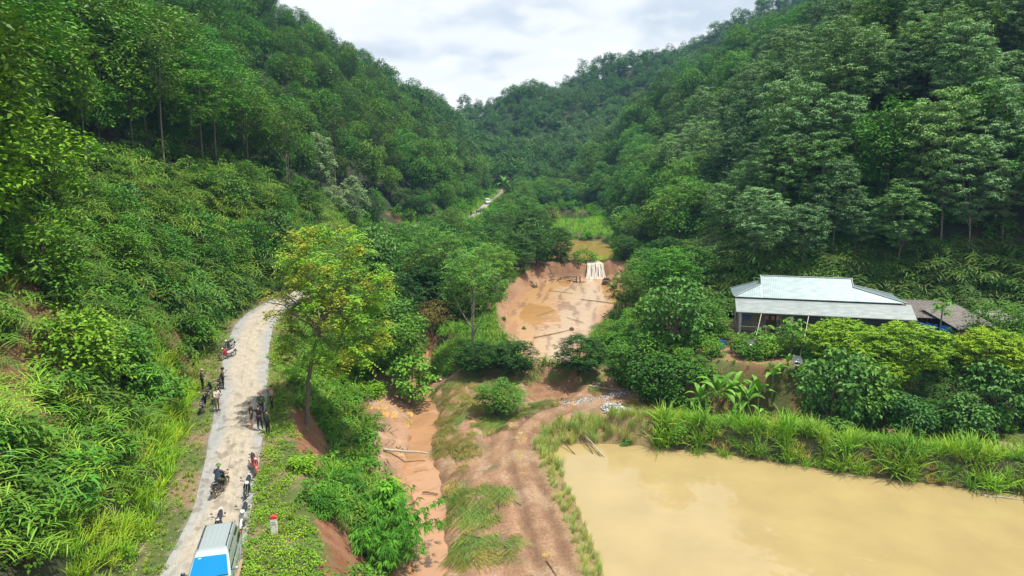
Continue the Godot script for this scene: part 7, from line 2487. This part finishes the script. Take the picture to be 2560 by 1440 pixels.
	g.box(Vector3.ZERO, Vector3(0.26, 0.05, 2.6), Color(0.5, 0.4, 0.3), Basis.IDENTITY, 0.01)
	var pl := solo("plank", g, paint("dull", 0.7), "pale plank laid across the mud beside the stream", "plank")
	pl.position = at(-7.3, 68.4, 0.14)
	pl.rotation = Vector3(0.04, 0.06, 0.05)
	g = Geo.new()
	g.ball(Vector3.ZERO, Vector3(0.3, 0.24, 0.3), Color(0.16, 0.07, 0.05), Basis.IDENTITY, 8, 10)
	g.ball(Vector3(0.22, 0.05, 0.05), Vector3(0.16, 0.12, 0.14), Color(0.4, 0.33, 0.26), Basis.IDENTITY, 7, 9)
	var jar := solo("root_lump", g, barkmat(), "dark root lump at the end of the long stick on the mud pond", "root")
	jar.position = Vector3(7.5, -2.9, -84.6)
	for h in [[-9.6, 48.4], [-9.2, 52.6], [-8.9, 45.6], [-10.2, 55.0]]:
		for k in 9:
			var a := at(h[0] + R(-0.7, 0.7), h[1] + R(-0.8, 0.8), 0.06)
			var ang := R(0.9, 2.4)
			var b := a + Vector3(cos(ang), R(-0.1, 0.35), sin(ang)) * R(0.6, 1.5)
			log_("broken_stalk", a, b, R(0.025, 0.05), 0.02, vary(Color(0.42, 0.34, 0.22), Color(0.6, 0.54, 0.4), R(0, 1)), "pale broken stalk washed onto the mud left of the stream", "pale broken stalks on the mud", "stalk")
	# the stone heap
	var heap := thing("stone_heap", "heap of pale grey broken stones at the end of the muddy track", "stone heap", at(9.2, 57.9), 0.0)
	var base_y := heap.position.y
	for k in 130:
		var rr := sqrt(R(0, 1))
		var ang := R(0, TAU)
		var x := cos(ang) * rr * 1.35
		var z := sin(ang) * rr * 0.95
		var s := R(0.09, 0.19)
		var st := Geo.new()
		var bs := Basis.from_euler(Vector3(R(0, 3), R(0, 3), R(0, 3)))
		var col := vary(Color(0.22, 0.235, 0.25), Color(0.5, 0.51, 0.52), R(0, 1), 0.08)
		st.box(Vector3.ZERO, Vector3(s * 2.0, s * R(0.9, 1.4), s * R(1.2, 1.9)), col, bs, s * 0.28)
		var m := part("stone", st, paint("rock", 0.9), heap)
		m.position = Vector3(x, ground(9.2 + x, 57.9 - z) - base_y + 0.05 + (1.0 - rr) * 0.55 * R(0.3, 1.0), z)
	var pebble := Geo.new()
	pebble.box(Vector3.ZERO, Vector3(0.11, 0.07, 0.09), Color(1, 1, 1), Basis.IDENTITY, 0.02)
	var ps := []
	var pc := []
	for k in 900:
		var t := R(0, 1)
		var x := lerpf(4.6, 10.4, t) + R(-1, 1) * 0.9
		var z := lerpf(58.6, 62.6, t) + R(-1, 1) * 0.7
		if hnoise(x, z, 1.6) < -0.05: continue
		ps.append(Transform3D(Basis.from_euler(Vector3(R(0, 3), R(0, 3), R(0, 3))).scaled(Vector3.ONE * R(0.5, 1.3)), at(x, z, 0.02)))
		pc.append(vary(Color(0.2, 0.21, 0.22), Color(0.5, 0.5, 0.5), R(0, 1)))
	scatter("gravel", pebble.mesh(), paint("rock", 0.9), ps, pc, "grey gravel strewn over the end of the muddy track", "gravel")
	ps = []
	pc = []
	for k in 1500:
		var z := R(26, 70)
		var x := T(road_x, z) + (R(-1.0, 0.25) * T(road_w, z) - T(road_w, z) - 0.1 if k % 2 else R(0.92, 1.06) * T(road_w, z))
		if absf(x - T(road_x, z)) > T(road_w, z) + 1.7: continue
		ps.append(Transform3D(Basis.from_euler(Vector3(R(0, 3), R(0, 3), R(0, 3))).scaled(Vector3.ONE * R(0.25, 0.7)), Vector3(x, maxf(ground(x, z), T(road_h, z) - 0.02) + 0.02, -z)))
		pc.append(vary(Color(0.25, 0.22, 0.18), Color(0.45, 0.42, 0.37), R(0, 1)))
	scatter("road_gravel", pebble.mesh(), paint("rock", 0.9), ps, pc, "loose gravel along the edges of the road", "gravel")
	# kilometre stone
	o = thing("kilometre_stone", "white roadside marker stone with a red rounded top", "marker stone", at(-11.85, 31.6, -0.05), 0.25)
	g = Geo.new()
	g.box(Vector3(0, 0.4, 0), Vector3(0.34, 0.86, 0.2), Color(0.68, 0.67, 0.63), Basis.IDENTITY, 0.025)
	part("shaft", g, paint("whitewash", 0.8), o)
	g = Geo.new()
	var rings := []
	for z in [-0.105, 0.105]:
		var ring := PackedVector3Array()
		for k in 13:
			var a := PI * k / 12.0
			ring.push_back(Vector3(cos(a) * 0.18, 0.835 + sin(a) * 0.15, z))
		rings.append(ring)
	g.loft(rings, Color(0.5, 0.05, 0.03), true, true, true)
	part("cap", g, paint("whitewash", 0.8), o)
	for q in [[0.66, 0.2], [0.54, 0.14], [0.42, 0.18]]:
		g = Geo.new()
		for k in 5:
			if k > 0 and R(0, 1) < 0.25: continue
			g.box(Vector3(-0.1 + k * 0.05, q[0] + R(-0.01, 0.01), 0.103), Vector3(0.022, R(0.05, 0.08), 0.006), Color(0.08, 0.08, 0.09))
		part("worn_lettering", g, paint("dull", 0.7), o)
	# concrete gutter block on the left verge
	g = Geo.new()
	g.box(Vector3(0, 0.25, 0), Vector3(0.16, 0.9, 0.12), Color(0.5, 0.48, 0.44), Basis(Vector3.BACK, 0.35), 0.015)
	var gp := solo("marker_post", g, paint("whitewash", 0.8), "leaning grey concrete post in the grass left of the road", "post")
	gp.position = at(-18.6, 33.4, 0.0)

func build_traffic() -> void:
	var road := func(x, z): return Vector3(x, maxf(ground(x, z), T(road_h, z) + 0.03 if absf(x - T(road_x, z)) < T(road_w, z) else -99.0), -z)
	silver_car(road.call(-13.05, 27.5), deg_to_rad(13.9))
	var grey := Color(0.18, 0.18, 0.19)
	motorbike("red and white scooter parked at the left road edge near the bend", road.call(-24.45, 57.4), deg_to_rad(-28), {"body": Color(0.55, 0.02, 0.025), "guard": Color(0.1, 0.01, 0.015), "side": Color(0.6, 0.5, 0.5), "tilt": 0.12})
	motorbike("dark motorbike with white mirrors parked behind the red and white scooter", road.call(-25.15, 59.6), deg_to_rad(-8), {"body": Color(0.02, 0.02, 0.025), "cowl": Color(0.55, 0.56, 0.58), "mirror": Color(0.6, 0.62, 0.62), "side": Color(0.35, 0.37, 0.4), "tilt": 0.1})
	motorbike("red motorbike facing the camera with muddy wheels at the right road edge", road.call(-15.15, 37.85), deg_to_rad(28), {"body": Color(0.55, 0.02, 0.03), "guard": Color(0.5, 0.03, 0.04), "side": Color(0.3, 0.02, 0.03), "rim": Color(0.4, 0.3, 0.15), "tyre": Color(0.16, 0.12, 0.09), "wheel": 0.3, "tilt": -0.1})
	motorbike("black and white motorbike second in the row above the car", road.call(-14.5, 35.1), deg_to_rad(14), {"body": Color(0.02, 0.02, 0.022), "cowl": Color(0.5, 0.51, 0.53), "guard": Color(0.02, 0.02, 0.02), "side": Color(0.55, 0.56, 0.58), "tyre": Color(0.1, 0.085, 0.07), "tilt": -0.08})
	motorbike("white motorbike with a dark seat right behind the car", road.call(-13.62, 32.2), deg_to_rad(12), {"body": Color(0.62, 0.62, 0.66), "cowl": Color(0.6, 0.6, 0.64), "guard": Color(0.68, 0.64, 0.68), "second": Color(0.02, 0.02, 0.06), "side": Color(0.6, 0.6, 0.63), "seat": Color(0.018, 0.02, 0.035), "tilt": -0.08})
	motorbike("motorbike half hidden behind the car with only its seat and white rail showing", road.call(-14.55, 31.5), deg_to_rad(16), {"body": Color(0.05, 0.05, 0.06), "rail": Color(0.75, 0.76, 0.78), "side": Color(0.6, 0.6, 0.62), "seat": Color(0.018, 0.02, 0.035), "tilt": -0.06})
	var away := PI
	motorbike("dark motorbike with a white plate nearest the camera in the group on the left verge", at(-22.0, 46.7), away + 0.22, {"body": Color(0.02, 0.02, 0.025), "side": Color(0.25, 0.27, 0.28), "mirror": Color(0.6, 0.62, 0.6), "tilt": 0.1})
	motorbike("black motorbike beside the road, second nearest of the group on the left verge", at(-21.7, 48.3), away + 0.1, {"body": Color(0.02, 0.02, 0.025), "side": Color(0.04, 0.045, 0.06), "tilt": 0.1})
	motorbike("motorbike with green panels in the middle of the group on the left verge", at(-22.7, 49.3), away + 0.2, {"body": Color(0.03, 0.08, 0.04), "side": Color(0.03, 0.1, 0.05), "mirror": Color(0.55, 0.6, 0.55), "tilt": 0.1})
	motorbike("dark motorbike farthest back in the group on the left verge", at(-22.6, 51.3), away + 0.15, {"body": Color(0.02, 0.02, 0.02), "tilt": 0.1})
	var ride: Vector3 = road.call(-16.1, 35.5)
	motorbike("muddy dark motorbike being ridden up the middle of the road", ride, away - 0.1, {"body": Color(0.03, 0.03, 0.035), "tyre": Color(0.24, 0.17, 0.11), "rim": Color(0.3, 0.22, 0.15), "side": Color(0.04, 0.04, 0.045), "pipe": Color(0.3, 0.22, 0.15), "tilt": 0.0}, "")
	for q in [[-10.2, 207.0, 2.6], [-9.6, 212.0, 2.9]]:
		motorbike("dark motorbike parked among the people on the far road, " + ("nearer one" if q[1] < 210.0 else "farther one"), Vector3(q[0], T(road_h, q[1]) + 0.03, -q[1]), q[2], {"body": Color(0.02, 0.02, 0.022)}, "motorbikes on the far road")
	white_van(Vector3(T(road_x, 238.0) + 0.2, T(road_h, 238.0) + 0.03, -238.0), 0.15)
	# people
	var black := Color(0.02, 0.02, 0.024)
	var khaki := Color(0.17, 0.14, 0.09)
	var army := Color(0.055, 0.085, 0.045)
	person("person in a navy vest and green helmet riding the muddy motorbike", ride, away - 0.1, {"shirt": Color(0.03, 0.055, 0.1), "legs": Color(0.07, 0.09, 0.05), "hip": Vector3(0, 0.86, -0.22), "chest": Vector3(0, 1.22, -0.12), "elbow_l": Vector3(0.33, 1.07, 0.04), "wrist_l": Vector3(0.34, 1.0, 0.25), "elbow_r": Vector3(-0.33, 1.07, 0.04), "wrist_r": Vector3(-0.34, 1.0, 0.25), "knee_l": Vector3(0.22, 0.66, 0.16), "knee_r": Vector3(-0.22, 0.66, 0.16), "ankle_l": Vector3(0.2, 0.3, 0.02), "ankle_r": Vector3(-0.2, 0.3, 0.02), "sleeve": 0.3, "top": "helmet", "hat": Color(0.05, 0.17, 0.05), "shoe": Color(0.3, 0.2, 0.14)})
	var up := Vector3(0, 0.02, 0)
	person("person in a light shirt and khaki trousers holding a phone", road.call(-20.85, 46.5) + up, 1.1, {"shirt": Color(0.5, 0.47, 0.4), "legs": khaki, "elbow_l": Vector3(0.27, 1.12, 0.1), "wrist_l": Vector3(0.12, 1.2, 0.36), "elbow_r": Vector3(-0.27, 1.12, 0.1), "wrist_r": Vector3(-0.1, 1.21, 0.36), "nod": 0.35, "sleeve": 0.9})
	var ph := Geo.new()
	ph.box(Vector3.ZERO, Vector3(0.075, 0.012, 0.15), Color(0.02, 0.02, 0.02), Basis.IDENTITY, 0.004)
	var phone := solo("phone", ph, paint("dull", 0.7), "dark phone in the hands of the person in the light grey shirt", "phone")
	phone.position = road.call(-20.85, 46.5) + Basis(Vector3.UP, 1.1) * Vector3(0.01, 1.24, 0.44)
	phone.rotation.y = 1.1
	person("person in a green jacket and pale cap standing behind the parked motorbikes", at(-23.5, 50.2), 2.3, {"shirt": army, "legs": Color(0.03, 0.03, 0.025), "top": "cap", "hat": Color(0.42, 0.36, 0.28), "elbow_l": Vector3(0.25, 1.13, 0.08), "wrist_l": Vector3(0.18, 1.04, 0.3)})
	person("person in dark clothes and a black helmet beside the parked motorbikes", at(-22.1, 50.6), 2.0, {"shirt": Color(0.13, 0.1, 0.07), "legs": black, "top": "crash", "hat": Color(0.015, 0.015, 0.02), "elbow_r": Vector3(-0.25, 1.13, 0.08), "wrist_r": Vector3(-0.14, 1.06, 0.3)})
	person("person in a black T-shirt and shorts standing on the road", road.call(-17.45, 43.9) + up, -1.35, {"shirt": Color(0.02, 0.02, 0.026), "legs": black, "sleeve": 0.32, "trouser": 0.42, "top": "cap", "hat": Color(0.015, 0.015, 0.018), "shoe": Color(0.3, 0.2, 0.14), "nod": 0.2}, 1.0)
	person("person in a green jacket and brown brimmed hat in the roadside group", road.call(-17.4, 45.6) + up, 0.2, {"shirt": army * 1.4, "legs": Color(0.03, 0.035, 0.03), "top": "hat", "hat": Color(0.33, 0.14, 0.1), "elbow_l": Vector3(0.25, 1.12, 0.1), "wrist_l": Vector3(0.02, 1.12, 0.24), "elbow_r": Vector3(-0.25, 1.12, 0.1), "wrist_r": Vector3(-0.02, 1.08, 0.25), "nod": 0.3})
	person("person in a pink shirt and black trousers at the right road edge", at(-17.15, 47.0) + up, -1.0, {"shirt": Color(0.56, 0.36, 0.31), "legs": black, "sleeve": 0.35, "top": "hair"})
	person("person in a black shirt with elbows out and an orange hem showing", road.call(-16.75, 43.35) + up, 2.9, {"shirt": Color(0.012, 0.013, 0.02), "legs": black, "belt": Color(0.62, 0.07, 0.02), "hem": 0.2, "elbow_l": Vector3(0.47, 1.3, 0.03), "wrist_l": Vector3(0.2, 1.26, 0.2), "elbow_r": Vector3(-0.47, 1.3, 0.03), "wrist_r": Vector3(-0.2, 1.26, 0.2), "nod": 0.35, "shoe": Color(0.4, 0.38, 0.36), "knee_r": Vector3(-0.13, 0.5, 0.06), "ankle_r": Vector3(-0.2, 0.09, 0.06)})
	person("person in a dark green jacket seen from behind in the roadside group", at(-16.05, 42.9) + up, 2.7, {"shirt": army * 0.8, "legs": black, "top": "hair", "nod": 0.25})
	var far := [[-11.6, 196.0, Color(0.02, 0.02, 0.03), "person in black at the left of the group on the far road"], [-10.6, 199.0, Color(0.65, 0.65, 0.66), "person in white in the group on the far road"], [-10.1, 197.0, Color(0.03, 0.03, 0.035), "person in dark clothes in the middle of the group on the far road"], [-9.3, 203.0, Color(0.1, 0.1, 0.11), "person in grey by the motorbikes on the far road"]]
	for q in far:
		person(q[3], Vector3(q[0], maxf(ground(q[0], q[1]), T(road_h, q[1])) + 0.03, -q[1]), R(0, TAU), {"shirt": q[2], "legs": Color(0.02, 0.02, 0.025), "group": "people on the far road"}, 0.4)

func _ready() -> void:
	rg.seed = 7
	n1.seed = 3
	n1.frequency = 0.5
	n1.fractal_octaves = 3
	n2.seed = 8
	n2.frequency = 0.5
	n2.fractal_octaves = 2
	# camera, sky, sun
	var cam := Camera3D.new()
	cam.name = "camera"
	cam.fov = 45.2
	cam.far = 3000.0
	cam.position = Vector3(0, 18.5, 0)
	cam.rotation_degrees = Vector3(-10.8, 0, 0)
	add_child(cam)
	var env := Environment.new()
	env.background_mode = Environment.BG_SKY
	env.sky = build_sky()
	env.background_energy_multiplier = 0.86
	env.tonemap_mode = Environment.TONE_MAPPER_LINEAR
	env.tonemap_exposure = 1.32
	env.ssao_enabled = true
	env.ssil_enabled = true
	env.sdfgi_enabled = true
	env.fog_enabled = true
	env.fog_density = 0.00024
	env.fog_light_color = Color(0.6, 0.78, 1.0)
	var we := WorldEnvironment.new()
	we.name = "world"
	we.environment = env
	add_child(we)
	var sun := DirectionalLight3D.new()
	sun.name = "sun"
	sun.light_energy = 1.6
	sun.light_color = Color(1.0, 0.96, 0.88)
	sun.light_angular_distance = 0.5
	sun.shadow_enabled = true
	add_child(sun)
	sun.look_at_from_position(Vector3(0.3, 0.945, 0.11) * 100.0, Vector3.ZERO)
	road_x = resample(ROAD_X)
	road_w = resample(ROAD_W)
	road_h = resample(ROAD_H)
	left_k = resample(LEFT_K, false)
	left_r = resample(LEFT_R, false)
	floor_t = resample(FLOOR, false)
	stream_x = resample(STREAM_X)
	stream_w = resample(STREAM_W, false)
	verge_w = resample(VERGE_W, false)
	var t0 := Time.get_ticks_msec()
	build_land()
	build_road()
	build_water()
	build_mud()
	build_shapes()
	build_forest()
	build_cover()
	build_trees()
	build_house()
	build_props()
	build_traffic()
	print("setting ", Time.get_ticks_msec() - t0)
